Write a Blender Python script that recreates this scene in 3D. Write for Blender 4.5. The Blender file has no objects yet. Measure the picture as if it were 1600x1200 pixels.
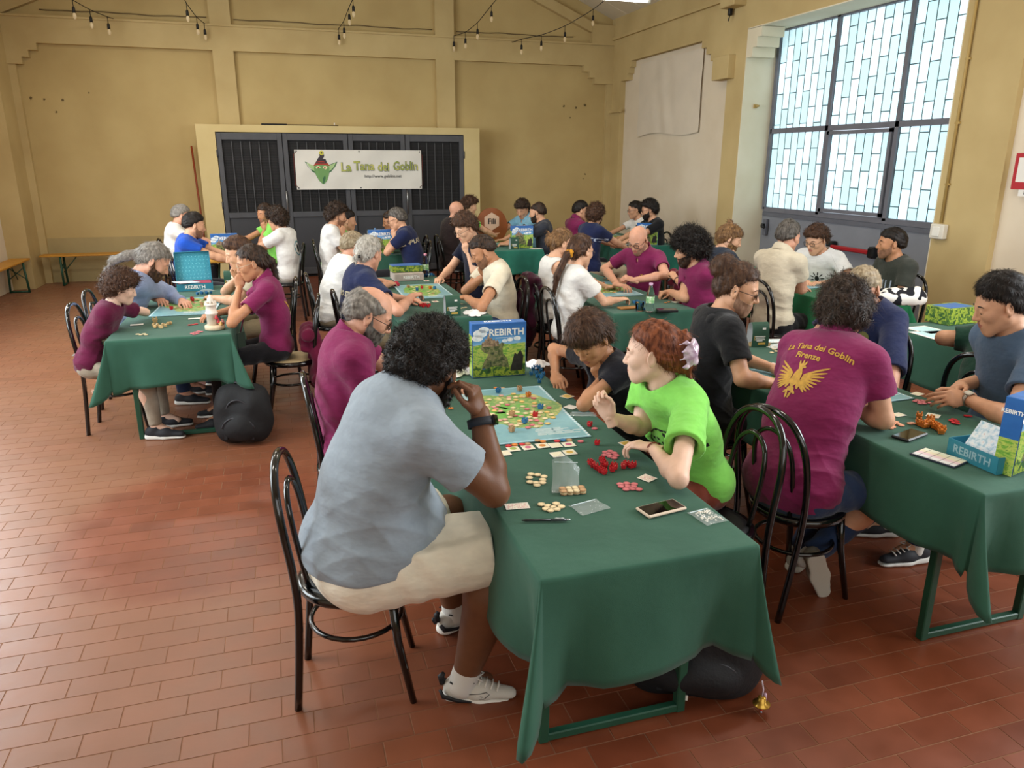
import bpy, bmesh, math, random
import numpy as np
from mathutils import Vector, Matrix
from mathutils.bvhtree import BVHTree

random.seed(7)
RNG = np.random.default_rng(11)
SC = bpy.context.scene
COL = SC.collection
pi = math.pi

# ------------------------------------------------------------------ camera
CAM_F, CAM_YAW, CAM_PITCH, CAM_ROLL, CAM_H = 1168.6, 0.299169, 0.289714, 0.002772, 1.9


def cam_axes():
    cy, sy = math.cos(CAM_YAW), math.sin(CAM_YAW)
    fwd = np.array([sy * math.cos(CAM_PITCH), cy * math.cos(CAM_PITCH), -math.sin(CAM_PITCH)])
    right = np.array([cy, -sy, 0.0])
    up = np.cross(right, fwd)
    r = math.cos(CAM_ROLL) * right + math.sin(CAM_ROLL) * up
    u = -math.sin(CAM_ROLL) * right + math.cos(CAM_ROLL) * up
    return np.array([r, u, -fwd])


CAM_M = cam_axes()
cam_data = bpy.data.cameras.new('camera')
cam_data.sensor_width = 36.0
cam_data.lens = CAM_F * 36.0 / 1600.0
cam_data.clip_start, cam_data.clip_end = 0.05, 100
cam = bpy.data.objects.new('camera', cam_data)
COL.objects.link(cam)
mw = Matrix([list(CAM_M[:, i]) + [0] for i in range(3)] + [[0, 0, 0, 1]])
mw.translation = (0, 0, CAM_H)
cam.matrix_world = mw
SC.camera = cam

# ------------------------------------------------------------------ world, lights, exposure
world = bpy.data.worlds.new('world')
SC.world = world
world.use_nodes = True
world.node_tree.nodes['Background'].inputs[0].default_value = (0.80, 0.90, 1.0, 1)
world.node_tree.nodes['Background'].inputs[1].default_value = 1.0


def area(name, loc, target, sx, sy, power, col):
    d = bpy.data.lights.new(name, 'AREA')
    d.shape = 'RECTANGLE'
    d.size, d.size_y, d.energy, d.color = sx, sy, power, col
    o = bpy.data.objects.new(name, d)
    COL.objects.link(o)
    o.location = loc
    o.rotation_euler = (Vector(target) - Vector(loc)).to_track_quat('-Z', 'Y').to_euler()
    return o


DAY = (0.90, 0.96, 1.0)
WARM = (1.0, 0.93, 0.82)
# left-window daylight; the right and rear lamps are added, with no window there
area('daylight_left_window', (-3.55, 4.4, 2.4), (2.0, 5.0, 0.6), 3.2, 2.4, 215, DAY)
area('daylight_left_window', (-3.55, 8.2, 2.4), (2.0, 8.2, 0.6), 3.2, 2.4, 185, DAY)
area('added_daylight_right', (5.9, 1.4, 2.5), (0.0, 2.6, 0.6), 3.2, 2.4, 300, DAY)
area('added_daylight_rear', (1.0, -3.3, 2.7), (1.0, 4.0, 0.9), 6.0, 2.4, 110, DAY)
# unseen ceiling lamps added for overall light, after the one visible tube
for lx, ly in ((-1.0, 3.5), (3.2, 3.5), (-1.0, 7.5), (3.2, 7.5), (-1.0, 11.0)):
    area('unseen_ceiling_light', (lx, ly, 4.35), (lx, ly, 0), 1.5, 0.25, 42, WARM)
SC.view_settings.view_transform = 'Standard'
SC.view_settings.look = 'None'
SC.view_settings.gamma = 1.0
SC.view_settings.use_curve_mapping = False
SC.view_settings.exposure = 0.14
SC.cycles.use_denoising = True
SC.cycles.max_bounces = 6
SC.cycles.diffuse_bounces = 4
SC.cycles.glossy_bounces = 3
SC.cycles.transparent_max_bounces = 8
SC.cycles.caustics_reflective = False
SC.cycles.caustics_refractive = False


def ray(px, py):
    return CAM_M.T @ np.array([(px - 800) / CAM_F, -(py - 600) / CAM_F, -1.0])


def A(px, py, z=None, X=None, Y=None):
    """The point of the room seen at a pixel of the photograph at a known height, X or Y."""
    d = ray(px, py)
    o = np.array([0, 0, CAM_H])
    if z is not None:
        return o + d * (z - CAM_H) / d[2]
    if Y is not None:
        return o + d * Y / d[1]
    return o + d * X / d[0]


def project(p):
    c = CAM_M @ (np.array(p, float) - [0, 0, CAM_H])
    return np.array([800 + CAM_F * c[0] / -c[2], 600 - CAM_F * c[1] / -c[2]])
# ------------------------------------------------------------------ materials
MATS = {}


def srgb(h):
    h = h.lstrip('#')
    v = [int(h[i:i + 2], 16) / 255 for i in (0, 2, 4)]
    return tuple((c / 12.92 if c <= 0.04045 else ((c + 0.055) / 1.055) ** 2.4) for c in v)


def mat(name, col, rough=0.6, metal=0.0, spec=0.5, var=0.0, vscale=8.0, bump=0.0, bscale=60.0, stretch=None,
        emit=None, estr=0.0, trans=0.0, alpha=1.0, sheen=0.0, coat=0.0, col2=None, ior=1.45, bump2=0.0, b2scale=6.0, detail=3.0):
    """A procedural material: principled, with optional noise variation of colour and noise bump."""
    if name in MATS:
        return MATS[name]
    m = bpy.data.materials.new(name)
    m.use_nodes = True
    nt = m.node_tree
    b = nt.nodes['Principled BSDF']
    c = srgb(col) if isinstance(col, str) else col
    b.inputs['Base Color'].default_value = (*c, 1)
    b.inputs['Roughness'].default_value = rough
    b.inputs['Metallic'].default_value = metal
    b.inputs['Specular IOR Level'].default_value = spec
    b.inputs['IOR'].default_value = ior
    b.inputs['Transmission Weight'].default_value = trans
    b.inputs['Alpha'].default_value = alpha
    b.inputs['Sheen Weight'].default_value = sheen
    b.inputs['Coat Weight'].default_value = coat
    if emit:
        b.inputs['Emission Color'].default_value = (*srgb(emit), 1)
        b.inputs['Emission Strength'].default_value = estr
    tc = None

    def coords(scale, st=None):
        nonlocal tc
        if tc is None:
            tc = nt.nodes.new('ShaderNodeTexCoord')
        if st is None:
            return tc.outputs['Object']
        mp = nt.nodes.new('ShaderNodeMapping')
        mp.inputs['Scale'].default_value = st
        nt.links.new(tc.outputs['Object'], mp.inputs['Vector'])
        return mp.outputs['Vector']

    if var > 0 or col2:
        n = nt.nodes.new('ShaderNodeTexNoise')
        n.inputs['Scale'].default_value = vscale
        n.inputs['Detail'].default_value = detail
        nt.links.new(coords(vscale, stretch), n.inputs['Vector'])
        r = nt.nodes.new('ShaderNodeValToRGB')
        c2 = srgb(col2) if col2 else tuple(min(1, x * (1 + var)) for x in c)
        c1 = c if col2 else tuple(x * (1 - var) for x in c)
        r.color_ramp.elements[0].position = 0.35
        r.color_ramp.elements[0].color = (*c1, 1)
        r.color_ramp.elements[1].position = 0.65
        r.color_ramp.elements[1].color = (*c2, 1)
        nt.links.new(n.outputs['Fac'], r.inputs['Fac'])
        nt.links.new(r.outputs['Color'], b.inputs['Base Color'])
    last = None
    for bs, sc in ((bump2, b2scale), (bump, bscale)):
        if bs > 0:
            n = nt.nodes.new('ShaderNodeTexNoise')
            n.inputs['Scale'].default_value = sc
            n.inputs['Detail'].default_value = 3.0
            nt.links.new(coords(sc, stretch), n.inputs['Vector'])
            bp = nt.nodes.new('ShaderNodeBump')
            bp.inputs['Strength'].default_value = bs
            bp.inputs['Distance'].default_value = 0.02 if sc < 30 else 0.004
            nt.links.new(n.outputs['Fac'], bp.inputs['Height'])
            if last is not None:
                nt.links.new(last, bp.inputs['Normal'])
            last = bp.outputs['Normal']
    if last is not None:
        nt.links.new(last, b.inputs['Normal'])
    MATS[name] = m
    return m


def fabric(name, col, var=0.06):
    return mat(name, col, rough=0.9, spec=0.15, var=var, vscale=14, bump=0.25, bscale=420, bump2=0.75, b2scale=8, stretch=(1, 1, 1.7), sheen=0.15)


# ------------------------------------------------------------------ mesh building
def mesh_np(name, V, Fq, mats=(), fmat=None, smooth=True):
    """Mesh from numpy arrays; Fq is (n,3) or (n,4) or a list of faces."""
    me = bpy.data.meshes.new(name)
    if isinstance(Fq, np.ndarray) and Fq.ndim == 2:
        n, k = Fq.shape
        me.vertices.add(len(V))
        me.vertices.foreach_set('co', np.asarray(V, np.float32).ravel())
        me.loops.add(n * k)
        me.loops.foreach_set('vertex_index', Fq.astype(np.int32).ravel())
        me.polygons.add(n)
        me.polygons.foreach_set('loop_start', np.arange(0, n * k, k, dtype=np.int32))
        me.update(calc_edges=True)
    else:
        me.from_pydata([tuple(v) for v in V], [], [tuple(f) for f in Fq])
        n = len(Fq)
    for m in mats:
        me.materials.append(m)
    if fmat is not None and n:
        me.polygons.foreach_set('material_index', np.asarray(fmat, np.int32))
    if smooth is True or smooth is False:
        me.polygons.foreach_set('use_smooth', np.full(len(me.polygons), smooth))
    else:
        me.polygons.foreach_set('use_smooth', np.asarray(smooth, bool))
    me.update()
    return me


def link(name, me, parent=None, loc=None, rz=0.0, mw=None):
    o = bpy.data.objects.new(name, me)
    COL.objects.link(o)
    if parent is not None:
        o.parent = parent
    if loc is not None:
        o.location = loc
    if rz:
        o.rotation_euler = (0, 0, rz)
    return o


def tag(o, label=None, cat=None, group=None, kind=None):
    if label:
        o['label'] = label
    if cat:
        o['category'] = cat
    if group:
        o['group'] = group
    if kind:
        o['kind'] = kind
    return o


def thing(name, label, cat, loc=(0, 0, 0), rz=0.0, group=None):
    o = link(name, None, None, loc, rz)
    o.empty_display_size = 0.1
    return tag(o, label, cat, group)


def copy_tree(o, parent=None, label=None):
    c = o.copy()
    COL.objects.link(c)
    if parent is not None:
        c.parent = parent
    if label:
        c['label'] = label
    for ch in list(o.children):
        copy_tree(ch, c)
    return c


class MB:
    """Collects simple shapes with a material slot each and links them as one mesh."""

    def __init__(s):
        s.V, s.F, s.M, s.S, s.mats = [], [], [], [], []

    def slot(s, m):
        if m not in s.mats:
            s.mats.append(m)
        return s.mats.index(m)

    def add(s, V, F, m, smooth=False):
        b = len(s.V)
        s.V += [tuple(v) for v in V]
        k = s.slot(m)
        for f in F:
            s.F.append(tuple(i + b for i in f))
            s.M.append(k)
            s.S.append(smooth)
        return s

    def box(s, c, d, m, R=None, ch=0.0):
        """Box of size d centred at c with chamfer ch."""
        x, y, z = (v / 2 for v in d)
        c = np.array(c, float)
        if ch <= 0:
            V = np.array([(i * x, j * y, k * z) for i in (-1, 1) for j in (-1, 1) for k in (-1, 1)])
            F = [(0, 1, 3, 2), (4, 6, 7, 5), (0, 4, 5, 1), (2, 3, 7, 6), (0, 2, 6, 4), (1, 5, 7, 3)]
        else:
            ch = min(ch, x * .9, y * .9, z * .9)
            V, idx = [], {}
            for i in (-1, 1):
                for j in (-1, 1):
                    for k in (-1, 1):
                        for a in range(3):
                            p = [i * (x - ch), j * (y - ch), k * (z - ch)]
                            p[a] = (i * x, j * y, k * z)[a]
                            idx[i, j, k, a] = len(V)
                            V.append(p)
            V = np.array(V)
            F = []
            sg = (-1, 1)
            for a in range(3):
                b_, c_ = (a + 1) % 3, (a + 2) % 3
                for s0 in sg:
                    q = []
                    for u, v in ((-1, -1), (1, -1), (1, 1), (-1, 1)):
                        t = [0, 0, 0]
                        t[a], t[b_], t[c_] = s0, u, v
                        q.append(idx[t[0], t[1], t[2], a])
                    F.append(q if s0 > 0 else q[::-1])
                    # edges along axis a
                for u in sg:
                    for v in sg:
                        t0, t1 = [0] * 3, [0] * 3
                        t0[a], t1[a] = -1, 1
                        t0[b_] = t1[b_] = u
                        t0[c_] = t1[c_] = v
                        q = [idx[(*t0, b_)], idx[(*t1, b_)], idx[(*t1, c_)], idx[(*t0, c_)]]
                        F.append(q if u * v < 0 else q[::-1])
            for i in sg:
                for j in sg:
                    for k in sg:
                        q = [idx[i, j, k, 0], idx[i, j, k, 1], idx[i, j, k, 2]]
                        F.append(q if i * j * k > 0 else q[::-1])
        if R is not None:
            V = V @ np.array(R).T
        return s.add(V + c, F, m)

    def tube(s, pts, r, m, n=8, closed=False, cap=True, flat=1.0):
        """Round bar of radius r (number or list) along pts."""
        P = np.array(pts, float)
        N = len(P)
        r = np.full(N, r) if np.isscalar(r) else np.array(r, float)
        T = np.zeros_like(P)
        if closed:
            T = np.roll(P, -1, 0) - np.roll(P, 1, 0)
        else:
            T[1:-1] = P[2:] - P[:-2]
            T[0], T[-1] = P[1] - P[0], P[-1] - P[-2]
        T /= np.linalg.norm(T, axis=1)[:, None] + 1e-12
        u = np.array([0, 0, 1.0]) if abs(T[0][2]) < 0.9 else np.array([1.0, 0, 0])
        V = []
        for i in range(N):
            u = u - T[i] * (u @ T[i])
            u /= np.linalg.norm(u) + 1e-12
            w = np.cross(T[i], u)
            for k in range(n):
                a = 2 * pi * k / n
                V.append(P[i] + r[i] * (math.cos(a) * u + flat * math.sin(a) * w))
        F = []
        for i in range(N if closed else N - 1):
            j = (i + 1) % N
            for k in range(n):
                l = (k + 1) % n
                F.append((i * n + k, i * n + l, j * n + l, j * n + k))
        if cap and not closed:
            F.append(tuple(range(n))[::-1])
            F.append(tuple(range((N - 1) * n, N * n)))
        return s.add(V, F, m, True)

    def lathe(s, prof, c, m, n=16, R=None, smooth=True):
        """Solid of revolution about z; prof is [(r, z), ...] from bottom to top."""
        V, F = [], []
        for r, z in prof:
            for k in range(n):
                a = 2 * pi * k / n
                V.append((r * math.cos(a), r * math.sin(a), z))
        L = len(prof)
        for i in range(L - 1):
            for k in range(n):
                l = (k + 1) % n
                F.append((i * n + k, i * n + l, (i + 1) * n + l, (i + 1) * n + k))
        F.append(tuple(range(n))[::-1])
        F.append(tuple(range((L - 1) * n, L * n)))
        V = np.array(V)
        if R is not None:
            V = V @ np.array(R).T
        return s.add(V + np.array(c), F, m, smooth)

    def prism(s, poly, z0, z1, m, R=None, c=(0, 0, 0), smooth=False):
        """Extruded outline (counter-clockwise x, y points)."""
        n = len(poly)
        V = np.array([(x, y, z0) for x, y in poly] + [(x, y, z1) for x, y in poly], float)
        F = [tuple(range(n))[::-1], tuple(range(n, 2 * n))] + [(i, (i + 1) % n, n + (i + 1) % n, n + i) for i in range(n)]
        if R is not None:
            V = V @ np.array(R).T
        return s.add(V + np.array(c, float), F, m, smooth)

    def grid(s, fn, nu, nv, m, smooth=True):
        V = [fn(i / nu, j / nv) for i in range(nu + 1) for j in range(nv + 1)]
        F = [(i * (nv + 1) + j, (i + 1) * (nv + 1) + j, (i + 1) * (nv + 1) + j + 1, i * (nv + 1) + j + 1) for i in range(nu) for j in range(nv)]
        return s.add(V, F, m, smooth)

    def mesh(s, name):
        return mesh_np(name, s.V, s.F, s.mats, s.M, s.S)

    def build(s, name, parent=None, loc=None, rz=0.0):
        return link(name, s.mesh(name), parent, loc, rz)


def rotz(a):
    c, s = math.cos(a), math.sin(a)
    return np.array([[c, -s, 0], [s, c, 0], [0, 0, 1.0]])


def roty(a):
    c, s = math.cos(a), math.sin(a)
    return np.array([[c, 0, s], [0, 1, 0], [-s, 0, c]])


def rotx(a):
    c, s = math.cos(a), math.sin(a)
    return np.array([[1, 0, 0], [0, c, -s], [0, s, c]])


def unit(v):
    v = np.array(v, float)
    return v / (np.linalg.norm(v) + 1e-12)


TEXT_CACHE = {}


def text_geo(txt, size, bold=0.0, shear=0.0, spacing=1.0, res=2):
    """Flat lettering outline as (V, F), centred, in the xy plane."""
    key = (txt, size, bold, shear, spacing)
    if key in TEXT_CACHE:
        return TEXT_CACHE[key]
    cu = bpy.data.curves.new('text', 'FONT')
    cu.body, cu.size, cu.align_x, cu.align_y = txt, size, 'CENTER', 'CENTER'
    cu.offset, cu.shear, cu.space_character, cu.resolution_u = bold, shear, spacing, res
    o = bpy.data.objects.new('text', cu)
    COL.objects.link(o)
    dg = bpy.context.evaluated_depsgraph_get()
    dg.update()
    me = bpy.data.meshes.new_from_object(o.evaluated_get(dg))
    V = np.array([tuple(v.co) for v in me.vertices])
    F = [tuple(p.vertices) for p in me.polygons]
    bpy.data.objects.remove(o)
    bpy.data.meshes.remove(me)
    bpy.data.curves.remove(cu)
    TEXT_CACHE[key] = (V, F)
    return V, F
# ------------------------------------------------------------------ the hall
XL, XR, YB, YF = -3.62, 6.12, 13.70, -3.6      # wall faces
EAVE = 4.30
RIDGE_X = (XL + XR) / 2
SLOPE = 0.42
RIDGE = EAVE + SLOPE * (XR - RIDGE_X)
M_WALL = mat('ochre_plaster', '#b69e6c', rough=0.85, spec=0.2, col2='#c0a976', vscale=1.3, bump=0.10, bscale=40, bump2=0.06, b2scale=3, detail=6)
M_TRIM = mat('ochre_trim_paint', '#baa373', rough=0.8, spec=0.2, col2='#c5af7e', vscale=1.7, bump=0.08, bscale=50, detail=5)
M_WHITE = mat('white_plaster', '#d8c9b2', rough=0.9, spec=0.2, col2='#e0d3be', vscale=1.5, bump=0.10, bscale=45, bump2=0.08, b2scale=2.5, detail=6)
M_CREAMW = mat('cream_reveal_paint', '#d8ceb4', rough=0.8, col2='#e0d7c0', vscale=2.0, bump=0.06, bscale=60)
M_CEIL = mat('ceiling_paint', '#d6cbb4', rough=0.9, var=0.03, vscale=2)
M_STEEL = mat('grey_steel_paint', '#5f626c', rough=0.5, var=0.06, vscale=5, bump=0.05, bscale=30)
M_DOOR = mat('grey_door_paint', '#7f838c', rough=0.5, var=0.05, vscale=4, bump=0.05, bscale=30)
M_IRON = mat('iron_grey', '#48484c', rough=0.5, var=0.08, vscale=6)
M_DARK = mat('dark_gate_mesh', '#1d1b1c', rough=0.75, var=0.15, vscale=10)
M_BLACKP = mat('black_plastic', '#121214', rough=0.35)


def floor_mat():
    m = bpy.data.materials.new('terracotta_tile')
    m.use_nodes = True
    nt = m.node_tree
    N, L = nt.nodes, nt.links
    b = N['Principled BSDF']
    geo = N.new('ShaderNodeNewGeometry')
    # one colour per tile: the tile's own cell in the running bond
    sep = N.new('ShaderNodeSeparateXYZ')
    L.new(geo.outputs['Position'], sep.inputs[0])

    def mth(op, a, b_=None, c_=None):
        n = N.new('ShaderNodeMath')
        n.operation = op
        for i, v in enumerate((a, b_, c_)):
            if v is None:
                continue
            if isinstance(v, (int, float)):
                n.inputs[i].default_value = v
            else:
                L.new(v, n.inputs[i])
        return n.outputs[0]
    row = mth('FLOOR', mth('DIVIDE', mth('SUBTRACT', sep.outputs['Y'], TILE_Y0), TILE_H))
    half = mth('MULTIPLY', mth('MODULO', mth('ABSOLUTE', row), 2.0), 0.5)
    colm = mth('FLOOR', mth('ADD', mth('DIVIDE', mth('SUBTRACT', sep.outputs['X'], TILE_X0), TILE_W), half))
    cv = N.new('ShaderNodeCombineXYZ')
    L.new(row, cv.inputs[0])
    L.new(colm, cv.inputs[1])
    wn = N.new('ShaderNodeTexWhiteNoise')
    wn.noise_dimensions = '2D'
    L.new(cv.outputs[0], wn.inputs['Vector'])
    r = N.new('ShaderNodeValToRGB')
    r.color_ramp.elements[0].color = (*srgb('#6f3620'), 1)
    r.color_ramp.elements[1].color = (*srgb('#7f4128'), 1)
    L.new(wn.outputs['Value'], r.inputs['Fac'])
    # cloudy wear inside the tiles and a paler, dusty worn film with the left windows' glare painted in
    nz = N.new('ShaderNodeTexNoise')
    nz.inputs['Scale'].default_value = 7.0
    nz.inputs['Detail'].default_value = 5.0
    L.new(geo.outputs['Position'], nz.inputs['Vector'])
    mx = N.new('ShaderNodeMixRGB')
    mx.blend_type = 'MULTIPLY'
    mx.inputs['Fac'].default_value = 0.5
    r2 = N.new('ShaderNodeValToRGB')
    r2.color_ramp.elements[0].position, r2.color_ramp.elements[0].color = 0.3, (0.62, 0.60, 0.58, 1)
    r2.color_ramp.elements[1].position, r2.color_ramp.elements[1].color = 0.7, (1.1, 1.1, 1.1, 1)
    L.new(nz.outputs['Fac'], r2.inputs['Fac'])
    L.new(r.outputs['Color'], mx.inputs[1])
    L.new(r2.outputs['Color'], mx.inputs[2])
    dn = N.new('ShaderNodeTexNoise')
    dn.inputs['Scale'].default_value = 0.55
    dn.inputs['Detail'].default_value = 4.0
    L.new(geo.outputs['Position'], dn.inputs['Vector'])
    # worn, dusty strip along the left side, paled further by painted window glare
    gx = N.new('ShaderNodeMapRange')
    gx.inputs['From Min'].default_value, gx.inputs['From Max'].default_value = 0.7, -0.9
    L.new(sep.outputs['X'], gx.inputs['Value'])
    # darker patch beside the large man's chair: gap in the window glare, painted in
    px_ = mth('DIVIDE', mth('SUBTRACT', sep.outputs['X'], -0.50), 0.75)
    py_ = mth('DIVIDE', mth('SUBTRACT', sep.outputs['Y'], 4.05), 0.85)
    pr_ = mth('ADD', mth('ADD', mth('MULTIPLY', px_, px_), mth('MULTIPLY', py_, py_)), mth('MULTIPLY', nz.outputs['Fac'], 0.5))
    glare_gap = N.new('ShaderNodeMapRange')
    glare_gap.inputs['From Min'].default_value, glare_gap.inputs['From Max'].default_value = 0.9, 1.35
    glare_gap.inputs['To Min'].default_value = 0.25
    L.new(pr_, glare_gap.inputs['Value'])
    dm = mth('MULTIPLY', glare_gap.outputs['Result'], mth('MULTIPLY', mth('ADD', mth('MULTIPLY', dn.outputs['Fac'], 0.9), 0.05), mth('ADD', mth('MULTIPLY', gx.outputs['Result'], 1.0), 0.05)))
    dust_glare = N.new('ShaderNodeMixRGB')
    L.new(dm, dust_glare.inputs['Fac'])
    L.new(mx.outputs['Color'], dust_glare.inputs[1])
    dust_glare.inputs[2].default_value = (*srgb('#8e6a50'), 1)
    L.new(dust_glare.outputs['Color'], b.inputs['Base Color'])
    rg = N.new('ShaderNodeMapRange')
    rg.inputs['To Min'].default_value, rg.inputs['To Max'].default_value = 0.26, 0.46
    L.new(nz.outputs['Fac'], rg.inputs['Value'])
    L.new(rg.outputs['Result'], b.inputs['Roughness'])
    b.inputs['Specular IOR Level'].default_value = 0.5
    bp = N.new('ShaderNodeBump')
    bp.inputs['Strength'].default_value = 0.15
    bp.inputs['Distance'].default_value = 0.01
    L.new(nz.outputs['Fac'], bp.inputs['Height'])
    L.new(bp.outputs['Normal'], b.inputs['Normal'])
    return m


TILE_W, TILE_H, TILE_X0, TILE_Y0 = 0.218, 0.1112, 1.835, 1.687
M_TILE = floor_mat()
M_GROUT = mat('grout', '#80583f', rough=0.9, var=0.1, vscale=6)
fb = MB()
fb.box(((XL + XR) / 2, (YB + YF) / 2, -0.1013), (XR - XL + 1.4, YB - YF + .6, 0.20), M_GROUT)
floor = tag(fb.build('floor'), kind='structure')
J = 0.0013
tw_, th_ = TILE_W / 2 - J, TILE_H / 2 - J
tile_v = [(-tw_, -th_, -0.004), (tw_, -th_, -0.004), (tw_, th_, -0.004), (-tw_, th_, -0.004),
          (-tw_ + .0012, -th_ + .0012, 0.0), (tw_ - .0012, -th_ + .0012, 0.0), (tw_ - .0012, th_ - .0012, 0.0), (-tw_ + .0012, th_ - .0012, 0.0)]
tile_f = [(4, 5, 6, 7), (0, 1, 5, 4), (1, 2, 6, 5), (2, 3, 7, 6), (3, 0, 4, 7)]
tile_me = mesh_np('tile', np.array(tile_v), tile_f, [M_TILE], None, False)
cells = []
for r_ in range(int((YF - TILE_Y0) / TILE_H) - 1, int((YB - TILE_Y0) / TILE_H) + 2):
    y = TILE_Y0 + (r_ + .5) * TILE_H
    if y > YB + .05 or y < YF - .05:
        continue
    off = 0.5 * (abs(r_) % 2)
    for c_ in range(int((XL - TILE_X0) / TILE_W) - 1, int((XR - TILE_X0) / TILE_W) + 3):
        x = TILE_X0 + (c_ + .5 - off) * TILE_W
        if XL - .1 < x < XR + .5:
            cells.append((x, y))
seen = []
for i, (x, y) in enumerate(cells):
    if y < 1.2:
        continue
    px, py = project((x, y, 0))
    if -20 < px < 1620 and -20 < py < 1215:
        # tiles hidden under the two near cloths count last
        hidden = (0.75 < x < 1.3 and 1.9 < y < 4)
        seen.append((hidden, x * x + y * y, i))
seen.sort()
single = {i for _, _, i in seen[:300]}
for i in single:
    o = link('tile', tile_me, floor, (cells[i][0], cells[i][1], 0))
rest = np.array([cells[i] for i in range(len(cells)) if i not in single])
tv = np.array(tile_v)
V = (np.concatenate([rest, np.zeros((len(rest), 1))], 1)[:, None, :] + tv[None]).reshape(-1, 3)
V[:, 2] += 0.0
Fq = (np.array(tile_f)[None] + (np.arange(len(rest)) * 8)[:, None, None]).reshape(-1, 4)
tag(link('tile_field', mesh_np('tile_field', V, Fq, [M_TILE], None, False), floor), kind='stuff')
# grey worn patch of screed by the left wall
pm = MB()
pm.box((-1.62, 8.7, 0.001), (0.95, 0.8, 0.002), mat('grey_patch', '#8d8882', rough=0.8, var=0.15, vscale=5))
pm.build('patch', floor)

# ---- back wall
wb = MB()
wb.box(((XL + XR) / 2, YB + 0.15, 3.2), (XR - XL + 1.4, 0.3, 6.4 + .6), M_WALL)
wall_back = tag(wb.build('wall_back'), kind='structure')
PR = 0.10                                           # how far the frame stands proud of the infill


def part(name, parent, fn):
    b = MB()
    fn(b)
    return b.build(name, parent)


part('beam', wall_back, lambda b: b.box(((XL + XR) / 2, YB - PR / 2, 3.745), (XR - XL, PR, 0.37), M_TRIM))
part('ledge', wall_back, lambda b: b.box(((XL + XR) / 2, YB - PR / 2 - .012, 3.925), (XR - XL, PR + .024, 0.03), M_TRIM))
for x0, x1 in ((-0.757, -0.444), (2.816, 3.143)):
    part('pilaster', wall_back, lambda b: b.box(((x0 + x1) / 2, YB - PR / 2, 1.78), (x1 - x0, PR, 3.56), M_TRIM))
    part('pilaster', wall_back, lambda b: b.box(((x0 + x1) / 2, YB - PR / 2, 5.2), (x1 - x0, PR, 2.52), M_TRIM))
for sx, xc in ((1, XL), (-1, XR)):                  # stepped corbels in the corners
    for k, (w, z0, z1) in enumerate(((0.75, 3.46, 3.56), (0.63, 3.36, 3.46), (0.53, 3.26, 3.36))):
        part('corbel_step', wall_back, lambda b: b.box((xc + sx * (w - (0.17 if sx < 0 else 0.33)) / 2, YB - PR / 2 - .006, (z0 + z1) / 2), (w - (0.17 if sx < 0 else 0.33), PR + .012, z1 - z0), M_TRIM))
    part('corner_pilaster', wall_back, lambda b: b.box((xc + sx * 0.05, YB - 0.043, 1.63), (0.10, 0.086, 3.26), M_TRIM))
# sloping trim under the roof and the capital at the right end
for sx in (-1, 1):
    dx = XR - RIDGE_X
    a = math.atan(SLOPE)
    part('sloping_trim', wall_back, lambda b: b.box((RIDGE_X + sx * dx / 2, YB - .05, EAVE - 0.28 + SLOPE * dx / 2), (dx / math.cos(a), PR, 0.16), M_TRIM, roty(sx * a)))
part('corner_block', wall_back, lambda b: b.box((XR - 0.22, YB - .06, 4.08), (0.44, 0.12, 0.34), M_TRIM))
# pale plaster low on the wall behind the benches
part('dado', wall_back, lambda b: b.box((-2.36, YB - .008, 0.35), (2.5, 0.016, 0.70), mat('faded_ochre', '#a8966a', rough=0.9, var=0.05, vscale=3)))
M_SPOT = mat('plaster_damage', '#6e5d3c', rough=0.9, var=0.3, vscale=40)
for px, py, r in ((48, 153, .03), (69, 155, .02), (98, 156, .022), (88, 175, .018), (881, 166, .022), (900, 168, .022), (914, 164, .03), (891, 184, .016), (914, 272, .02), (911, 279, .014), (139, 145, .012)):
    p = A(px, py, Y=YB - 0.004)
    poly = [(r * random.uniform(.5, 1.2) * math.cos(t), r * random.uniform(.5, 1.2) * math.sin(t)) for t in np.linspace(0, 2 * pi, 9)[:-1]]
    part('plaster_chip', wall_back, lambda b: b.prism(poly, 0, 0.004, M_SPOT, rotx(pi / 2), p))

# conduit and cable along the ledge
M_CABLE = mat('dusty_cable', '#6d5c3e', rough=0.8)
t = link('cable_run', None)
mb = MB()
for x0, x1 in ((-3.1, -0.80), (-0.40, 2.78), (3.2, 5.35)):
    pts = [(x, YB - .03, 4.03 + 0.006 * math.sin(x * 5) + .004 * math.sin(x * 13)) for x in np.linspace(x0, x1, 26)]
    mb.tube(pts, 0.008, M_CABLE, 6)
bpy.data.objects.remove(t)
cable = tag(mb.build('cable_run'), 'dusty grey cable lying along the ledge high on the back wall', 'cable')

# ---- stage box with the dark folding gates
SX0, SX1, SYF, SZ = -1.10, 3.47, 13.20, 2.44
box = MB()
M_BOX = mat('ochre_box_paint', '#c9b480', rough=0.8, spec=0.2, col2='#d2be8c', vscale=1.5, bump=0.08, bscale=45, detail=5)
box.box((SX0 + 0.14, (SYF + YB) / 2, (SZ - .11) / 2), (0.28, YB - SYF, SZ - .11), M_BOX)
box.box((SX1 - 0.14, (SYF + YB) / 2, (SZ - .11) / 2), (0.28, YB - SYF, SZ - .11), M_BOX)
box.box(((SX0 + SX1) / 2, (SYF + YB) / 2, SZ - 0.055), (SX1 - SX0, YB - SYF, 0.11), M_BOX)
tag(box.build('trim_1'), kind='structure')
gate = thing('folding_gate', 'dark grey four-leaf folding gate with black mesh panels behind the banner', 'gate', ((SX0 + SX1) / 2, SYF + .03, 0))
GX0, GX1, GZ = -0.815, 3.19, 2.33
gc = (SX0 + SX1) / 2
fbk = MB()
fbk.box(((GX0 + GX1) / 2 - gc, 0.05, GZ / 2), (GX1 - GX0, 0.02, GZ), M_DARK)
fbk.build('mesh_backing', gate)
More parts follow.
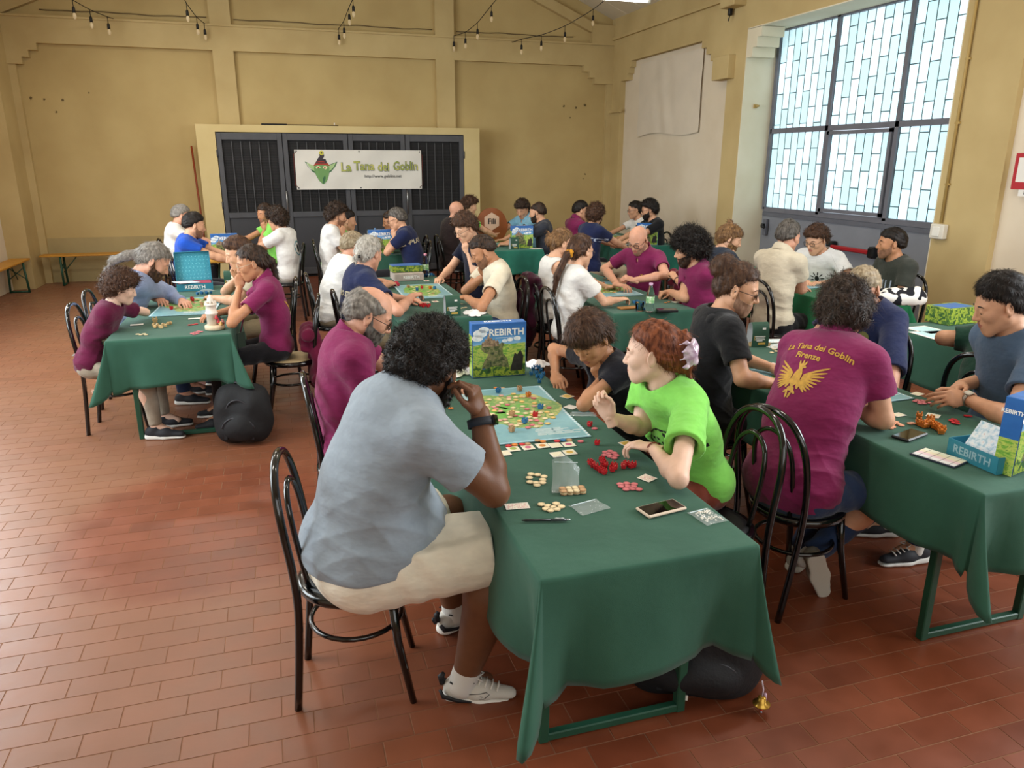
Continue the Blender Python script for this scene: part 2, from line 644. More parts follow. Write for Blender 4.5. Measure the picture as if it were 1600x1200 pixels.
edges = [GX0, 0.185, 1.225, 2.175, GX1]
for i in range(4):
    a, b_ = edges[i] - gc, edges[i + 1] - gc
    lf = MB()
    w = 0.085
    for x in (a + w / 2, b_ - w / 2):
        lf.box((x, 0, GZ / 2), (w - .008, 0.05, GZ - .02), M_IRON, None, .006)
    for z in (GZ - .065, 1.04, 0.10):
        lf.box(((a + b_) / 2, 0.002, z), (b_ - a - .02, 0.045, 0.11 if z != 1.04 else 0.09), M_IRON, None, .006)
    leaf = lf.build('gate_leaf', gate)
    pn = MB()
    pn.box(((a + b_) / 2, 0.022, 0.55), (b_ - a - .15, 0.02, 0.9), mat('gate_sheet', '#3a3a3e', rough=0.45, var=0.06, vscale=4))
    pn.build('lower_sheet', leaf)
    n = 6
    for k in range(1, n):
        x = a + w + (b_ - a - 2 * w) * k / n
        bb = MB()
        bb.box((x, 0.0, 1.63), (0.012, 0.014, 1.12), mat('gate_rod', '#454547', rough=0.5))
        bb.build('rod', leaf)
    hz = MB()
    for k in range(46):
        z = 1.10 + k * 0.0245
        hz.box(((a + b_) / 2, 0.014, z), (b_ - a - 2 * w, 0.006, 0.005), mat('gate_wire', '#2c2a2a', rough=0.6))
    tag(hz.build('wire', leaf), kind='stuff')
    if i in (0, 2):
        h = MB()
        h.tube([(b_, -0.05, 1.42), (b_, -0.065, 1.30), (b_, -0.05, 1.02)], [.012, .016, .012], mat('polished_steel', '#a8a8a8', rough=0.3, metal=0.8), 8)
        h.build('bolt_handle', leaf)
    for z in (2.0, 1.2, .4):
        if i in (0, 3):
            h = MB()
            h.tube([(a if i == 0 else b_, -0.03, z - .06), (a if i == 0 else b_, -0.03, z + .06)], .014, M_IRON, 8)
            h.build('hinge', leaf)
# things lying on top of the box
mb = MB()
p, q = A(408, 193, Y=13.4), A(448, 192.5, Y=13.4)
mb.box((*((p + q) / 2)[:2], SZ + 0.016), (q[0] - p[0], 0.10, 0.03), mat('black_bag', '#15151a', rough=0.8), None, .006)
tag(mb.build('black_case'), 'flat black case lying on top of the gate surround', 'case')
mb = MB()
p, q = A(448, 194, Y=13.4), A(528, 195, Y=13.4)
mb.tube([(p[0], 13.35, SZ + .012), ((p[0] + q[0]) / 2, 13.36, SZ + .014), (q[0], 13.35, SZ + .012)], 0.011, M_CABLE, 6)
mb.tube([(q[0] - .06, 13.35, SZ + .012), (q[0] - .06, 13.35, SZ + .06)], 0.009, mat('white_plastic', '#e4e2dc', rough=0.4), 6)
tag(mb.build('thin_pipe'), 'thin grey pipe with a white end on top of the gate surround', 'pipe')
# wooden pole leaning between the box and the wall
mb = MB()
mb.tube([(-1.16, 13.52, 0.0), (-1.22, 13.58, 2.12)], 0.016, mat('varnished_pole', '#8a3a1a', rough=0.4), 8)
tag(mb.build('wooden_pole'), 'thin reddish wooden pole leaning beside the gate surround', 'pole')

# ---- right wall: concrete frame with infill bays and the glazed door
wr = MB()
D = 0.48
WT = 3.58                                           # underside of the beams over the bays
WY0, WY1 = 5.90, 9.36                               # window bay
WX = XR + D                                         # plane of the glazing


def seg(y0, y1, z0, z1, x0=XR, x1=XR + 0.6, m=M_TRIM):
    wr.box(((x0 + x1) / 2, (y0 + y1) / 2, (z0 + z1) / 2), (x1 - x0, y1 - y0, z1 - z0), m)


seg(YF - .3, YB + .3, WT, 4.9)                      # beam along the wall
seg(13.25, YB + .3, 0, WT)                          # corner column
seg(9.36, 9.77, 0, WT)                              # column beside the white infill
seg(9.77, 13.25, 0, WT, XR + .10, XR + .6, M_WHITE)  # white infill
seg(5.25, 5.90, 0, WT)                              # column with the conduit
seg(1.60, 5.25, 0, WT, XR + .06, XR + .6, M_WHITE)
seg(1.15, 1.60, 0, WT)
seg(YF - .3, 1.15, 0, WT, XR + .06, XR + .6, M_WHITE)
wall_right = tag(wr.build('wall_right'), kind='structure')
for y, s, n in ((13.25, -1, 3), (9.77, 1, 3)):      # stepped corbels of the white bay
    for k in range(n):
        w = (0.40 - .06 * k) if s < 0 else (.74 - .135 * k)
        part('corbel_step', wall_right, lambda b: b.box((XR + .06, y + s * w / 2, WT - .05 - k * .10), (0.12, w, 0.10), M_TRIM))
part('corbel_block', wall_right, lambda b: b.box((XR - .03, 9.80, 3.14), (0.16, 0.40, 0.30), M_TRIM, None, .006))
part('beam_band', wall_right, lambda b: b.box((XR - .02, (9.3 + YB) / 2, 4.02), (0.06, YB - 9.3, 0.05), M_TRIM))
part('beam_block', wall_right, lambda b: b.box((XR - .09, 9.62, 4.02), (0.20, 0.34, 0.30), M_TRIM, None, .01))
part('capital_band', wall_right, lambda b: b.box((XR - .02, 13.42, 2.78), (0.06, 0.50, 0.05), M_TRIM))
# cream painted reveal and stepped brackets of the window bay
part('reveal', wall_right, lambda b: b.box((XR + D / 2, WY1 - .006, WT / 2), (D, 0.012, WT), M_CREAMW))
part('reveal', wall_right, lambda b: b.box((XR + D / 2, WY0 + .006, WT / 2), (D, 0.012, WT), M_CREAMW))
part('reveal', wall_right, lambda b: b.box((XR + D / 2, (WY0 + WY1) / 2, WT - .006), (D, WY1 - WY0, 0.012), M_CREAMW))
for k in range(3):
    w = 0.30 - k * 0.085
    part('corbel_step', wall_right, lambda b: b.box((XR + .17, WY1 - .012 - w / 2, WT - .075 - k * .115), (0.34, w, 0.115), M_CREAMW))
part('beam_recess_edge', wall_right, lambda b: b.box((XR - .012, 3.55, 3.42), (0.03, 3.35, 0.03), M_TRIM))
M_PIPE = mat('ochre_conduit', '#b09458', rough=0.6)
mb = MB()
mb.tube([(XR - .02, 5.80, 1.34), (XR - .02, 5.80, 4.2)], 0.013, M_PIPE, 8)
for z in (1.7, 2.25, 2.8, 3.4):
    mb.box((XR - .012, 5.80, z), (0.024, 0.05, 0.02), M_PIPE)
tag(mb.build('conduit'), 'ochre painted cable conduit running up beside the window door', 'conduit')
mb = MB()
mb.box((XR - .03, 5.80, 1.26), (0.06, 0.16, 0.14), mat('white_switch', '#ddd8cc', rough=0.4), None, .008)
sw = tag(mb.build('switch_box'), 'white plastic switch box under the conduit by the window door', 'switch')
mb = MB()
mb.box((XR - .065, 5.80, 1.26), (0.012, 0.08, 0.09), mat('white_key', '#eceae2', rough=0.35), None, .003)
mb.build('rocker', sw)
mb = MB()
mb.tube([(XR + .20, WY1 - .012, 2.62), (XR + .20, WY1 - .10, 2.62)], 0.014, M_PIPE, 8)
mb.box((XR + .20, WY1 - .02, 2.62), (0.05, 0.02, 0.05), M_PIPE)
tag(mb.build('wall_peg'), 'small ochre peg sticking out of the window reveal', 'peg')
mb = MB()
c = A(1141, 18, X=XR - .06)
mb.box(c, (0.06, 0.05, 0.10), M_BLACKP, None, .01)
mb.tube([c + (0, 0, -.04), c + (-.02, 0, -.12)], 0.008, M_BLACKP, 6)
tag(mb.build('black_clamp'), 'small black clamp hanging from the beam right of the white panel', 'clamp')

# white sheet pinned on the white infill
sy0, sy1, sz0, sz1 = 10.56, 12.62, 2.33, 3.50


def sheet_fn(u, v):
    y, z = sy0 + (sy1 - sy0) * u, sz0 + (sz1 - sz0) * v
    sag = 0.03 * math.exp(-((u - .55) / .16) ** 2) * math.sin((u * 26 + (1 - v) * 5)) * (1 - v * .4) + 0.008 * math.sin(u * 17 + v * 9)
    z -= 0.10 * (1 - u) * v * 0 + 0.03 * math.sin(u * 7) * (1 - v)
    return (XR + .085 - 0.02 + sag * .5, y, z)


mb = MB()
mb.grid(sheet_fn, 44, 26, mat('white_sheet', '#d8ccba', rough=0.95, var=0.03, vscale=3))
o = tag(mb.build('hanging_sheet'), 'plain white sheet with soft creases pinned high on the white wall bay', 'sheet')

# ---- glazed steel door in the window bay
win = link('window_1', None)
bpy.data.objects.remove(win)
M_FRAME = mat('frame_grey', '#6a6b74', rough=0.5, var=0.06, vscale=6)
wf = MB()
gy = [9.30, 8.165, 7.03, 5.90]
Z0, ZM, ZT = 1.26, 2.30, 3.58
for y in gy:
    wf.box((WX, y, (Z0 + ZT) / 2), (0.07, 0.055, ZT - Z0), M_FRAME)
for z in (Z0, ZM, ZT):
    wf.box((WX, (gy[0] + gy[3]) / 2, z), (0.07, gy[0] - gy[3], 0.06), M_FRAME)
window = tag(wf.build('window_1'), kind='structure')
cf = MB()                                           # the middle casement
for y in (gy[1] - .06, gy[2] + .06):
    cf.box((WX - .03, y, (Z0 + ZM) / 2), (0.05, 0.04, ZM - Z0 - .06), M_FRAME)
for z in (Z0 + .06, ZM - .06):
    cf.box((WX - .03, (gy[1] + gy[2]) / 2, z), (0.05, gy[1] - gy[2] - .08, 0.04), M_FRAME)
cf.build('casement', window)


def pane_mat(i):
    """Frosted glass lit by the sky outside."""
    m = mat('frosted_pane_%d' % i, ('#bcd6dc', '#c8e0e6', '#b4d0d4', '#cfe6ee')[i], rough=0.35, spec=0.5, bump=0.3, bscale=25)
    nt = m.node_tree
    b = nt.nodes['Principled BSDF']
    b.inputs['Emission Color'].default_value = (*srgb(('#b4d4de', '#bedce6', '#b0d0d6', '#c8e4ee')[i]), 1)
    b.inputs['Emission Strength'].default_value = (0.92, 0.96, 0.90, 0.99)[i]
    return m


PM = [pane_mat(i) for i in range(4)]
CW, CH = 0.137, 0.39
pane_cache = {}


def pane(y0, y1, z0, z1, i):
    w, h = round(abs(y1 - y0), 3), round(z1 - z0, 3)
    if w < .012 or h < .012:
        return
    key = (w, h, i)
    if key not in pane_cache:
        pb = MB()
        pb.box((0, 0, 0), (0.008, w - .011, h - .011), PM[i], None, .002)
        pane_cache[key] = pb.mesh('pane')
    link('pane', pane_cache[key], window, (WX + random.uniform(-.0015, .0015), (y0 + y1) / 2, (z0 + z1) / 2))


rnd = random.Random(3)
M_CAME = mat('lead_came', '#4f6a72', rough=0.6)
for bay in range(3):
    for z0, z1, ph in ((Z0 + .03, ZM - .03, 0.0), (ZM + .03, ZT - .03, 0.12)):
        ya, yb_ = gy[bay] - .028, gy[bay + 1] + .028
        if bay == 1 and z1 < ZM:
            ya, yb_, = ya - .05, yb_ + .05
            z0, z1 = z0 + .05, z1 - .05
        n = max(1, round((ya - yb_) / CW))
        cw = (ya - yb_) / n
        cm = MB()
        for k in range(n + 1):
            cm.box((WX + .001, ya - k * cw, (z0 + z1) / 2), (0.012, 0.010, z1 - z0), M_CAME)
        for k in range(n):
            o_ = (0.5 * (k % 2) + ph + 0.17 * bay) % 1.0
            zs = [z0] + [z for z in (z0 + (j - 1 + o_) * CH for j in range(8)) if z0 + .04 < z < z1 - .04] + [z1]
            for z in zs[1:-1]:
                cm.box((WX + .001, ya - (k + .5) * cw, z), (0.012, cw, 0.010), M_CAME)
            for a, b_ in zip(zs[:-1], zs[1:]):
                pane(ya - k * cw, ya - (k + 1) * cw, a, b_, rnd.choice((0, 0, 1, 1, 2, 3)))
        cm.build('glazing_bar', window)
# solid lower half of the door
dm = MB()
dm.box((WX + .01, (gy[0] + gy[3]) / 2, Z0 / 2 - .01), (0.05, gy[0] - gy[3] + .05, Z0 - .02), M_DOOR)
door = tag(dm.build('door_1'), kind='structure')
part('door_seam', door, lambda b: b.box((WX - .02, gy[1] - .02, Z0 / 2), (0.02, 0.03, Z0), M_STEEL))
part('door_seam', door, lambda b: b.box((WX - .02, gy[2], Z0 / 2), (0.02, 0.05, Z0), M_STEEL))
part('door_rail', door, lambda b: b.box((WX - .02, (gy[0] + gy[3]) / 2, Z0 - .06), (0.03, gy[0] - gy[3], 0.05), M_STEEL))
part('door_rail', door, lambda b: b.box((WX - .02, (gy[0] + gy[3]) / 2, 0.08), (0.03, gy[0] - gy[3], 0.14), M_STEEL))
pb = MB()
M_RED = mat('red_push_bar', '#a02028', rough=0.35)
pb.box((WX - .10, 7.42, 0.90), (0.05, 0.66, 0.05), M_RED, None, .012)
bar = tag(pb.build('push_bar'), 'red panic push bar with black end caps on the grey door', 'door bar')
for y in (7.08, 7.78):
    part('end_cap', bar, lambda b: b.box((WX - .07, y, 0.90), (0.11, 0.10, 0.13), M_BLACKP, None, .02))
hb_ = MB()
hb_.box((WX - .05, 9.18, 1.02), (0.05, 0.07, 0.22), M_STEEL, None, .008)
hb_.box((WX - .09, 9.18, 1.04), (0.06, 0.05, 0.06), M_BLACKP, None, .01)
hb_.tube([(WX - .09, 9.18, 1.04), (WX - .13, 9.10, 1.02)], .014, M_BLACKP, 8)
hb_.build('door_bolt', door)
# white notice with a red frame at the right edge
nb = MB()
M_PAPER = mat('white_paper', '#e9e6e0', rough=0.7)
c = A(1618, 268, X=XR - .004)
nb.box(c, (0.006, 0.40, 0.30), mat('sign_red', '#b0202c', rough=0.5))
sign = tag(nb.build('fire_sign'), 'red and white fire extinguisher sign at the right edge of the hall wall', 'sign')
nb = MB()
nb.box(c + (-.0035, 0, 0.012), (0.003, 0.33, 0.20), M_PAPER)
nb.build('sign_panel', sign)
nb = MB()
nb.box(c + (0, -.05, -.175), (0.004, 0.34, 0.06), M_PAPER)
nb.build('caption_strip', sign)
TV, TF = text_geo('ESTINTORE', 0.045)
nb = MB()
Rn = np.array([[0, 0, -1], [-1, 0, 0], [0, 1, 0]], float)
nb.add(TV @ Rn.T + c + (-.004, -.045, -.175), TF, mat('print_dark', '#3a3a44', rough=0.6))
nb.build('lettering', sign)

# ---- left wall (mirror frame), front wall, roof
wl = MB()
for y0, y1, x, m in ((13.05, YB + .3, XL, M_TRIM), (9.77, 13.05, XL - .30, M_WHITE), (9.36, 9.77, XL, M_TRIM), (5.25, 5.9, XL, M_TRIM), (1.15, 1.6, XL, M_TRIM), (YF - .3, 1.15, XL - .06, M_WHITE)):
    wl.box((x - .3, (y0 + y1) / 2, WT / 2), (0.6, y1 - y0, WT), m)
for y0, y1 in ((5.9, 9.36), (1.6, 5.25)):           # window bays: sill wall below, opening above
    wl.box((XL - .3, (y0 + y1) / 2, 0.6), (0.6, y1 - y0, 1.2), M_WHITE)
wl.box((XL - .3, (YB + YF) / 2, (WT + 4.9) / 2), (0.6, YB - YF + .6, 4.9 - WT), M_TRIM)
wall_left = tag(wl.build('wall_left'), kind='structure')
for k in range(3):
    part('corbel_step', wall_left, lambda b: b.box((XL - .10, 13.0 - .1 * k, 3.45 - .12 * k), (0.24, 0.6 - .2 * k, 0.12), M_TRIM))
for n_, (y0, y1) in ((2, (5.9, 9.36)), (3, (1.6, 5.25))):
    b = MB()
    for k in range(4):
        b.box((XL - .4, y0 + (y1 - y0) * k / 3, 2.39), (0.06, 0.06, 2.38), M_FRAME)
    for z in (1.22, 2.3, 3.56):
        b.box((XL - .4, (y0 + y1) / 2, z), (0.06, y1 - y0, 0.06), M_FRAME)
    w2 = tag(b.build('window_%d' % n_), kind='structure')
    for k in range(3):
        for z0, z1 in ((1.25, 2.27), (2.33, 3.53)):
            b = MB()
            b.box((XL - .4, y0 + (y1 - y0) * (k + .5) / 3, (z0 + z1) / 2), (0.01, (y1 - y0) / 3 - .06, z1 - z0), PM[1])
            b.build('pane', w2)
wfb = MB()
wfb.box(((XL + XR) / 2, YF - .15, 3.4), (XR - XL + 1.4, 0.3, 7.0), M_WALL)
tag(wfb.build('wall_front'), kind='structure')
cb = MB()
dx = XR - RIDGE_X + .6
a = math.atan(SLOPE)
cb.box((RIDGE_X - dx / 2, (YB + YF) / 2, EAVE + SLOPE * (XR - RIDGE_X - dx / 2) + .08), (dx / math.cos(a), YB - YF + .6, 0.1), M_CEIL, roty(-a))
cb.box((RIDGE_X + dx / 2, (YB + YF) / 2, EAVE + SLOPE * (XR - RIDGE_X - dx / 2) + .12), (dx / math.cos(a), YB - YF + .6, 0.06), M_CEIL, roty(a))
ceiling = tag(cb.build('ceiling'), kind='structure')
pm_ = MB()
pm_.box((0, 0, 0), (dx / math.cos(a) - .02, 0.585, 0.03), M_CEIL, None, .006)
plank_me = pm_.mesh('plank')
for k in range(29):
    y = YB - .3 - k * 0.6
    if y < YF:
        break
    o = link('plank', plank_me, ceiling, (RIDGE_X + dx / 2, y, EAVE + SLOPE * (XR - RIDGE_X - dx / 2) + .072))
    o.rotation_euler = (0, a, 0)

# ---- fluorescent fittings
M_TUBE = mat('lit_tube', '#ffffff', rough=0.4, emit='#fffaf0', estr=6.0)
M_FIT = mat('white_fitting', '#e2ded2', rough=0.5)


def fitting(c, L_, label):
    t = thing('fluorescent_lamp', label, 'lamp', c, 0, 'fluorescent lamps under the roof')
    b = MB()
    b.box((0, 0, 0.05), (L_, 0.16, 0.06), M_FIT, None, .01)
    for x in (-L_ * .3, L_ * .3):
        b.tube([(x, 0, .08), (x, 0, 1.2)], .006, M_FIT, 6)
    b.build('housing', t)
    b = MB()
    b.tube([(-L_ / 2 + .03, 0, 0), (L_ / 2 - .03, 0, 0)], 0.02, M_TUBE, 10)
    b.build('tube', t)
    for x in (-L_ / 2 + .015, L_ / 2 - .015):
        b = MB()
        b.tube([(x - .02, 0, 0), (x + .02, 0, 0)], 0.026, M_FIT, 10)
        b.build('end_cap', t)
    return t


cL, cR = A(868, 0, Y=9.5), A(1015, 2, Y=9.5)
fitting(((cL[0] + cR[0]) / 2, 9.5, cR[2] + .0), cR[0] - cL[0], 'lit fluorescent lamp hanging near the white ceiling corner at the top of the view')

# ---- string lights
M_WIRE = mat('black_wire', '#15130f', rough=0.6)
M_BULB = mat('bulb_glass', '#fff0d0', rough=0.08, trans=0.7, ior=1.2, emit='#ffe2b0', estr=0.06)


def string_light(pixels, bulbs, label, Y0=13.55, Y1=12.2):
    """Wire through the given pixels, sloping away from the back wall."""
    n = len(pixels)
    pts = []
    for i, (px, py) in enumerate(pixels):
        f_ = abs(i - (n - 1)) / (n - 1)
        pts.append(A(px, py, Y=Y0 + (Y1 - Y0) * f_))
    P = np.array(pts)
    tt = np.linspace(0, n - 1, 6 * (n - 1) + 1)
    C = np.stack([np.interp(tt, range(n), P[:, i]) for i in range(3)], 1)
    for _ in range(3):
        C[1:-1] = (C[:-2] + 2 * C[1:-1] + C[2:]) / 4
    t = thing('string_light', label, 'string light', (0, 0, 0), 0, 'string lights under the roof')
    w = MB()
    w.tube(C, 0.006, M_WIRE, 5)
    w.build('wire', t)
    for u in bulbs:
        p = np.array([np.interp(u, range(n), P[:, i]) for i in range(3)])
        s_ = MB()
        s_.tube([p, p - (0, 0, .08), p - (0, 0, .10), p - (0, 0, .165)], [.005, .005, .019, .021], M_WIRE, 8)
        so = s_.build('socket', t)
        b = MB()
        b.lathe([(0.002, -0.085), (0.014, -0.078), (0.023, -0.055), (0.025, -0.035), (0.017, -0.01), (0.015, 0.0)], p - (0, 0, .162), M_BULB, 10)
        b.build('bulb', so)


string_light([(95, -12), (117, 2), (140, 15), (169, 27), (177, 29)], [.8, 2, 2.95], 'string of bulbs ending at the wall ledge, leftmost in view')
string_light([(284, -10), (291, 5), (307, 27), (320, 37)], [1, 2, 2.9], 'string of bulbs ending beside the left pilaster')
string_light([(553, -5), (545, 12), (537, 34), (528, 46)], [0.2, 1, 2, 2.9], 'string of bulbs ending above the centre bay')
string_light([(785, -12), (768, 8), (746, 36), (727, 51), (709, 56)], [1, 2, 3, 4], 'string of bulbs ending right of the second pilaster')
string_light([(960, -12), (927, 15), (883, 41), (846, 55), (815, 61), (800, 66)], [1, 2, 3, 4], 'string of bulbs swagging to the right-hand bay')
# ------------------------------------------------------------------ chairs
M_CHAIR = mat('gloss_black_lacquer', '#0c0b0c', rough=0.16, spec=0.6, coat=0.3)
M_CANE = mat('pale_seat_board', '#b9a37c', rough=0.7, var=0.1, vscale=12)
M_SEATB = mat('black_seat_board', '#141316', rough=0.5)


def smooth_path(P, k=3, it=2):
    P = np.array(P, float)
    n = len(P)
    t = np.linspace(0, n - 1, (n - 1) * k + 1)
    C = np.stack([np.interp(t, range(n), P[:, i]) for i in range(3)], 1)
    for _ in range(it):
        C[1:-1] = (C[:-2] + 2 * C[1:-1] + C[2:]) / 4
    return C


def chair_meshes(seat_m):
    hoop = [(-.215, .145, 0), (-.195, .160, .20), (-.175, .178, .44), (-.185, .190, .60), (-.205, .190, .74), (-.222, .160, .85), (-.232, .095, .915), (-.235, 0, .935)]
    hoop = hoop + [(x, -y, z) for x, y, z in hoop[-2::-1]]
    r = {}
    b = MB()
    b.tube(smooth_path(hoop, 3, 2), 0.0145, M_CHAIR, 10)
    r['back_frame'] = b.mesh('back_frame')
    inner = [(-.150, .090, .455), (-.170, .105, .60), (-.188, .105, .72), (-.202, .080, .805), (-.208, 0, .845)]
    inner = inner + [(x, -y, z) for x, y, z in inner[-2::-1]]
    b = MB()
    b.tube(smooth_path(inner, 3, 2), 0.0105, M_CHAIR, 8)
    r['inner_hoop'] = b.mesh('inner_hoop')
    b = MB()
    b.lathe([(0.175, 0.425), (0.198, 0.428), (0.205, 0.440), (0.203, 0.455), (0.192, 0.462), (0.170, 0.460)], (0, 0, 0), M_CHAIR, 28)
    r['seat_ring'] = b.mesh('seat_ring')
    b = MB()
    b.lathe([(0.175, 0.445), (0.178, 0.462), (0.15, 0.467), (0.05, 0.464)], (0, 0, 0), seat_m, 24)
    r['seat'] = b.mesh('seat')
    b = MB()
    a = np.linspace(0, 2 * pi, 29)[:-1]
    b.tube([(0.165 * math.cos(t), 0.165 * math.sin(t), 0.285) for t in a], 0.0095, M_CHAIR, 8, closed=True)
    r['stretcher_ring'] = b.mesh('stretcher_ring')
    for sd, nm in ((1, 'legA'), (-1, 'legB')):
        b = MB()
        b.tube([(.135, .128 * sd, .432), (.150, .140 * sd, .25), (.198, .165 * sd, 0.0)], [.0165, .0155, .0125], M_CHAIR, 10)
        r[nm] = b.mesh('leg')
    b = MB()
    b.lathe([(0.015, 0), (0.016, 0.004), (0.015, 0.018)], (0, 0, 0), M_BLACKP, 10)
    r['foot'] = b.mesh('foot_cap')
    return r


CH_SETS = {'cane': chair_meshes(M_CANE), 'black': chair_meshes(M_SEATB)}


def chair(x, y, deg, label, kind='black', group='black bentwood chairs around the tables'):
    t = thing('bentwood_chair', label, 'chair', (x, y, 0), math.radians(deg), group)
    s = CH_SETS[kind]
    for n in ('back_frame', 'inner_hoop', 'seat_ring', 'seat', 'stretcher_ring'):
        link(n, s[n], t)
    link('leg', s['legA'], t)
    link('leg', s['legB'], t)
    return t


# ------------------------------------------------------------------ trestle tables and cloths
M_TGREEN = mat('green_steel', '#1f4a38', rough=0.4, var=0.08, vscale=8)
M_TTOP = mat('varnished_pine', '#d39a3c', rough=0.4, col2='#c08a34', vscale=5, stretch=(8, 1, 8), bump=0.05, bscale=60)
TZ = 0.765


def trestle(x0, x1, y0, y1, label):
    cx, cy = (x0 + x1) / 2, (y0 + y1) / 2
    t = thing('trestle_table', label, 'table', (cx, cy, 0), 0, 'folding trestle tables')
    w, l = x1 - x0, y1 - y0
    b = MB()
    b.box((0, 0, TZ - .016), (w, l, 0.03), M_TTOP, None, .006)
    b.build('tabletop', t)
    for sy in (-1, 1):
        ly = sy * (l / 2 - .22)
        for sx in (-1, 1):
            b = MB()
            b.box((sx * (w / 2 - .09), ly, 0.37), (0.035, 0.035, 0.74), M_TGREEN, None, .004)
            b.build('leg', t)
        b = MB()
        b.box((0, ly, 0.018), (w - .152, 0.031, 0.030), M_TGREEN, None, .004)
        b.build('foot_bar', t)
        b = MB()
        b.tube([(0, ly, 0.50), (0, ly - sy * .45, 0.735)], 0.011, M_TGREEN, 8)
        b.tube([(-(w / 2 - .09), ly, 0.50), (w / 2 - .09, ly, 0.50)], 0.011, M_TGREEN, 8)
        b.build('brace', t)
    return t


def cloth_mat(name, col, col2):
    m = mat(name, col, rough=0.75, spec=0.3, col2=col2, vscale=5, bump=0.22, bscale=500, bump2=0.3, b2scale=6, sheen=0.08)
    return m


M_CLOTH = cloth_mat('green_tablecloth', '#2a5444', '#305b4a')
M_CLOTHB = cloth_mat('bright_green_tablecloth', '#12603a', '#177045')
M_CLOTHT = cloth_mat('teal_green_tablecloth', '#1f5f50', '#27705e')


def tablecloth(x0, x1, y0, y1, drops, corners, label, m=None, seed=0, waves=1.0):
    """drops = (front, right, back, left) hanging lengths; corners = [(length, lobe, turn)] for front-right, back-right, back-left, front-left."""
    m = m or M_CLOTH
    rg = random.Random(seed)
    z = TZ + .004
    P = []                                          # (base x, y, outward angle, length, lobe)
    per = [((x0, y0), (x1, y0), -pi / 2, drops[0]), ((x1, y0), (x1, y1), 0, drops[1]), ((x1, y1), (x0, y1), pi / 2, drops[2]), ((x0, y1), (x0, y0), pi, drops[3])]
    for i, (a, b, ang, d) in enumerate(per):
        L_ = math.hypot(b[0] - a[0], b[1] - a[1])
        n = max(8, int(L_ / 0.045))
        ph, fr = rg.uniform(0, 6), rg.uniform(2.2, 3.4)
        for k in range(n + 1):
            u = k / n
            e = min(u, 1 - u) * L_
            # pulled-in fold beside each corner
            tuck = -0.075 * math.exp(-((e - .10) / .06) ** 2)
            wv = waves * (0.022 * math.sin(ph + u * L_ * fr * 2) + 0.012 * math.sin(ph * 2 + u * L_ * fr * 5.3)) * min(1, e / .2)
            ln = d * (1 + 0.03 * math.sin(ph + u * 5)) + 0.03 * math.exp(-(e / .10) ** 2)
            P.append((a[0] + (b[0] - a[0]) * u, a[1] + (b[1] - a[1]) * u, ang, ln, 0.03 + wv + tuck))
        ln, lobe, turn = corners[i]
        d2 = per[(i + 1) % 4][3]
        M_ = 14
        for k in range(1, M_):
            u = k / M_
            bump = math.exp(-((u - .5 - turn * .2) / .24) ** 2)
            side = d * (1 - u) + d2 * u
            P.append((b[0], b[1], ang + u * pi / 2 + turn * 0.35 * math.sin(u * pi), side + (ln - side) * bump, 0.03 + lobe * bump - 0.06 * (1 - bump) * math.sin(u * pi)))
    n = len(P)
    prof = [(0, 0), (0.004, 0.0006), (0.009, 0.004), (0.012, 0.012)]
    rows = 12
    V = []
    cx, cy = (x0 + x1) / 2, (y0 + y1) / 2
    inset = 0.05
    rings_top = [0.05, 0.02]
    for s_ in rings_top:
        for (x, y, a, L_, lo) in P:
            V.append((cx + (x - cx) * (1 - s_ / (x1 - x0) * 2), cy + (y - cy) * (1 - s_ / (y1 - y0) * 2), z))
    for o_, dn in prof:
        for (x, y, a, L_, lo) in P:
            V.append((x + math.cos(a) * o_, y + math.sin(a) * o_, z - dn))
    for j in range(1, rows + 1):
        u = j / rows
        for (x, y, a, L_, lo) in P:
            dn = 0.012 + (L_ - .012) * u
            o_ = 0.012 + lo * (u ** 1.15) * (L_ / 0.4)
            dn2 = math.sqrt(max(dn * dn - (o_ * .9) ** 2, (dn * .6) ** 2))
            V.append((x + math.cos(a) * o_, y + math.sin(a) * o_, z - dn2))
    R_ = len(rings_top) + len(prof) + rows
    F = [tuple(range(n))]
    for r in range(R_ - 1):
        for k in range(n):
            l = (k + 1) % n
            F.append((r * n + k, (r + 1) * n + k, (r + 1) * n + l, r * n + l))
    me = mesh_np('tablecloth', np.array(V), F, [m], None, True)
    o = link('tablecloth', me)
    sm = o.modifiers.new('thickness', 'SOLIDIFY')
    sm.thickness = 0.0012
    return tag(o, label, 'tablecloth', 'green tablecloths')


# name: x0, x1, y0, y1
TAB = {
    'front': (0.634, 1.334, 1.76, 3.96), 'right': (2.33, 3.03, 1.84, 4.04),
    'left': (-1.13, -0.37, 5.32, 7.52), 'mid': (0.80, 1.50, 5.42, 7.62), 'bottle': (2.44, 3.14, 5.22, 7.42), 'door': (4.42, 5.12, 5.08, 7.28),
    'farleft': (-1.08, -0.38, 9.50, 11.70), 'gate': (0.88, 1.58, 9.46, 11.66), 'farmid': (2.66, 3.36, 9.52, 11.72), 'corner': (4.60, 5.38, 9.50, 11.70),
    'edge': (4.12, 4.82, 2.10, 4.28),
}
tl = {'front': 'trestle table nearest the camera, green steel foot bar under its cloth', 'right': 'trestle table at the right whose steel foot frame shows below the cloth',
      'left': 'trestle table at the left with sneakers beneath it', 'mid': 'trestle table in the middle of the second column', 'bottle': 'trestle table under the cloth with the water bottle',
      'door': 'trestle table beside the grey window door', 'farleft': 'bare varnished trestle table at the far left without a cloth', 'gate': 'trestle table before the dark gates',
      'farmid': 'far trestle table right of the gates', 'corner': 'far trestle table before the white wall bay', 'edge': 'trestle table at the right edge with bright sheets on it'}
for k, v in TAB.items():
    trestle(*v, tl[k])
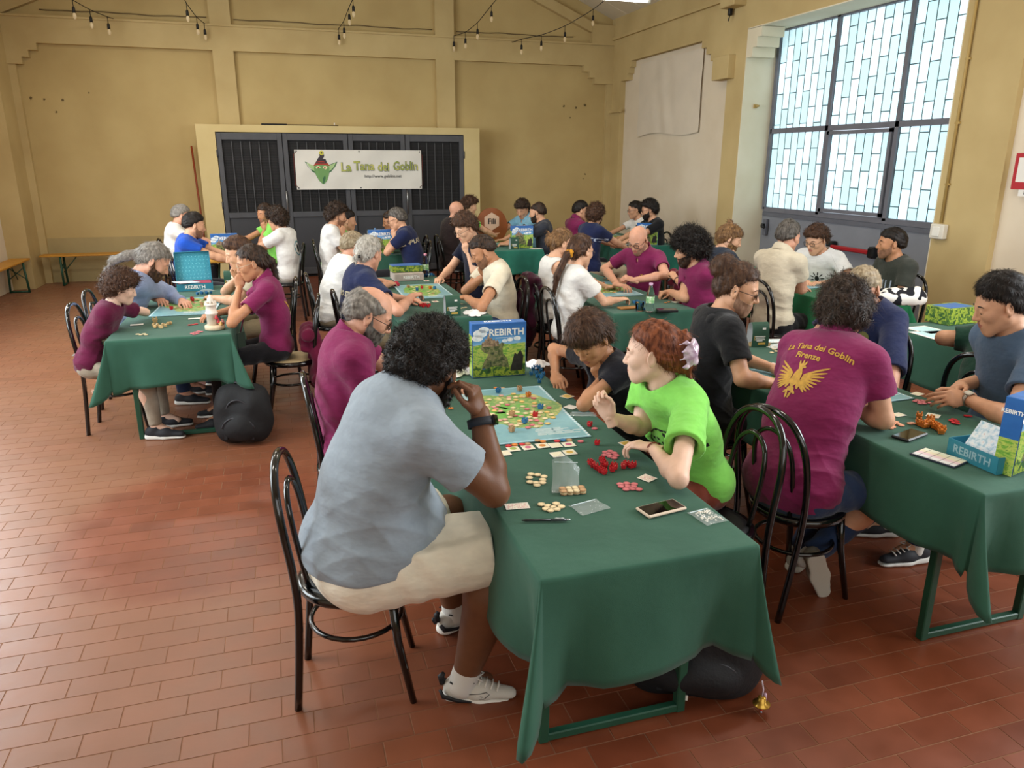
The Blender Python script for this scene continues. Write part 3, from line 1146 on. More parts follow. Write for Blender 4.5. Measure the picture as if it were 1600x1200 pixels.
tablecloth(*TAB['front'], (0.375, 0.36, 0.36, 0.38), [(0.47, 0.07, -0.3), (0.5, 0.15, 0), (0.5, 0.15, 0), (0.50, 0.12, 0.25)], 'large plain green cloth on the table nearest the camera', seed=1)
tablecloth(*TAB['right'], (0.33, 0.36, 0.36, 0.30), [(0.5, 0.2, 0), (0.5, 0.15, 0), (0.5, 0.15, 0), (0.44, 0.15, 0.5)], 'green cloth on the right table with the phone and score sheet', seed=2)
tablecloth(*TAB['left'], (0.33, 0.34, 0.34, 0.34), [(0.40, 0.14, 0), (0.45, 0.15, 0), (0.45, 0.15, 0), (0.44, 0.13, 0)], 'green cloth on the left table with the pale tower game piece', seed=3)
tablecloth(*TAB['mid'], (0.34, 0.34, 0.34, 0.34), [(0.45, 0.16, 0)] * 4, 'green cloth on the middle table under the crumpled napkin', seed=4)
tablecloth(*TAB['bottle'], (0.32, 0.34, 0.34, 0.34), [(0.45, 0.16, 0)] * 4, 'green cloth under the water bottle and black phone', seed=5)
tablecloth(*TAB['door'], (0.36, 0.34, 0.34, 0.36), [(0.45, 0.16, 0)] * 4, 'bright green cloth on the table by the grey door', M_CLOTHB, seed=6)
tablecloth(*TAB['gate'], (0.22, 0.30, 0.30, 0.30), [(0.40, 0.14, 0)] * 4, 'green cloth on the table before the dark gates', seed=7)
tablecloth(*TAB['farmid'], (0.32, 0.30, 0.30, 0.30), [(0.40, 0.14, 0)] * 4, 'blue-green cloth on the far table right of the gates', M_CLOTHT, seed=8, waves=1.6)
tablecloth(*TAB['corner'], (0.40, 0.42, 0.30, 0.30), [(0.50, 0.14, 0)] * 4, 'blue-green cloth on the far table before the white wall bay', M_CLOTHT, seed=9, waves=1.6)
tablecloth(*TAB['edge'], (0.34, 0.34, 0.34, 0.34), [(0.45, 0.16, 0)] * 4, 'green cloth under the bright sheets at the right edge', seed=10)

# benches along the back and left walls
M_BENCH = mat('bench_pine', '#c98f33', rough=0.45, col2='#b88230', vscale=5, stretch=(1, 8, 8))


def bench(c, rz, L_, label):
    t = thing('bench', label, 'bench', c, rz, 'pine benches along the walls')
    b = MB()
    b.box((0, 0, .465), (L_, 0.26, 0.028), M_BENCH, None, .005)
    b.build('seat', t)
    for sx in (-1, 1):
        x = sx * (L_ / 2 - .28)
        for sy in (-1, 1):
            b = MB()
            b.tube([(x, sy * .10, .45), (x, sy * .125, 0)], .016, M_TGREEN, 8)
            b.build('leg', t)
        b = MB()
        b.tube([(x, -.125, .016), (x, .125, .016)], .014, M_TGREEN, 8)
        b.build('foot_bar', t)
        b = MB()
        b.tube([(x, 0, .20), (x - sx * .22, 0, .45)], .008, M_TGREEN, 6)
        b.tube([(x, -.11, .20), (x, .11, .38)], .007, M_TGREEN, 6)
        b.tube([(x, .11, .20), (x, -.11, .38)], .007, M_TGREEN, 6)
        b.build('brace', t)
    return t


bench((-2.46, 13.38, 0), 0, 2.2, 'varnished pine bench along the back wall under the ochre plaster')
bench((-3.74, 11.90, 0), pi / 2, 2.2, 'varnished pine bench along the left wall, cut by the picture edge')
# ------------------------------------------------------------------ implicit surfaces for bodies and clothes
def smin(a, b, k):
    h = np.maximum(k - np.abs(a - b), 0) / k
    return np.minimum(a, b) - h * h * (k * 0.25)


def RC(a, b, ra, rb, n=None, q=1.0):
    """Tapered capsule; with n the section is q times thinner along n."""
    a, b = np.array(a, float), np.array(b, float)
    ba = b - a
    L2 = float(ba @ ba) + 1e-9
    rm = max(ra, rb)
    lo, hi = np.minimum(a, b) - rm, np.maximum(a, b) + rm
    if n is not None:
        n = unit(n)

    def fn(X, Y, Z):
        x, y, z = X - a[0], Y - a[1], Z - a[2]
        t = np.clip((x * ba[0] + y * ba[1] + z * ba[2]) / L2, 0, 1)
        x, y, z = x - t * ba[0], y - t * ba[1], z - t * ba[2]
        r = ra + (rb - ra) * t
        d = np.sqrt(x * x + y * y + z * z)
        if n is None:
            return d - r
        dn = (x * n[0] + y * n[1] + z * n[2]) * (q - 1)
        x, y, z = x + n[0] * dn, y + n[1] * dn, z + n[2] * dn
        d2 = np.sqrt(x * x + y * y + z * z) + 1e-6
        return (d2 - r) * (d + 1e-6) / d2
    return lo, hi, fn


def EL(c, r, R=None):
    c, r = np.array(c, float), np.array(r, float)
    rm = r.max() if R is not None else r
    lo, hi = c - rm, c + rm

    def fn(X, Y, Z):
        x, y, z = X - c[0], Y - c[1], Z - c[2]
        if R is not None:
            x, y, z = (R[0, i] * x + R[1, i] * y + R[2, i] * z for i in range(3))
        k0 = np.sqrt((x / r[0]) ** 2 + (y / r[1]) ** 2 + (z / r[2]) ** 2)
        k1 = np.sqrt((x / r[0] ** 2) ** 2 + (y / r[1] ** 2) ** 2 + (z / r[2] ** 2) ** 2) + 1e-6
        return k0 * (k0 - 1) / k1
    return lo, hi, fn


def HALF(p, n):
    """Half space below the plane through p with normal n (for cutting: keeps the side -n)."""
    p, n = np.array(p, float), unit(n)

    def fn(X, Y, Z):
        return (X - p[0]) * n[0] + (Y - p[1]) * n[1] + (Z - p[2]) * n[2]
    return None, None, fn


def CUT(prim, planes):
    lo, hi, f = prim

    def fn(X, Y, Z):
        d = f(X, Y, Z)
        for p in planes:
            d = np.maximum(d, p[2](X, Y, Z))
        return d
    return lo, hi, fn


class Vol:
    def __init__(s, lo, hi, h):
        lo, hi = np.array(lo, float), np.array(hi, float)
        n = np.ceil((hi - lo) / h).astype(int) + 1
        s.h, s.lo = h, lo
        s.ax = [(lo[i] + h * np.arange(n[i])).astype(np.float32) for i in range(3)]
        s.F = np.full(n, 0.5, np.float32)

    def win(s, lo, hi, m):
        if lo is None:
            sl = [slice(0, len(a)) for a in s.ax]
        else:
            sl = []
            for i in range(3):
                a = max(0, int((lo[i] - m - s.lo[i]) / s.h))
                b = min(len(s.ax[i]), int((hi[i] + m - s.lo[i]) / s.h) + 2)
                if b <= a:
                    return None, None
                sl.append(slice(a, b))
        g = (s.ax[0][sl[0]][:, None, None], s.ax[1][sl[1]][None, :, None], s.ax[2][sl[2]][None, None, :])
        return tuple(sl), g

    def add(s, prim, k=0.02):
        w, g = s.win(prim[0], prim[1], k + 2.5 * s.h)
        if w:
            s.F[w] = smin(s.F[w], prim[2](*g).astype(np.float32), k)
        return s

    def sub(s, prim, k=0.01):
        w, g = s.win(prim[0], prim[1], k + 2.5 * s.h)
        if w:
            s.F[w] = -smin(-s.F[w], prim[2](*g).astype(np.float32), k)
        return s

    def cut(s, plane, k=0.004):
        _, g = s.win(None, None, 0)
        s.F = -smin(-s.F, -plane[2](*g).astype(np.float32), k)
        return s

    def noise(s, fn):
        _, g = s.win(None, None, 0)
        s.F = s.F + fn(*g).astype(np.float32)
        return s

    def mesh(s, smooth=1):
        """Surface nets: (vertices, quads)."""
        F = s.F
        F[0], F[-1], F[:, 0], F[:, -1], F[:, :, 0], F[:, :, -1] = (0.5,) * 6
        I = F < 0
        n = np.array(F.shape) - 1
        c = I[:-1, :-1, :-1].astype(np.int8)
        c = c + I[1:, :-1, :-1] + I[:-1, 1:, :-1] + I[1:, 1:, :-1] + I[:-1, :-1, 1:] + I[1:, :-1, 1:] + I[:-1, 1:, 1:] + I[1:, 1:, 1:]
        act = np.argwhere((c > 0) & (c < 8))
        if len(act) == 0:
            return np.zeros((0, 3)), np.zeros((0, 4), np.int32)
        ids = np.full(n, -1, np.int32)
        ids[act[:, 0], act[:, 1], act[:, 2]] = np.arange(len(act))
        off = np.array([[i, j, k] for i in (0, 1) for j in (0, 1) for k in (0, 1)])
        vals = np.stack([F[act[:, 0] + o[0], act[:, 1] + o[1], act[:, 2] + o[2]] for o in off], 1)
        P = np.zeros((len(act), 3))
        cnt = np.zeros(len(act))
        for a in range(8):
            for b in range(a + 1, 8):
                if np.abs(off[a] - off[b]).sum() == 1:
                    va, vb = vals[:, a], vals[:, b]
                    m = (va < 0) != (vb < 0)
                    t = np.where(m, va / np.where(m, va - vb, 1), 0)
                    P += np.where(m[:, None], off[a] + t[:, None] * (off[b] - off[a]), 0)
                    cnt += m
        V = (act + P / cnt[:, None]) * s.h + s.lo
        Q = []
        for ax in range(3):
            u, v = (ax + 1) % 3, (ax + 2) % 3
            sl0 = [slice(1, -1)] * 3
            sl1 = [slice(1, -1)] * 3
            sl0[ax], sl1[ax] = slice(0, -1), slice(1, None)
            A0, A1 = I[tuple(sl0)], I[tuple(sl1)]
            e = np.argwhere(A0 != A1)
            if len(e) == 0:
                continue
            flip = A0[e[:, 0], e[:, 1], e[:, 2]]
            o = np.ones(3, int)
            o[ax] = 0
            e = e + o
            du, dv = np.zeros(3, int), np.zeros(3, int)
            du[u], dv[v] = 1, 1
            g = lambda x: ids[x[:, 0], x[:, 1], x[:, 2]]
            q = np.stack([g(e - du - dv), g(e - dv), g(e), g(e - du)], 1)
            q[~flip] = q[~flip][:, ::-1]
            Q.append(q)
        Q = np.concatenate(Q)
        for _ in range(smooth):
            V = relax(V, Q, 0.5)
        return V, Q


def relax(V, Q, w):
    a = np.concatenate([Q[:, i] for i in range(4)] * 2)
    b = np.concatenate([Q[:, (i + 1) % 4] for i in range(4)] + [Q[:, (i + 3) % 4] for i in range(4)])
    c = np.bincount(a, minlength=len(V)) + 1e-9
    M = np.stack([np.bincount(a, weights=V[b, i], minlength=len(V)) for i in range(3)], 1) / c[:, None]
    return V + (M - V) * w


def vnormals(V, Q):
    n = np.cross(V[Q[:, 2]] - V[Q[:, 0]], V[Q[:, 3]] - V[Q[:, 1]])
    N = np.zeros_like(V)
    for i in range(3):
        N[:, i] = sum(np.bincount(Q[:, k], weights=n[:, i], minlength=len(V)) for k in range(4))
    return N / (np.linalg.norm(N, axis=1)[:, None] + 1e-12)


def gyr(X, Y, Z, f, s=0.0):
    return np.sin(X * f + s) * np.cos(Y * f * 1.13 + s * 2) + np.sin(Y * f * 0.93 + s * 3) * np.cos(Z * f * 1.07 + s) + np.sin(Z * f + s * 5) * np.cos(X * f * 1.21 + s * 4)


# ------------------------------------------------------------------ head (local: x to the nose, y left, z up; origin between the ears)
def head_prims(kind, grow=0.0):
    g = grow
    jw = {'m': 0.050, 'f': 0.042, 'c': 0.043}[kind]
    ch = {'m': -0.103, 'f': -0.098, 'c': -0.092}[kind]
    nose = {'m': 1.0, 'f': 0.82, 'c': 0.7}[kind]
    L = [
        (EL((-0.014, 0, 0.030), (0.099 + g, 0.077 + g, 0.092 + g)), 0.01),
        (EL((0.028, 0, -0.022), (0.064 + g, 0.063 + g, 0.085 + g)), 0.03),
        (RC((0.0, jw, -0.055), (0.064, 0.012, ch), 0.026 + g, 0.022 + g), 0.025),
        (RC((0.0, -jw, -0.055), (0.064, -0.012, ch), 0.026 + g, 0.022 + g), 0.025),
        (EL((0.070, 0, -0.066), (0.026 + g, 0.032 + g, 0.034 + g)), 0.02),
        (EL((0.058, 0.040, -0.022), (0.026 + g, 0.022 + g, 0.024 + g)), 0.02),
        (EL((0.058, -0.040, -0.022), (0.026 + g, 0.022 + g, 0.024 + g)), 0.02),
    ]
    return L, nose


HEADS = {}


def head_mesh(kind, h):
    key = (kind, h)
    if key in HEADS:
        return HEADS[key]
    L, nose = head_prims(kind)
    v = Vol((-0.15, -0.12, -0.20), (0.16, 0.12, 0.15), h)
    for p, k in L:
        v.add(p, k)
    for s in (1, -1):
        v.sub(EL((0.101, 0.033 * s, 0.006), (0.018, 0.019, 0.014)), 0.012)          # eye sockets
        v.add(EL((0.079, 0.032 * s, 0.0035), (0.0135, 0.0155, 0.0125)), 0.004)       # lids
        v.add(RC((0.084, 0.016 * s, 0.022), (0.072, 0.048 * s, 0.022), 0.008, 0.007), 0.014)  # brow
    n = nose
    v.add(RC((0.086, 0, 0.010), (0.104 + 0.010 * (n - .7), 0, -0.026), 0.008, 0.0105 * (0.6 + .4 * n)), 0.012)
    v.add(EL((0.103, 0, -0.031), (0.015 * n, 0.012, 0.010)), 0.007)
    for s in (1, -1):
        v.add(EL((0.096, 0.0115 * s, -0.033), (0.010, 0.0075, 0.0075)), 0.005)
    v.add(RC((0.0915, 0.015, -0.0575), (0.0915, -0.015, -0.0575), 0.0055, 0.0055), 0.006)
    v.add(RC((0.0900, 0.013, -0.0680), (0.0900, -0.013, -0.0680), 0.0065, 0.0065), 0.006)
    v.sub(RC((0.101, 0.022, -0.0625), (0.101, -0.022, -0.0625), 0.0035, 0.0035), 0.004)
    for s in (1, -1):                                                              # ears
        R = rotz(s * 0.45) @ roty(-0.15)
        v.add(EL((-0.012, 0.083 * s, -0.004), (0.020, 0.008, 0.033), R), 0.005)
        v.add(EL((-0.006, 0.079 * s, -0.030), (0.010, 0.007, 0.011), R), 0.005)
        v.sub(EL((-0.010, 0.0925 * s, -0.001), (0.011, 0.006, 0.019), R), 0.004)
    v.add(RC((-0.022, 0, -0.05), (-0.045, 0, -0.21), 0.057 if kind == 'm' else 0.048, 0.054 if kind == 'm' else 0.045), 0.025)
    v.cut(HALF((-0.03, 0, -0.155), (0.25, 0, -1)), 0.004)
    V, Q = v.mesh(1)
    c = V[Q].mean(1)
    lip = (c[:, 0] > 0.086) & (np.abs(c[:, 1]) < 0.024 - 0.9 * np.abs(c[:, 2] + 0.0625)) & (np.abs(c[:, 2] + 0.0625) < 0.0125)
    HEADS[key] = (V, Q, lip.astype(np.int32))
    return HEADS[key]


# ------------------------------------------------------------------ hand (right; local: x along the fingers, y to the thumb, z back of the hand; origin at the wrist)
HAND_POSES = {  # (curl of the four fingers at three joints, thumb: spread, curl, opposition), spread of fingers
    'flat': ([(14, 18, 12)] * 4, (38, 18, 0.25), 1.0),
    'relax': ([(26, 34, 22), (32, 38, 24), (38, 42, 26), (42, 44, 28)], (34, 25, 0.5), 0.9),
    'fist': ([(72, 88, 55), (74, 90, 55), (76, 90, 55), (78, 88, 55)], (26, 45, 0.9), 0.7),
    'chin': ([(48, 74, 40), (52, 78, 42), (56, 80, 44), (58, 80, 44)], (30, 25, 0.6), 0.8),
    'pinch': ([(44, 46, 26), (58, 60, 30), (66, 70, 40), (70, 74, 40)], (30, 22, 1.0), 0.8),
    'point': ([(30, 62, 40), (40, 66, 40), (52, 70, 40), (58, 74, 40)], (30, 30, 0.8), 0.9),
}
HANDS = {}


def hand_mesh(pose, h):
    key = (pose, h)
    if key in HANDS:
        return HANDS[key]
    fingers, (tsp, tcu, top), spread = HAND_POSES[pose]
    v = Vol((-0.05, -0.09, -0.14), (0.21, 0.11, 0.06), h)
    v.add(RC((-0.045, 0, 0), (0.012, 0, 0), 0.026, 0.027, (0, 0, 1), 1.35), 0.01)
    v.add(EL((0.048, -0.002, 0), (0.050, 0.041, 0.015)), 0.02)
    v.add(RC((0.075, 0.026, 0.001), (0.075, -0.026, -0.001), 0.0125, 0.0105), 0.012)
    base = [(0.088, 0.030), (0.092, 0.010), (0.089, -0.010), (0.081, -0.028)]
    lens = [(0.042, 0.026, 0.020), (0.046, 0.029, 0.021), (0.043, 0.027, 0.020), (0.033, 0.021, 0.018)]
    rad = [0.0088, 0.0090, 0.0085, 0.0076]
    for i in range(4):
        a = math.radians((1.5 - i) * 4.0 * spread)
        p = np.array([base[i][0], base[i][1] * spread, 0.0])
        ang = 0.0
        for j in range(3):
            ang += math.radians(fingers[i][j])
            d = np.array([math.cos(ang) * math.cos(a), math.cos(ang) * math.sin(a), -math.sin(ang)])
            q = p + d * lens[i][j]
            r = rad[i] * (1 - 0.09 * j)
            v.add(RC(p, q, r, r * 0.93), 0.0035)
            p = q
    # thumb leaves the side of the palm near its base
    a = math.radians(tsp)
    p = np.array([0.020, 0.026, -0.006])
    d = unit([math.cos(a), math.sin(a), -0.35 * top])
    q = p + d * 0.043
    v.add(RC(p, q, 0.0150, 0.0105), 0.014)
    for j, l in ((0, 0.030), (1, 0.025)):
        a -= math.radians(tcu)
        d = unit([math.cos(a), math.sin(a), -0.45 * top])
        p, q = q, q + d * l
        v.add(RC(p, q, 0.0098 - j * 0.0008, 0.0088 - j * 0.001), 0.004)
    HANDS[key] = v.mesh(1)
    return HANDS[key]


# ------------------------------------------------------------------ hair
def strands(V, Q, n, length, width, lift, curl, crown=(-0.04, 0, 0.12), gravity=0.6, part=None, sel=None, rng=RNG):
    """Thin tapered locks growing out of the hair surface, so that the outline is not smooth."""
    if sel is not None:
        Q = Q[sel(V[Q].mean(1))]
    if len(Q) == 0 or n == 0:
        return np.zeros((0, 3)), np.zeros((0, 4), np.int32)
    N = vnormals(V, Q) if sel is None else None
    a = Q[rng.integers(0, len(Q), n)]
    w = rng.dirichlet((1, 1, 1, 1), n)
    P = (V[a] * w[:, :, None]).sum(1)
    nn = np.cross(V[a[:, 2]] - V[a[:, 0]], V[a[:, 3]] - V[a[:, 1]])
    nn /= np.linalg.norm(nn, axis=1)[:, None] + 1e-12
    if curl > 0.9:
        D = rng.normal(size=(n, 3))
    else:
        D = P - np.array(crown)
        D /= np.linalg.norm(D, axis=1)[:, None] + 1e-9
        D = D + np.array([0, 0, -gravity]) + rng.normal(size=(n, 3)) * (0.15 + curl)
    D = D - nn * (D * nn).sum(1)[:, None]
    D /= np.linalg.norm(D, axis=1)[:, None] + 1e-9
    S = np.cross(D, nn)
    L = length * rng.uniform(0.5, 1.2, n)[:, None]
    W = width * rng.uniform(0.6, 1.3, n)[:, None]
    pts, segs = [], 3
    cv = rng.normal(size=(n, 1)) * curl
    for i in range(segs + 1):
        t = i / segs
        c = P + D * L * t + nn * (0.001 + lift * L * math.sin(t * pi * 0.65)) + S * cv * L * t * t + S * curl * 0.25 * L * math.sin(t * 5.0)
        if gravity > 0.3:
            c = c - nn * (L * t * t * 0.35)
        ww = W * (1 - 0.85 * t)
        pts.append(c - S * ww)
        pts.append(c + S * ww)
    m = 2 * (segs + 1)
    VV = np.stack(pts, 1).reshape(-1, 3)
    b = np.arange(n)[:, None] * m
    FF = np.concatenate([b + np.array([2 * i, 2 * i + 1, 2 * i + 3, 2 * i + 2]) for i in range(segs)])
    return VV, FF.astype(np.int32)


def hair_mesh(st, h, kind, near):
    """Cap of hair from style st (dict) in head space, plus locks."""
    t, sd, bk = st.get('t', 0.018), st.get('sd', 0.010), st.get('bk', 0.014)
    pl, curl, cf = st.get('pl', 0.0), st.get('curl', 0.0), st.get('cf', 60.0)
    ext = st.get('ext', [])
    lo, hi = np.array([-0.24, -0.20, -0.16]), np.array([0.17, 0.20, 0.24])
    for e in ext:
        lo, hi = np.minimum(lo, e[0][0] - 0.03), np.maximum(hi, e[0][1] + 0.03)
    v = Vol(lo, hi, h)
    v.add(EL((-0.014, 0, 0.030 + (t - sd) * .3), (0.099 + (t + bk) * .42, 0.077 + sd, 0.092 + t)), 0.01)
    v.add(EL((-0.045 - bk * .5, 0, 0.0), (0.070 + bk * .5, 0.070 + sd, 0.085 + bk * .3)), 0.03)
    fr = st.get('front', 0.0)
    if fr:
        v.add(EL((0.055, 0, 0.095), (0.040 + fr * .4, 0.060, 0.022 + fr * .6)), 0.03)
    if curl:
        v.noise(lambda X, Y, Z: curl * (gyr(X, Y, Z, cf) * 0.55 + gyr(X, Y, Z, cf * 2.1, 1.7) * 0.35 + gyr(X, Y, Z, cf * 4.1, 0.6) * 0.15))
    else:
        v.noise(lambda X, Y, Z: 0.0022 * np.sin(np.arctan2(Y, Z + 0.05) * 26 + 6 * np.sin(X * 22)) + 0.0015 * gyr(X, Y, Z, 70))
    # hairline: from the forehead over the ears to the nape
    hl = st.get('line', (-0.62, 0.78))
    _, (X, Y, Z) = v.win(None, None, 0)
    side = np.clip((np.abs(Y) - 0.045) / 0.03, 0, 1) * np.clip((X + 0.02) / 0.05, 0, 1)
    plane = -(hl[0] * X + hl[1] * Z) - 0.004 - pl + 0.018 * side * st.get('temple', 1.0) + 0.003 * np.sin(Y * 90)
    v.F = -smin(-v.F, -plane.astype(np.float32), 0.012)
    if not st.get('bangs'):                         # the hair thins out towards the hairline
        cr = EL((-0.014, 0, 0.030), (0.099, 0.077, 0.092))[2](X, Y, Z)
        cr = np.minimum(cr, EL((0.028, 0, -0.022), (0.064, 0.063, 0.085))[2](X, Y, Z))
        cr = np.minimum(cr, RC((-0.022, 0, -0.05), (-0.045, 0, -0.21), 0.053, 0.05)[2](X, Y, Z))
        thin = cr - (0.0035 + 0.75 * np.maximum(-plane, 0))
        v.F = -smin(-v.F, -thin.astype(np.float32), 0.006)
    if not st.get('over_ears'):
        for s in (1, -1):
            v.sub(EL((0.006, (0.090 + sd * .7) * s, -0.016 - sd * .35), (0.034 + sd * .2, 0.030 + sd * .7, 0.040 + sd * .25)), 0.008)
    if st.get('bald'):
        b = st['bald']
        v.sub(EL((0.045, 0, 0.13), (0.115 * b, 0.066 * b, 0.085 * b)), 0.012)
    for p, k in ext:
        v.add(p, k)
    V, Q = v.mesh(1)
    n = st.get('n', 2600 if near else 500)
    SV, SF = strands(V, Q, n, st.get('len', 0.045), st.get('wid', 0.0014 if near else 0.0028), st.get('lift', 0.16), st.get('sc', 0.25 if not curl else 1.0), gravity=st.get('grav', 0.6))
    return np.concatenate([V, SV]), np.concatenate([Q, SF + len(V)])


def beard_mesh(kind, t, h, style, near):
    L, _ = head_prims(kind, t)
    v = Vol((-0.06, -0.11, -0.17), (0.15, 0.11, 0.05), h)
    for p, k in L:
        v.add(p, k)
    v.noise(lambda X, Y, Z: 0.3 * t * gyr(X, Y, Z, 160))
    _, (X, Y, Z) = v.win(None, None, 0)
    if style == 'full':
        m = Z + 0.026 + 0.020 * np.clip(X / 0.08, 0, 1) - 0.05 * np.clip((0.028 - X) / 0.02, 0, 1) * 0.8
        m = np.maximum(m, -(X - 0.004))
    else:  # moustache and chin
        m = np.maximum(Z + 0.043, -(X - 0.052))
        m = np.maximum(m, np.abs(Y) - 0.034)
    v.F = np.maximum(v.F, m.astype(np.float32))
    v.sub(EL((0.105, 0, -0.0625), (0.030, 0.022, 0.011)), 0.004)
    v.sub(EL((0.105, 0, -0.020), (0.030, 0.03, 0.022)), 0.004)
    if t > 0.009:
        v.add(EL((0.062, 0, -0.105 - t), (0.030, 0.034, 0.020 + t)), 0.02)
        v.sub(EL((0.105, 0, -0.0625), (0.030, 0.018, 0.009)), 0.004)
    V, Q = v.mesh(1)
    if t > 0.005 and near:
        SV, SF = strands(V, Q, 1400, 0.016, 0.0009, 0.25, 0.4, crown=(0.02, 0, 0.05), gravity=0.4)
        return np.concatenate([V, SV]), np.concatenate([Q, SF + len(V)])
    return V, Q


# ------------------------------------------------------------------ small shared pieces
def eye_mesh(iris):
    key = 'eye_' + iris
    if key in TEXT_CACHE:
        return TEXT_CACHE[key]
    b = MB()
    w, d = mat('eye_white', '#e8e2da', rough=0.25), mat('iris_' + iris, iris, rough=0.15)
    V, F, sm = [], [], []
    nu, nv = 12, 8
    for i in range(nv + 1):
        th = pi * i / nv
        for k in range(nu):
            V.append((0.0106 * math.cos(th), 0.0106 * math.sin(th) * math.cos(2 * pi * k / nu), 0.0106 * math.sin(th) * math.sin(2 * pi * k / nu)))
    for i in range(nv):
        for k in range(nu):
            l = (k + 1) % nu
            F.append((i * nu + k, (i + 1) * nu + k, (i + 1) * nu + l, i * nu + l))
    b.add(V, F[:2 * nu], d, True)
    b.add(V, F[2 * nu:], w, True)
    TEXT_CACHE[key] = b.mesh('eye')
    return TEXT_CACHE[key]


def brow_mesh(m):
    key = 'brow_' + m.name
    if key not in TEXT_CACHE:
        b = MB()
        b.tube([(0.004, -0.020, -0.003), (0.006, -0.006, 0.002), (0.003, 0.010, 0.003), (-0.006, 0.022, -0.003)], [0.0022, 0.0035, 0.0032, 0.0012], m, 6)
        TEXT_CACHE[key] = b.mesh('eyebrow')
    return TEXT_CACHE[key]


def glasses(parent, R, c, s, m, round_=True, near=True):
    """Frame with lens pieces; built in head space, then set on the head."""
    b = MB()
    T = lambda p: R @ (np.array(p) * s) + c
    lens_pts = []
    for sd in (1, -1):
        ring = []
        for k in range(16):
            a = 2 * pi * k / 16
            ca, sa = math.cos(a), math.sin(a)
            if not round_:
                ca, sa = (abs(ca) ** 0.6) * np.sign(ca), (abs(sa) ** 0.6) * np.sign(sa)
            ring.append(T((0.100 - 0.10 * abs(0.034 + 0.024 * ca * 1) * 0.25, sd * (0.033 + 0.024 * ca), 0.000 + 0.019 * sa)))
        b.tube(ring, 0.0016 if round_ else 0.0026, m, 6, closed=True)
        lens_pts.append(ring)
        b.tube([T((0.095, sd * 0.057, 0.004)), T((0.075, sd * 0.078, 0.006)), T((0.0, sd * 0.088, 0.008)), T((-0.012, sd * 0.089, -0.004))], 0.0017, m, 6)
    b.tube([T((0.100, 0.010, 0.004)), T((0.104, 0, 0.007)), T((0.100, -0.010, 0.004))], 0.0016, m, 6)
    g = b.build('glasses', parent)
    if near:
        lm = mat('lens_glass', '#ffffff', rough=0.02, trans=1.0, ior=1.02, spec=0.3)
        for ring in lens_pts:
            lb = MB()
            lb.add(ring, [tuple(range(16))], lm)
            lb.build('lens', g)
    return g


SHOE_CACHE = {}


def shoe_meshes(kind):
    """Upper and sole of a right-or-left neutral shoe; toe to +x, ankle at the origin, sole bottom at z -0.09."""
    if kind in SHOE_CACHE:
        return SHOE_CACHE[kind]
    v = Vol((-0.10, -0.07, -0.10), (0.24, 0.07, 0.06), 0.006)
    v.add(RC((-0.045, 0, -0.050), (0.06, 0, -0.048), 0.036, 0.040), 0.02)
    v.add(RC((0.05, 0.003, -0.055), (0.165, 0.004, -0.063), 0.042, 0.027, (0, 0, 1), 1.25), 0.03)
    v.add(RC((-0.03, 0, -0.03), (0.0, 0, 0.0), 0.037, 0.038), 0.02)
    v.cut(HALF((0, 0, -0.072), (0, 0, -1)))
    v.cut(HALF((0, 0, 0.006), (-0.25, 0, 1)))
    up = v.mesh(1)
    v = Vol((-0.11, -0.08, -0.11), (0.25, 0.08, -0.03), 0.006)
    v.add(RC((-0.045, 0, -0.078), (0.06, 0, -0.078), 0.041, 0.041), 0.01)
    v.add(RC((0.06, 0.003, -0.078), (0.165, 0.004, -0.078), 0.046, 0.032), 0.02)
    v.cut(HALF((0, 0, -0.060), (0.10, 0, 1)))
    v.cut(HALF((0, 0, -0.090), (0, 0, -1)))
    so = v.mesh(1)
    SHOE_CACHE[kind] = (up, so)
    return SHOE_CACHE[kind]


def shoe(parent, ank, R, upper, sole, near, lace=None, meshes={}):
    up, so = shoe_meshes('low')
    key = (upper.name, sole.name)
    if key not in meshes:
        meshes[key] = (mesh_np('shoe', up[0], up[1], [upper]), mesh_np('sole', so[0], so[1], [sole]))
    o = link('shoe', meshes[key][0], parent)
    M4 = Matrix([list(R[i]) + [ank[i]] for i in range(3)] + [[0, 0, 0, 1]])
    o.matrix_local = M4
    link('sole', meshes[key][1], o)
    if near:
        b = MB()
        lm = lace or sole
        for i in range(4):
            x = 0.055 + i * 0.022
            z = -0.002 - i * 0.008
            b.tube([(x, -0.028, z - 0.008), (x + 0.006, 0, z + 0.001), (x + 0.004, 0.028, z - 0.008)], 0.0032, lm, 6)
        b.tube([(0.045, 0, 0.002), (0.05, 0.022, 0.012), (0.07, 0.026, 0.003), (0.055, 0.004, 0.004)], 0.0028, lm, 6)
        b.tube([(0.045, 0, 0.002), (0.05, -0.022, 0.012), (0.07, -0.026, 0.003), (0.055, -0.004, 0.004)], 0.0028, lm, 6)
        b.build('laces', o)
    return o
# ------------------------------------------------------------------ a seated person
SKIN = {
    'fair': ('#dcab8c', '#c47a6c'), 'light': ('#cf9c7c', '#b06c5e'), 'tan': ('#b98462', '#965a4c'),
    'rosy': ('#d09a80', '#b56c62'), 'dark': ('#6b4630', '#5a352c'), 'pale': ('#e2bca6', '#c88078'),
}


def skin_mats(k):
    a, b = SKIN[k]
    return [mat('skin_' + k, a, rough=0.48, spec=0.4, var=0.05, vscale=30, bump=0.12, bscale=300),
            mat('lip_' + k, b, rough=0.4)]


def hair_mat(name, a, b):
    return mat('hair_' + name, a, rough=0.5, spec=0.35, col2=b, vscale=70, stretch=(1, 1, 0.35), bump=0.3, bscale=220)


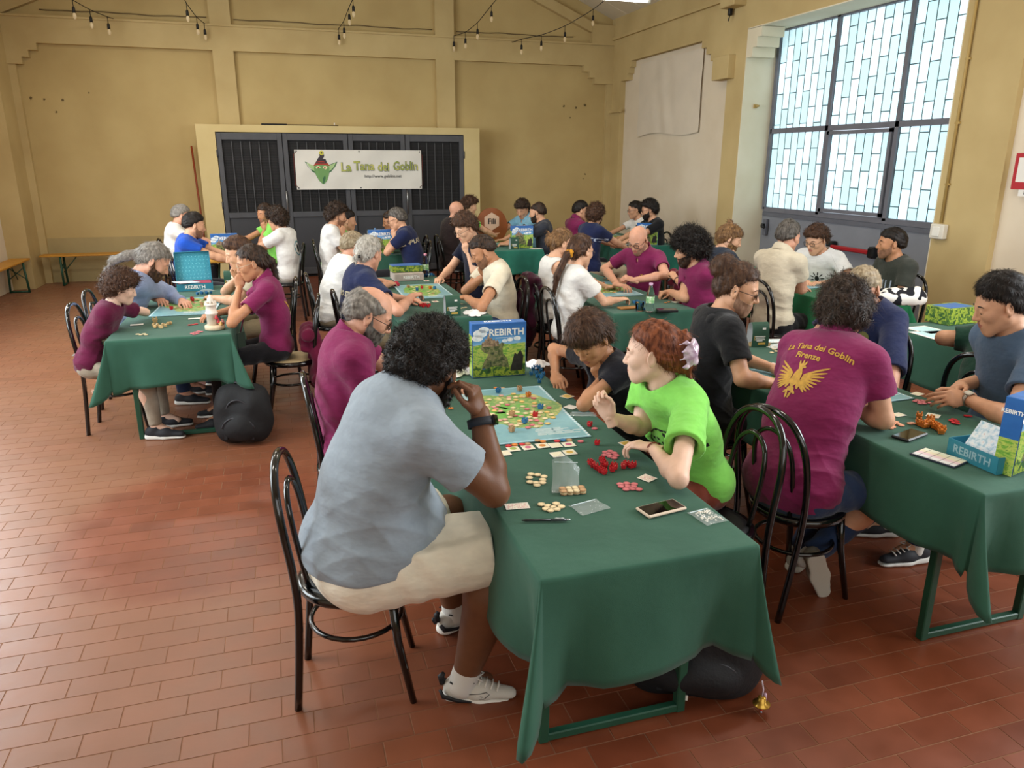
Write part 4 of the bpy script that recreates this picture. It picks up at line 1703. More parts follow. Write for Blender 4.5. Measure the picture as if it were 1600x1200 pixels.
HAIRS = {
    'black': ('#0f0c0b', '#251c18'), 'dark': ('#1a120e', '#453226'), 'brown': ('#33211a', '#5c3f2c'), 'auburn': ('#4f2412', '#8f5030'),
    'grey': ('#6b655e', '#979088'), 'white': ('#9a958c', '#c9c4bb'), 'salt': ('#393430', '#6f6963'), 'blond': ('#7d6a50', '#a99a80'),
    'light': ('#5a3f28', '#94704a'), 'stubble': ('#8f6d5a', '#a8836c'), 'tanstubble': ('#7c5844', '#946c54'),
}


def ik(S, W, L1, L2, pole):
    S, W = np.array(S, float), np.array(W, float)
    d = np.linalg.norm(W - S)
    if d > (L1 + L2) * 0.995:
        f = d / ((L1 + L2) * 0.995)
        L1, L2 = L1 * f, L2 * f
    a = (L1 * L1 - L2 * L2 + d * d) / (2 * d)
    h = math.sqrt(max(L1 * L1 - a * a, 0))
    u = (W - S) / d
    p = np.array(pole, float)
    p = unit(p - u * (p @ u))
    return S + u * a + p * h


PEOPLE = {}


def person(sp):
    """One seated person. sp['hd'] is the head centre in the room, sp['face'] the heading of the chest in degrees (0 = +x),
    sp['look'] = (heading, downward pitch, roll) of the head."""
    near = sp.get('res', 2)                 # 0 near, 1 middle, 2 far
    hb = (0.0065, 0.009, 0.011)[near]
    hh = (0.0036, 0.0052, 0.0075)[near]
    s, g = sp.get('s', 1.0), sp.get('g', 1.0)
    kind = sp.get('kind', 'm')
    face = math.radians(sp['face'])
    RF = rotz(face)                          # person -> world
    hdw = np.array(sp['hd'], float)
    ly, lp = sp['look'][0], sp['look'][1]
    lr = sp['look'][2] if len(sp['look']) > 2 else 0
    RH = rotz(math.radians(ly) - face) @ roty(math.radians(lp)) @ rotx(math.radians(lr))
    # neck and pelvis in a frame turned to the heading, centred under the head
    fw = np.array([1.0, 0, 0])
    hs = s * 1.03
    H = np.array([0, 0, hdw[2]])
    S0 = H + RH @ (np.array([-0.028, 0, -0.075]) * hs)
    lean0 = 0.35 if sp.get('lean') is None else sp['lean']
    N = S0 + unit((-lean0, -0.0, -1.0)) * 0.085 * s
    pz = sp.get('pz', 0.455 + 0.095 * s)
    Lt = 0.49 * s
    if 'hip' in sp:
        hip = np.array(sp['hip'], float)
        rel = RF.T @ np.array([hip[0] - hdw[0], hip[1] - hdw[1], 0])
        Pv = np.array([rel[0], rel[1], pz])
    else:
        dz = N[2] - pz
        dx = math.sqrt(max(Lt * Lt - dz * dz, 0.03 ** 2))
        Pv = np.array([N[0] - dx, N[1] + sp.get('side', 0.0), pz])
    org = hdw + RF @ Pv - RF @ np.array([0, 0, hdw[2]])
    org = np.array([hdw[0], hdw[1], 0]) + RF @ np.array([Pv[0], Pv[1], 0])
    sh = np.array([Pv[0], Pv[1], 0])         # shift so that the pelvis stands over the origin
    H, S0, N, Pv = H - sh, S0 - sh, N - sh, Pv - sh
    toL = lambda w: RF.T @ (np.array(w, float) - org)
    root = thing('person', sp['label'], 'person', org, face)
    skins = skin_mats(sp.get('skin', 'light'))
    # spine
    back = unit(np.cross(N - Pv, (0, 1, 0)))
    if back[0] > 0:
        back = -back
    C = (Pv + N) / 2 + back * 0.07 * s * sp.get('slouch', 1.0)
    B = lambda t: (1 - t) ** 2 * Pv + 2 * t * (1 - t) * C + t * t * N
    twist = math.radians(sp.get('twist', 0))
    lat = unit(rotz(twist) @ np.array([0, 1.0, math.tan(math.radians(sp.get('tilt', 0)))]))
    dep = unit(np.cross(lat, B(0.9) - B(0.5)))
    shw = sp.get('sw', {'m': 0.178, 'f': 0.152, 'c': 0.150}[kind]) * s
    bl = sp.get('belly', 0.0)
    SL, SR = B(0.93) + lat * shw, B(0.93) - lat * shw
    tw = {'m': 1.0, 'f': 0.88, 'c': 0.85}[kind] * s * g

    def torso(gr, hem=None):
        q = 1.45
        L = [
            (EL(Pv + (-0.01, 0, 0), np.array((0.118, 0.165, 0.112)) * tw + gr), 0.05),
            (RC(B(0.18) + dep * (0.01 + bl * .5), B(0.50) + dep * 0.004, 0.148 * tw + gr + bl * .55, 0.145 * tw + gr, dep, q / (1 + bl * 1.6)), 0.06),
            (RC(B(0.50), B(0.82), 0.148 * tw + gr, 0.160 * tw + gr, dep, q), 0.06),
            (RC(SL - lat * 0.03, SR + lat * 0.03, 0.058 * tw + gr, 0.058 * tw + gr), 0.05),
            (RC(B(0.9) + lat * shw * .55, N + lat * 0.02, 0.050 * s + gr, 0.045 * s + gr), 0.04),
            (RC(B(0.9) - lat * shw * .55, N - lat * 0.02, 0.050 * s + gr, 0.045 * s + gr), 0.04),
        ]
        if kind == 'f':
            c = B(0.68) + dep * 0.085 * s
            L += [(EL(c + lat * 0.062 * s, np.full(3, 0.058 * tw) + gr), 0.04), (EL(c - lat * 0.062 * s, np.full(3, 0.058 * tw) + gr), 0.04)]
        if bl:
            L += [(EL(B(0.22) + dep * 0.09, (0.12 + bl + gr, 0.17 + bl * .5 + gr, 0.14 + bl * .4 + gr)), 0.08)]
        return L
    if dep[0] < 0:
        dep = -dep
    # arms
    L1, L2 = 0.285 * s, 0.255 * s
    arms = {}
    for sd, key, Sx in ((1, 'L', SL), (-1, 'R', SR)):
        a = sp.get(key, ('table',))
        m = a[0]
        hp, hd_dir, hn = None, None, None
        if m == 'at':                         # elbow and wrist given in the room
            E, W = toL(a[1]), toL(a[2])
            hp = a[3] if len(a) > 3 else 'relax'
            hd_dir = RF.T @ np.array(a[4], float) if len(a) > 4 and a[4] is not None else None
            hn = RF.T @ np.array(a[5], float) if len(a) > 5 else None
        elif m == 'chinat':                   # given elbow, hand to the chin
            E = toL(a[1])
            tgt = H + RH @ (np.array([0.080, sd * 0.034, -0.185]) * hs)
            W = tgt if np.linalg.norm(tgt - E) < L2 * 1.25 else E + unit(tgt - E) * L2 * 1.25
            hp, hd_dir = 'chin', unit(H + RH @ (np.array([0.080, sd * 0.02, -0.07]) * hs) - W)
            hn = unit(np.array([0.6, sd * 0.8, 0]))
        elif m == 'chin':                     # elbow on the table, hand to the chin
            off = a[1] if len(a) > 1 else 0.0
            ez = 0.815
            dyy = sd * (-0.02 + off) + 0.0
            E = np.array([0, Sx[1] + dyy, ez])
            dz = Sx[2] - ez
            E[0] = Sx[0] + math.sqrt(max(L1 * L1 - dz * dz - dyy * dyy, 0.05 ** 2))
            tgt = H + RH @ (np.array([0.085, sd * 0.030, -0.180]) * hs)
            W = E + unit(tgt - E) * min(L2, np.linalg.norm(tgt - E))
            hp, hd_dir = 'chin', unit(H + RH @ (np.array([0.085, sd * 0.02, -0.07]) * hs) - W)
            hn = unit(np.array([0.6, sd * 0.8, 0]))
        elif m == 'lap':
            W = Pv + np.array([0.26, sd * 0.07, 0.05]) * s
            E = ik(Sx, W, L1, L2, (-0.5, sd * 0.8, -0.3))
            hp = 'relax'
        elif m == 'down':
            W = Sx + np.array([0.02, sd * 0.04, -0.50 * s])
            E = ik(Sx, W, L1, L2, (-1, sd * 0.3, 0))
            hp = 'relax'
        else:                                 # forearm on the table: forward distance, sideways distance from the middle
            fx = a[1] if len(a) > 1 else 0.10
            fy = a[2] if len(a) > 2 else 0.10
            hp = a[3] if len(a) > 3 else 'relax'
            W = np.array([max(Sx[0], 0.20) + 0.22 + fx, sd * fy, 0.806])
            E = ik(Sx, W, L1, L2, (-0.25, sd * 0.9, -0.5))
            E[2] = max(E[2], 0.80) if E[0] > 0.18 else E[2]
            hd_dir = unit((W - E) * (1, 1, 0.1) + np.array([0, -sd * 0.05, 0]))
            hn = np.array([0, 0, 1.0])
        if hd_dir is None:
            hd_dir = unit(W - E)
        if hn is None:
            hn = np.array([0.2, sd * 0.5, 0.8])
        x = unit(hd_dir)
        z = unit(hn - x * (hn @ x))
        y = np.cross(z, x)
        arms[key] = (Sx, E, W, np.array([x, y, z]).T, hp, sd)
    aw = {'m': 1.0, 'f': 0.84, 'c': 0.76}[kind] * s * (0.6 + 0.4 * g) * sp.get('aw', 1.0)
    # legs
    legs = {}
    for sd, key in ((1, 'legL'), (-1, 'legR')):
        hipj = Pv + np.array([0.0, sd * 0.085 * s, -0.005])
        if key in sp:
            K, An = toL(sp[key][0]), toL(sp[key][1])
        else:
            sprd = math.radians(sp.get('knees', 7)) * sd
            K = hipj + np.array([math.cos(sprd), math.sin(sprd), 0]) * 0.41 * s
            K[2] = 0.505 * s + 0.0
            An = np.array([K[0] + sp.get('feet', 0.02), K[1], 0.093])
        fd = sp.get(key + 'f')
        legs[key] = (hipj, K, An, sd, np.array(fd, float) if fd is not None else None)
    # ---- body: one continuous skin surface
    pts = [Pv, N, S0, H] + [p for a in arms.values() for p in a[:3]] + [p for l in legs.values() for p in l[:3]]
    lo, hi = np.min(pts, 0) - 0.27 * max(1, g), np.max(pts, 0) + 0.27 * max(1, g)
    lo[2] = max(lo[2], -0.02)
    v = Vol(lo, hi, hb)
    for p, k in torso(-0.012):
        v.add(p, k)
    for Sx, E, W, R, hp, sd in arms.values():
        f = E + (W - E) * 0.3
        v.add(RC(Sx, E, 0.050 * aw, 0.039 * aw), 0.03)
        v.add(RC(E, f, 0.039 * aw, 0.041 * aw), 0.02)
        v.add(RC(f, W, 0.041 * aw, 0.0255 * aw), 0.02)
    lg = sp.get('leg', 1.0)
    for hipj, K, An, sd, fd in legs.values():
        v.add(RC(hipj, K, 0.080 * tw, 0.054 * s), 0.05)
        c = K + (An - K) * 0.35
        bk = np.array([-0.018, 0, 0])
        v.add(RC(K, c + bk, 0.052 * s * lg, 0.052 * s * (0.7 + .3 * g) * lg), 0.03)
        v.add(RC(c + bk, An, 0.052 * s * (0.7 + .3 * g) * lg, 0.034 * s * (.5 + .5 * lg)), 0.03)
        v.add(RC(An, An + np.array([0.09, 0, -0.045]), 0.034, 0.028), 0.02)
    nr = {'m': 0.058, 'f': 0.048, 'c': 0.045}[kind] * s * (0.8 + .2 * g)
    v.add(RC(N - (S0 - N) * 0.3, S0 + (H - S0) * 0.25, nr * 1.08, nr * 0.96), 0.03)
    v.add(RC(B(0.93) + lat * 0.06 * s, S0, 0.035 * s, 0.030 * s), 0.04)
    v.add(RC(B(0.93) - lat * 0.06 * s, S0, 0.035 * s, 0.030 * s), 0.04)
    Vs, Qs = v.mesh(1)
    VV, QQ, MM = [Vs], [Qs], [np.zeros(len(Qs), np.int32)]
    n0 = len(Vs)
    hV, hQ, hM = head_mesh(kind, hh)
    js = np.array(sp.get('hshape', (1, 1, 1))) * hs
    VV.append((hV * js) @ RH.T + H)
    QQ.append(hQ + n0)
    MM.append(hM)
    n0 += len(hV)
    hsz = {'m': 1.0, 'f': 0.90, 'c': 0.82}[kind] * s
    for Sx, E, W, R, hp, sd in arms.values():
        aV, aQ = hand_mesh(hp, (0.0036, 0.0052, 0.0065)[near])
        P = aV.copy()
        if sd > 0:
            P[:, 1] *= -1
            aQ = aQ[:, ::-1]
        VV.append((P * hsz) @ R.T + W)
        QQ.append(aQ + n0)
        MM.append(np.zeros(len(aQ), np.int32))
        n0 += len(aV)
    link('body', mesh_np('body', np.concatenate(VV), np.concatenate(QQ), skins, np.concatenate(MM)), root)
    # ---- shirt
    top = sp['top']
    style = top[1]
    tm = fabric(*top[0])
    gr = top[2] if len(top) > 2 else 0.012
    fr = {'tee': 0.60, 'polo': 0.58, 'tank': 0.0, 'long': 1.0, 'vee': 0.42, 'hood': 0.66}[style]
    v = Vol(lo, hi, hb)
    for p, k in torso(gr):
        v.add(p, k)
    v.add(EL(Pv + (-0.005, 0, 0.03), np.array((0.124, 0.176, 0.110) if sp['id'] == 'big' else (0.105, 0.162, 0.09)) * tw + gr + 0.004), 0.05)
    hem = HALF(Pv + np.array([0, 0, -0.045 + sp.get('hem', 0)]), (sp.get('hemt', 0.0), 0, -1))
    v.cut(hem, 0.012)
    for Sx, E, W, R, hp, sd in arms.values():
        d = E - Sx
        if style == 'tank':
            v.sub(RC(Sx - lat * sd * 0.005 - (0, 0, .03), Sx + lat * sd * 0.12, 0.072 * s, 0.10 * s), 0.012)
            continue
        c = Sx + d * min(fr, 0.97)
        fl = (0.014 if style != 'long' else 0.008) * (top[3] if len(top) > 3 else 1.0)
        v.add(CUT(RC(Sx, c + d * 0.1, 0.053 * aw + gr, 0.046 * aw + gr * .6 + fl), [HALF(c, d)] if style != 'long' else []), 0.035)
        if style != 'long':
            du = unit(d)
            ri = np.interp(min(fr, .97), [0, 1], [0.050 * aw, 0.039 * aw]) + 0.004
            v.sub(RC(c - du * 0.05, c + du * 0.06, ri, ri + fl * 0.9), 0.006)
        if style == 'long':
            e = W - E
            v.add(CUT(RC(E, W, 0.046 * aw + gr * .6, 0.034 * aw + gr * .5), [HALF(E + e * 0.88, e)]), 0.03)
    ax = unit(S0 - N)
    nk = nr * 1.08 + 0.012
    v.sub(RC(N - ax * 0.012, N + ax * 0.2, nk, nk + 0.03), 0.008)
    if style in ('vee', 'tank'):
        v.sub(RC(N + dep * 0.05, B(0.80) + dep * 0.14, nk * 0.95, 0.03), 0.012)
        v.sub(RC(N + lat * 0.03, N - lat * 0.03, nk * 1.1, nk * 1.1), 0.01)
    if style == 'polo':
        v.sub(RC(N + dep * 0.06, B(0.86) + dep * 0.12, 0.022, 0.008), 0.006)
    V, Q = v.mesh(1)
    # soft folds, strongest where the body bends
    amp = sp.get('fold', 0.005)
    Nn = vnormals(V, Q)
    u = V @ unit(np.array([0.5, 0.25, 0.9]))
    w_ = 0.55 + 0.45 * np.sin(V[:, 1] * 11 + V[:, 2] * 5 + sp.get('seed', 0))
    sd_ = sp.get('seed', 0) + len(PEOPLE) * 1.7
    rdg = lambda a: (1 - np.abs(np.sin(a))) ** 1.5 - 0.36
    wy = V[:, 1] + 0.02 * np.sin(V[:, 2] * 17 + sd_)
    f = rdg(u * 34 + 1.6 * np.sin(wy * 9 + V[:, 0] * 7 + sd_)) * 0.9 + rdg(V[:, 2] * 26 - wy * 24 + 1.3 * np.sin(V[:, 0] * 16 + sd_)) * 0.7 + rdg(V[:, 2] * 21 + wy * 27 + V[:, 0] * 13 + sd_) * 0.6
    bend = np.exp(-((V[:, 2] - (Pv[2] + 0.08)) / 0.20) ** 2) + 0.55
    V = V + Nn * (amp * f * w_ * bend)[:, None]
    shirt = link('shirt', mesh_np('shirt', V, Q, [tm]), root)
    if style == 'polo':
        v = Vol(N - 0.16, N + 0.16, hb * 0.8)
        v.add(RC(N - ax * 0.01, N + ax * 0.09, nk + 0.030, nk + 0.008), 0.01)
        v.sub(RC(N - ax * 0.12, N + ax * 0.20, nk - 0.001, nk - 0.001), 0.004)
        v.cut(HALF(N + ax * 0.070, ax * 1.0 + dep * 0.45))
        v.cut(HALF(N + ax * 0.010, -ax * 1.0 - dep * 0.30))
        v.sub(RC(N + dep * 0.06 + ax * 0.06, N + dep * 0.14 - ax * 0.08, 0.016, 0.026), 0.004)
        V, Q = v.mesh(1)
        link('collar', mesh_np('collar', V, Q, [tm]), shirt)
    if style == 'hood':
        v = Vol(N - 0.22, N + 0.2, hb)
        c = N - dep * 0.055 - ax * 0.02
        v.add(RC(c + lat * 0.085, c - lat * 0.085, 0.045, 0.045), 0.03)
        v.add(RC(c + lat * 0.09, N + dep * 0.075 + lat * 0.04 - ax * 0.03, 0.038, 0.022), 0.03)
        v.add(RC(c - lat * 0.09, N + dep * 0.075 - lat * 0.04 - ax * 0.03, 0.038, 0.022), 0.03)
        V, Q = v.mesh(1)
        link('hood', mesh_np('hood', V, Q, [tm]), shirt)
    # ---- trousers
    bt = sp.get('bottom', (('jeans', '#2b3a58'), 'long'))
    bm = fabric(*bt[0])
    v = Vol(lo, hi, hb * (1.0 if near == 0 else 1.15))
    v.add(EL(Pv + (-0.01, 0, -0.012), np.array((0.122, 0.168, 0.105)) * tw + 0.006), 0.04)
    for hipj, K, An, sd, fd in legs.values():
        if bt[1] == 'shorts':
            e = K - hipj
            c = hipj + e * 0.86
            v.add(CUT(RC(hipj, K, 0.094 * tw * (.5 + .5 * lg), 0.084 * s * (0.7 + .3 * g) * (.4 + .6 * lg)), [HALF(c, e)]), 0.05)
        else:
            wd = bt[2] if len(bt) > 2 else 1.0
            v.add(RC(hipj, K, 0.090 * tw, 0.066 * s * wd), 0.05)
            e = An - K
            v.add(CUT(RC(K, An, 0.066 * s * wd, 0.050 * s * wd), [HALF(K + e * 0.97, e)]), 0.03)
    v.cut(HALF(Pv + np.array([0, 0, 0.075]), (-0.15, 0, 1)))
    V, Q = v.mesh(1)
    Nn = vnormals(V, Q)
    u = V @ unit(np.array([0.9, 0.3, 0.5]))
    V = V + Nn * (0.0035 * np.sin(u * 80 + 2 * np.sin(V[:, 1] * 15)) * (0.5 + 0.5 * np.sin(V[:, 0] * 14)))[:, None]
    link('shorts' if bt[1] == 'shorts' else 'trousers', mesh_np('trousers', V, Q, [bm]), root)
    # ---- shoes
    su, so = sp.get('shoes', ('#22242a', '#d8d6d0'))
    um, sm_ = mat('shoe_' + su, su, rough=0.7, bump=0.2, bscale=300), mat('sole_' + so, so, rough=0.7)
    for hipj, K, An, sd, fd in legs.values():
        if fd is None:
            R = rotz(sd * 0.12)
        else:
            x = unit(RF.T @ fd)
            up_ = RF.T @ np.array(sp.get('legRz', (0, 0, 1)) if sd < 0 else (0, 0, 1), float)
            z = unit(up_ - x * (x @ up_))
            R = np.array([x, np.cross(z, x), z]).T
        so_ = shoe(root, An, R, um, sm_, near == 0)
        if near == 0:
            v = Vol(An - 0.09, An + 0.12, 0.005)
            e = unit(K - An)
            v.add(RC(An - e * 0.03, An + e * 0.03, 0.041 * s * (.6 + .4 * lg), 0.0405 * s * (.6 + .4 * lg)), 0.01).cut(HALF(An + e * 0.042, e))
            V, Q = v.mesh(1)
            link('sock', mesh_np('sock', V, Q, [mat('sock_white', sp.get('sock', '#cfccc6'), rough=0.9, bump=0.3, bscale=400)]), root)
            if sp['id'] == 'big':
                b = MB()
                dk = mat('shoe_dark_panel', '#1c1c20', rough=0.6)
                for sy in (-1, 1):
                    P_ = [(-.088, .030 * sy, -.035), (-.075, .040 * sy, -.058), (-.02, .0445 * sy, -.070), (.03, .0445 * sy, -.072)]
                    b.tube(P_, [.009, .012, .009, .003], dk, 6, flat=.6)
                    b.tube([(-.05, .036 * sy, .004), (-.02, .040 * sy, -.012), (.02, .038 * sy, -.008), (.04, .034 * sy, .004)], .0035, dk, 6)
                    b.tube([(.02, .0445 * sy, -.040), (.06, .0440 * sy, -.036), (.085, .0415 * sy, -.030), (.095, .0405 * sy, -.040), (.075, .0440 * sy, -.058), (.060, .0450 * sy, -.060), (.07, .0445 * sy, -.048), (.045, .0445 * sy, -.044)], .0012, dk, 5)
                b.tube([(-.083, 0, -.03), (-.088, 0, .0), (-.078, 0, .012)], [.012, .013, .009], dk, 8)
                b.build('heel_panel', so_)
    # ---- hair, beard, brows, eyes, glasses
    hm = hair_mat(sp['hair'][0], *HAIRS[sp['hair'][0]])
    if sp['hair'][1] is not None:
        V, Q = hair_mesh(sp['hair'][1], (0.0045, 0.006, 0.008)[near], kind, near == 0)
        hair = link('hair', mesh_np('hair', (V * js) @ RH.T + H, Q, [hm]), root)
    if 'beard' in sp:
        bc, bt_, bs = sp['beard']
        V, Q = beard_mesh(kind, bt_, (0.0035, 0.0045, 0.007)[near], bs, near == 0)
        link('beard', mesh_np('beard', (V * js) @ RH.T + H, Q, [hair_mat(bc, *HAIRS[bc])]), root)
    bmat = hair_mat(sp.get('brow', sp['hair'][0]), *HAIRS[sp.get('brow', sp['hair'][0])])
    for sd in (1, -1):
        if near < 2:
            e = link('eye', eye_mesh(sp.get('iris', '#3a2a1c')), root)
            Re = RH @ rotz(0.05 * sd) @ roty(0.35)
            c = H + RH @ (np.array([0.0805, 0.032 * sd, -0.001]) * js)
            e.matrix_local = Matrix([list(Re[i] * js[0]) + [c[i]] for i in range(3)] + [[0, 0, 0, 1]])
        br = link('eyebrow', brow_mesh(bmat), root)
        c = H + RH @ (np.array([0.084, 0.033 * sd, 0.027]) * js)
        Rb = RH @ np.diag([1, sd, 1])
        br.matrix_local = Matrix([list(Rb[i] * js[0]) + [c[i]] for i in range(3)] + [[0, 0, 0, 1]])
    if 'specs' in sp:
        glasses(root, RH, H, hs, mat('frame_' + sp['specs'][0], sp['specs'][0], rough=0.35), sp['specs'][1], near == 0)
    info = dict(root=root, H=H, RH=RH, hs=hs, js=js, org=org, RF=RF, arms=arms, B=B, lat=lat, dep=dep, N=N, ax=ax, shirt=shirt, Pv=Pv, face=face, legs=legs, aw=aw, s=s)
    PEOPLE[sp['id']] = info
    return info


def in_head(info, fn, name, m, h=0.005, lo=(-0.3, -0.2, -0.3), hi=(0.2, 0.2, 0.3)):
    """A piece modelled in head space (hair clip, scrunchie)."""
    v = Vol(lo, hi, h)
    fn(v)
    V, Q = v.mesh(1)
    return link(name, mesh_np(name, (V * info['js']) @ info['RH'].T + info['H'], Q, [m]), info['root'])


def wristband(info, key, m, name='bracelet', r=0.031, w=0.008, at=0.02, face=None):
    Sx, E, W, R, hp, sd = info['arms'][key]
    d = unit(W - E)
    c = W - d * at
    a = unit(np.cross(d, (0.3, 0.2, 1)))
    b = np.cross(d, a)
    mb = MB()
    rr = r * info['aw'] / 1.0
    n = 20
    V, F = [], []
    prof = ((-w, rr), (-w, rr + .003), (w, rr + .003), (w, rr))
    for k in range(n):
        t = 2 * pi * k / n
        o = a * math.cos(t) + b * math.sin(t)
        for x, q in prof:
            V.append(c + d * x + o * q)
    for k in range(n):
        l = (k + 1) % n
        for i in range(4):
            j = (i + 1) % 4
            F.append((k * 4 + i, l * 4 + i, l * 4 + j, k * 4 + j))
    mb.add(V, F, m, True)
    o = mb.build(name, info['root'])
    if face is not None:
        out = unit(R[:, 2] + 0.0 * d)
        out = unit(out - d * (out @ d))
        fb = MB()
        fb.box((0, 0, 0), (0.036, 0.032, 0.010), face, None, 0.004)
        f = fb.build('watch_case', o)
        y = np.cross(out, d)
        c2 = c + out * (rr + 0.005)
        f.matrix_local = Matrix([[d[i], y[i], out[i], c2[i]] for i in range(3)] + [[0, 0, 0, 1]])
    return o
# ------------------------------------------------------------------ the players
MAROON = ('maroon_polo', '#7a2350')
WHITE = ('white_cotton', '#e4e2de')
GREEN = ('lime_cotton', '#86d45f')
NAVY = ('navy_cotton', '#1d2547')
CREAM = ('cream_cotton', '#ddd3bd')
BLACKT = ('black_cotton', '#1a1a1d')
JEANS = (('jeans', '#2b3a58'), 'long')
DARKP = (('dark_trousers', '#1d1c20'), 'long')
KHAKI = (('khaki_trousers', '#a89a80'), 'long')
SHORT = dict(pl=-0.012, t=0.015, sd=0.007, bk=0.010, n=900, len=0.022, lift=0.15)
MESSY = dict(bangs=1, t=0.030, sd=0.018, bk=0.020, curl=0.006, cf=80, pl=-0.006, n=1200, len=0.030, lift=0.5, front=0.006)
CURLY = dict(bangs=1, t=0.036, sd=0.026, bk=0.030, curl=0.010, cf=75, pl=-0.004, n=1500, len=0.030, lift=0.7, front=0.01)
TIED = dict(t=0.010, sd=0.006, bk=0.008, pl=-0.006, line=(-0.72, 0.69), n=900, len=0.04, lift=0.05, sc=0.1, grav=0.1)
BALD = dict(t=0.004, sd=0.006, bk=0.006, bald=1.15, n=600, len=0.012, lift=0.1)


def H(base, **k):
    d = dict(base)
    d.update(k)
    return d


# first table of the second column, nearest the camera
person(dict(id='big', label='large man in a grey-blue t-shirt and cream shorts with a dark afro and smartwatch', res=0, kind='m', s=1.04, g=1.32,
    hd=A(672, 572, Y=2.50), hip=(0.185, 2.46), face=14, look=(38, 24, 0), skin='dark', belly=0.085, leg=1.6, sw=0.205, aw=1.12, lean=0.8,
    top=(('greyblue_cotton', '#8d98a3'), 'tee', 0.016, 1.5), bottom=(('cream_linen', '#ebe4d2'), 'shorts'), hem=0.055, hemt=0.10,
    hair=('black', dict(bangs=1, t=0.038, sd=0.034, bk=0.036, curl=0.010, cf=75, pl=0.008, line=(-0.50, 0.86), n=9000, len=0.020, wid=0.0011, lift=0.8, temple=0.3)),
    beard=('black', 0.014, 'full'), R=('at', A(772, 768, z=0.83), A(750, 645, Y=2.36), 'pinch', (-0.25, 0.05, 1), (0.75, -0.6, 0.2)), L=('lap',),
    legR=(A(800, 850, Y=2.28), A(726, 1058, Y=2.28)), legRf=(0.93, -0.35, 0), shoes=('#c9c5bc', '#e6e2da'), fold=0.005))
person(dict(id='polo', label='balding bearded man in a maroon polo and glasses beside the large man', res=0, kind='m', s=1.02, g=1.12,
    hd=A(578, 492, z=1.20), face=0, look=(-4, 30, 0), skin='rosy', top=(MAROON, 'polo', 0.014), bottom=KHAKI,
    hair=('grey', dict(t=0.006, sd=0.010, bk=0.010, bald=1.22, n=2600, len=0.028, wid=0.0009, lift=0.1, temple=0.6)), beard=('salt', 0.005, 'full'), brow='salt',
    specs=('#3a1f1a', False), R=('lap',), L=('table', 0.06, 0.08)))
person(dict(id='shorthair', label='woman with short dark hair in a black v-neck, chin on her fist', res=0, kind='f', s=0.95,
    hd=A(922, 530, z=1.09), face=185, look=(212, 38, 6), skin='tan', top=(('black_vee', '#1b1b24'), 'vee', 0.014), bottom=DARKP,
    hair=('brown', dict(bangs=1, t=0.028, sd=0.016, bk=0.018, front=0.030, pl=0.012, n=3600, len=0.060, wid=0.0014, lift=0.22, sc=0.3)),
    L=('chinat', A(912, 632, z=0.81)), R=('at', A(865, 545, z=0.86), A(868, 586, z=0.815), 'relax', (-0.15, -0.9, -0.3), (-0.2, -0.2, 1))))
person(dict(id='lime', label='woman in a lime green t-shirt with auburn hair in a claw clip', res=0, kind='f', s=1.0, g=1.08,
    hd=A(1018, 552, z=1.15), face=188, look=(146, 6, 0), skin='pale', top=(GREEN, 'tee', 0.020, 2.0), bottom=(('rust_trousers', '#7a3a2c'), 'long'),
    hair=('auburn', dict(t=0.014, sd=0.008, bk=0.012, pl=-0.008, line=(-0.74, 0.67), n=1500, len=0.05, wid=0.0009, lift=0.02, sc=0.05, grav=0.05,
        ext=[(EL((-0.120, 0, 0.00), (0.052, 0.050, 0.085)), 0.02), (RC((-0.12, 0.01, 0.03), (-0.125, -0.03, -0.06), 0.030, 0.022), 0.01), (RC((-0.13, 0.0, -0.02), (-0.15, 0.01, -0.14), 0.018, 0.006), 0.01), (RC((-0.12, 0, 0.05), (-0.135, 0.0, 0.085), 0.022, 0.010), 0.01)])),
    L=('at', A(1060, 748, z=0.82), A(1020, 700, z=0.83), 'relax', (-0.6, 0.75, 0), (0, 0, 1)), R=('at', A(1000, 668, z=0.815), A(952, 652, z=0.90), 'point', (-0.35, 0.25, 0.9), (0.55, 0.8, 0.1))))
# near right table
person(dict(id='emblem', label='man in a maroon polo with a golden eagle on its back, dark wavy hair', res=0, kind='m', s=1.04, g=1.15,
    hd=A(1318, 488, z=1.24), hip=(2.06, 2.52), face=20, look=(48, 22, 0), skin='light', top=(MAROON, 'polo', 0.016, 1.4), bottom=JEANS, hem=-0.03,
    hair=('dark', dict(bangs=1, t=0.030, sd=0.024, bk=0.032, curl=0.009, cf=55, pl=0.022, n=4200, len=0.05, wid=0.0014, lift=0.35, sc=0.8, over_ears=True)),
    R=('at', A(1380, 655, z=0.82), A(1338, 640, z=0.83), 'relax', (-0.5, 0.6, 0), (0, 0, 1)), L=('table', 0.0, 0.10),
    legR=((2.50, 2.42, 0.50), (2.19, 2.50, 0.19)), legRf=(0.42, 0.1, -0.90), legRz=(0.15, 0.9, 0.3), legL=((2.4, 2.62, 0.5), (2.3, 2.7, 0.093)), shoes=('#8f8a80', '#b9b4a8')))
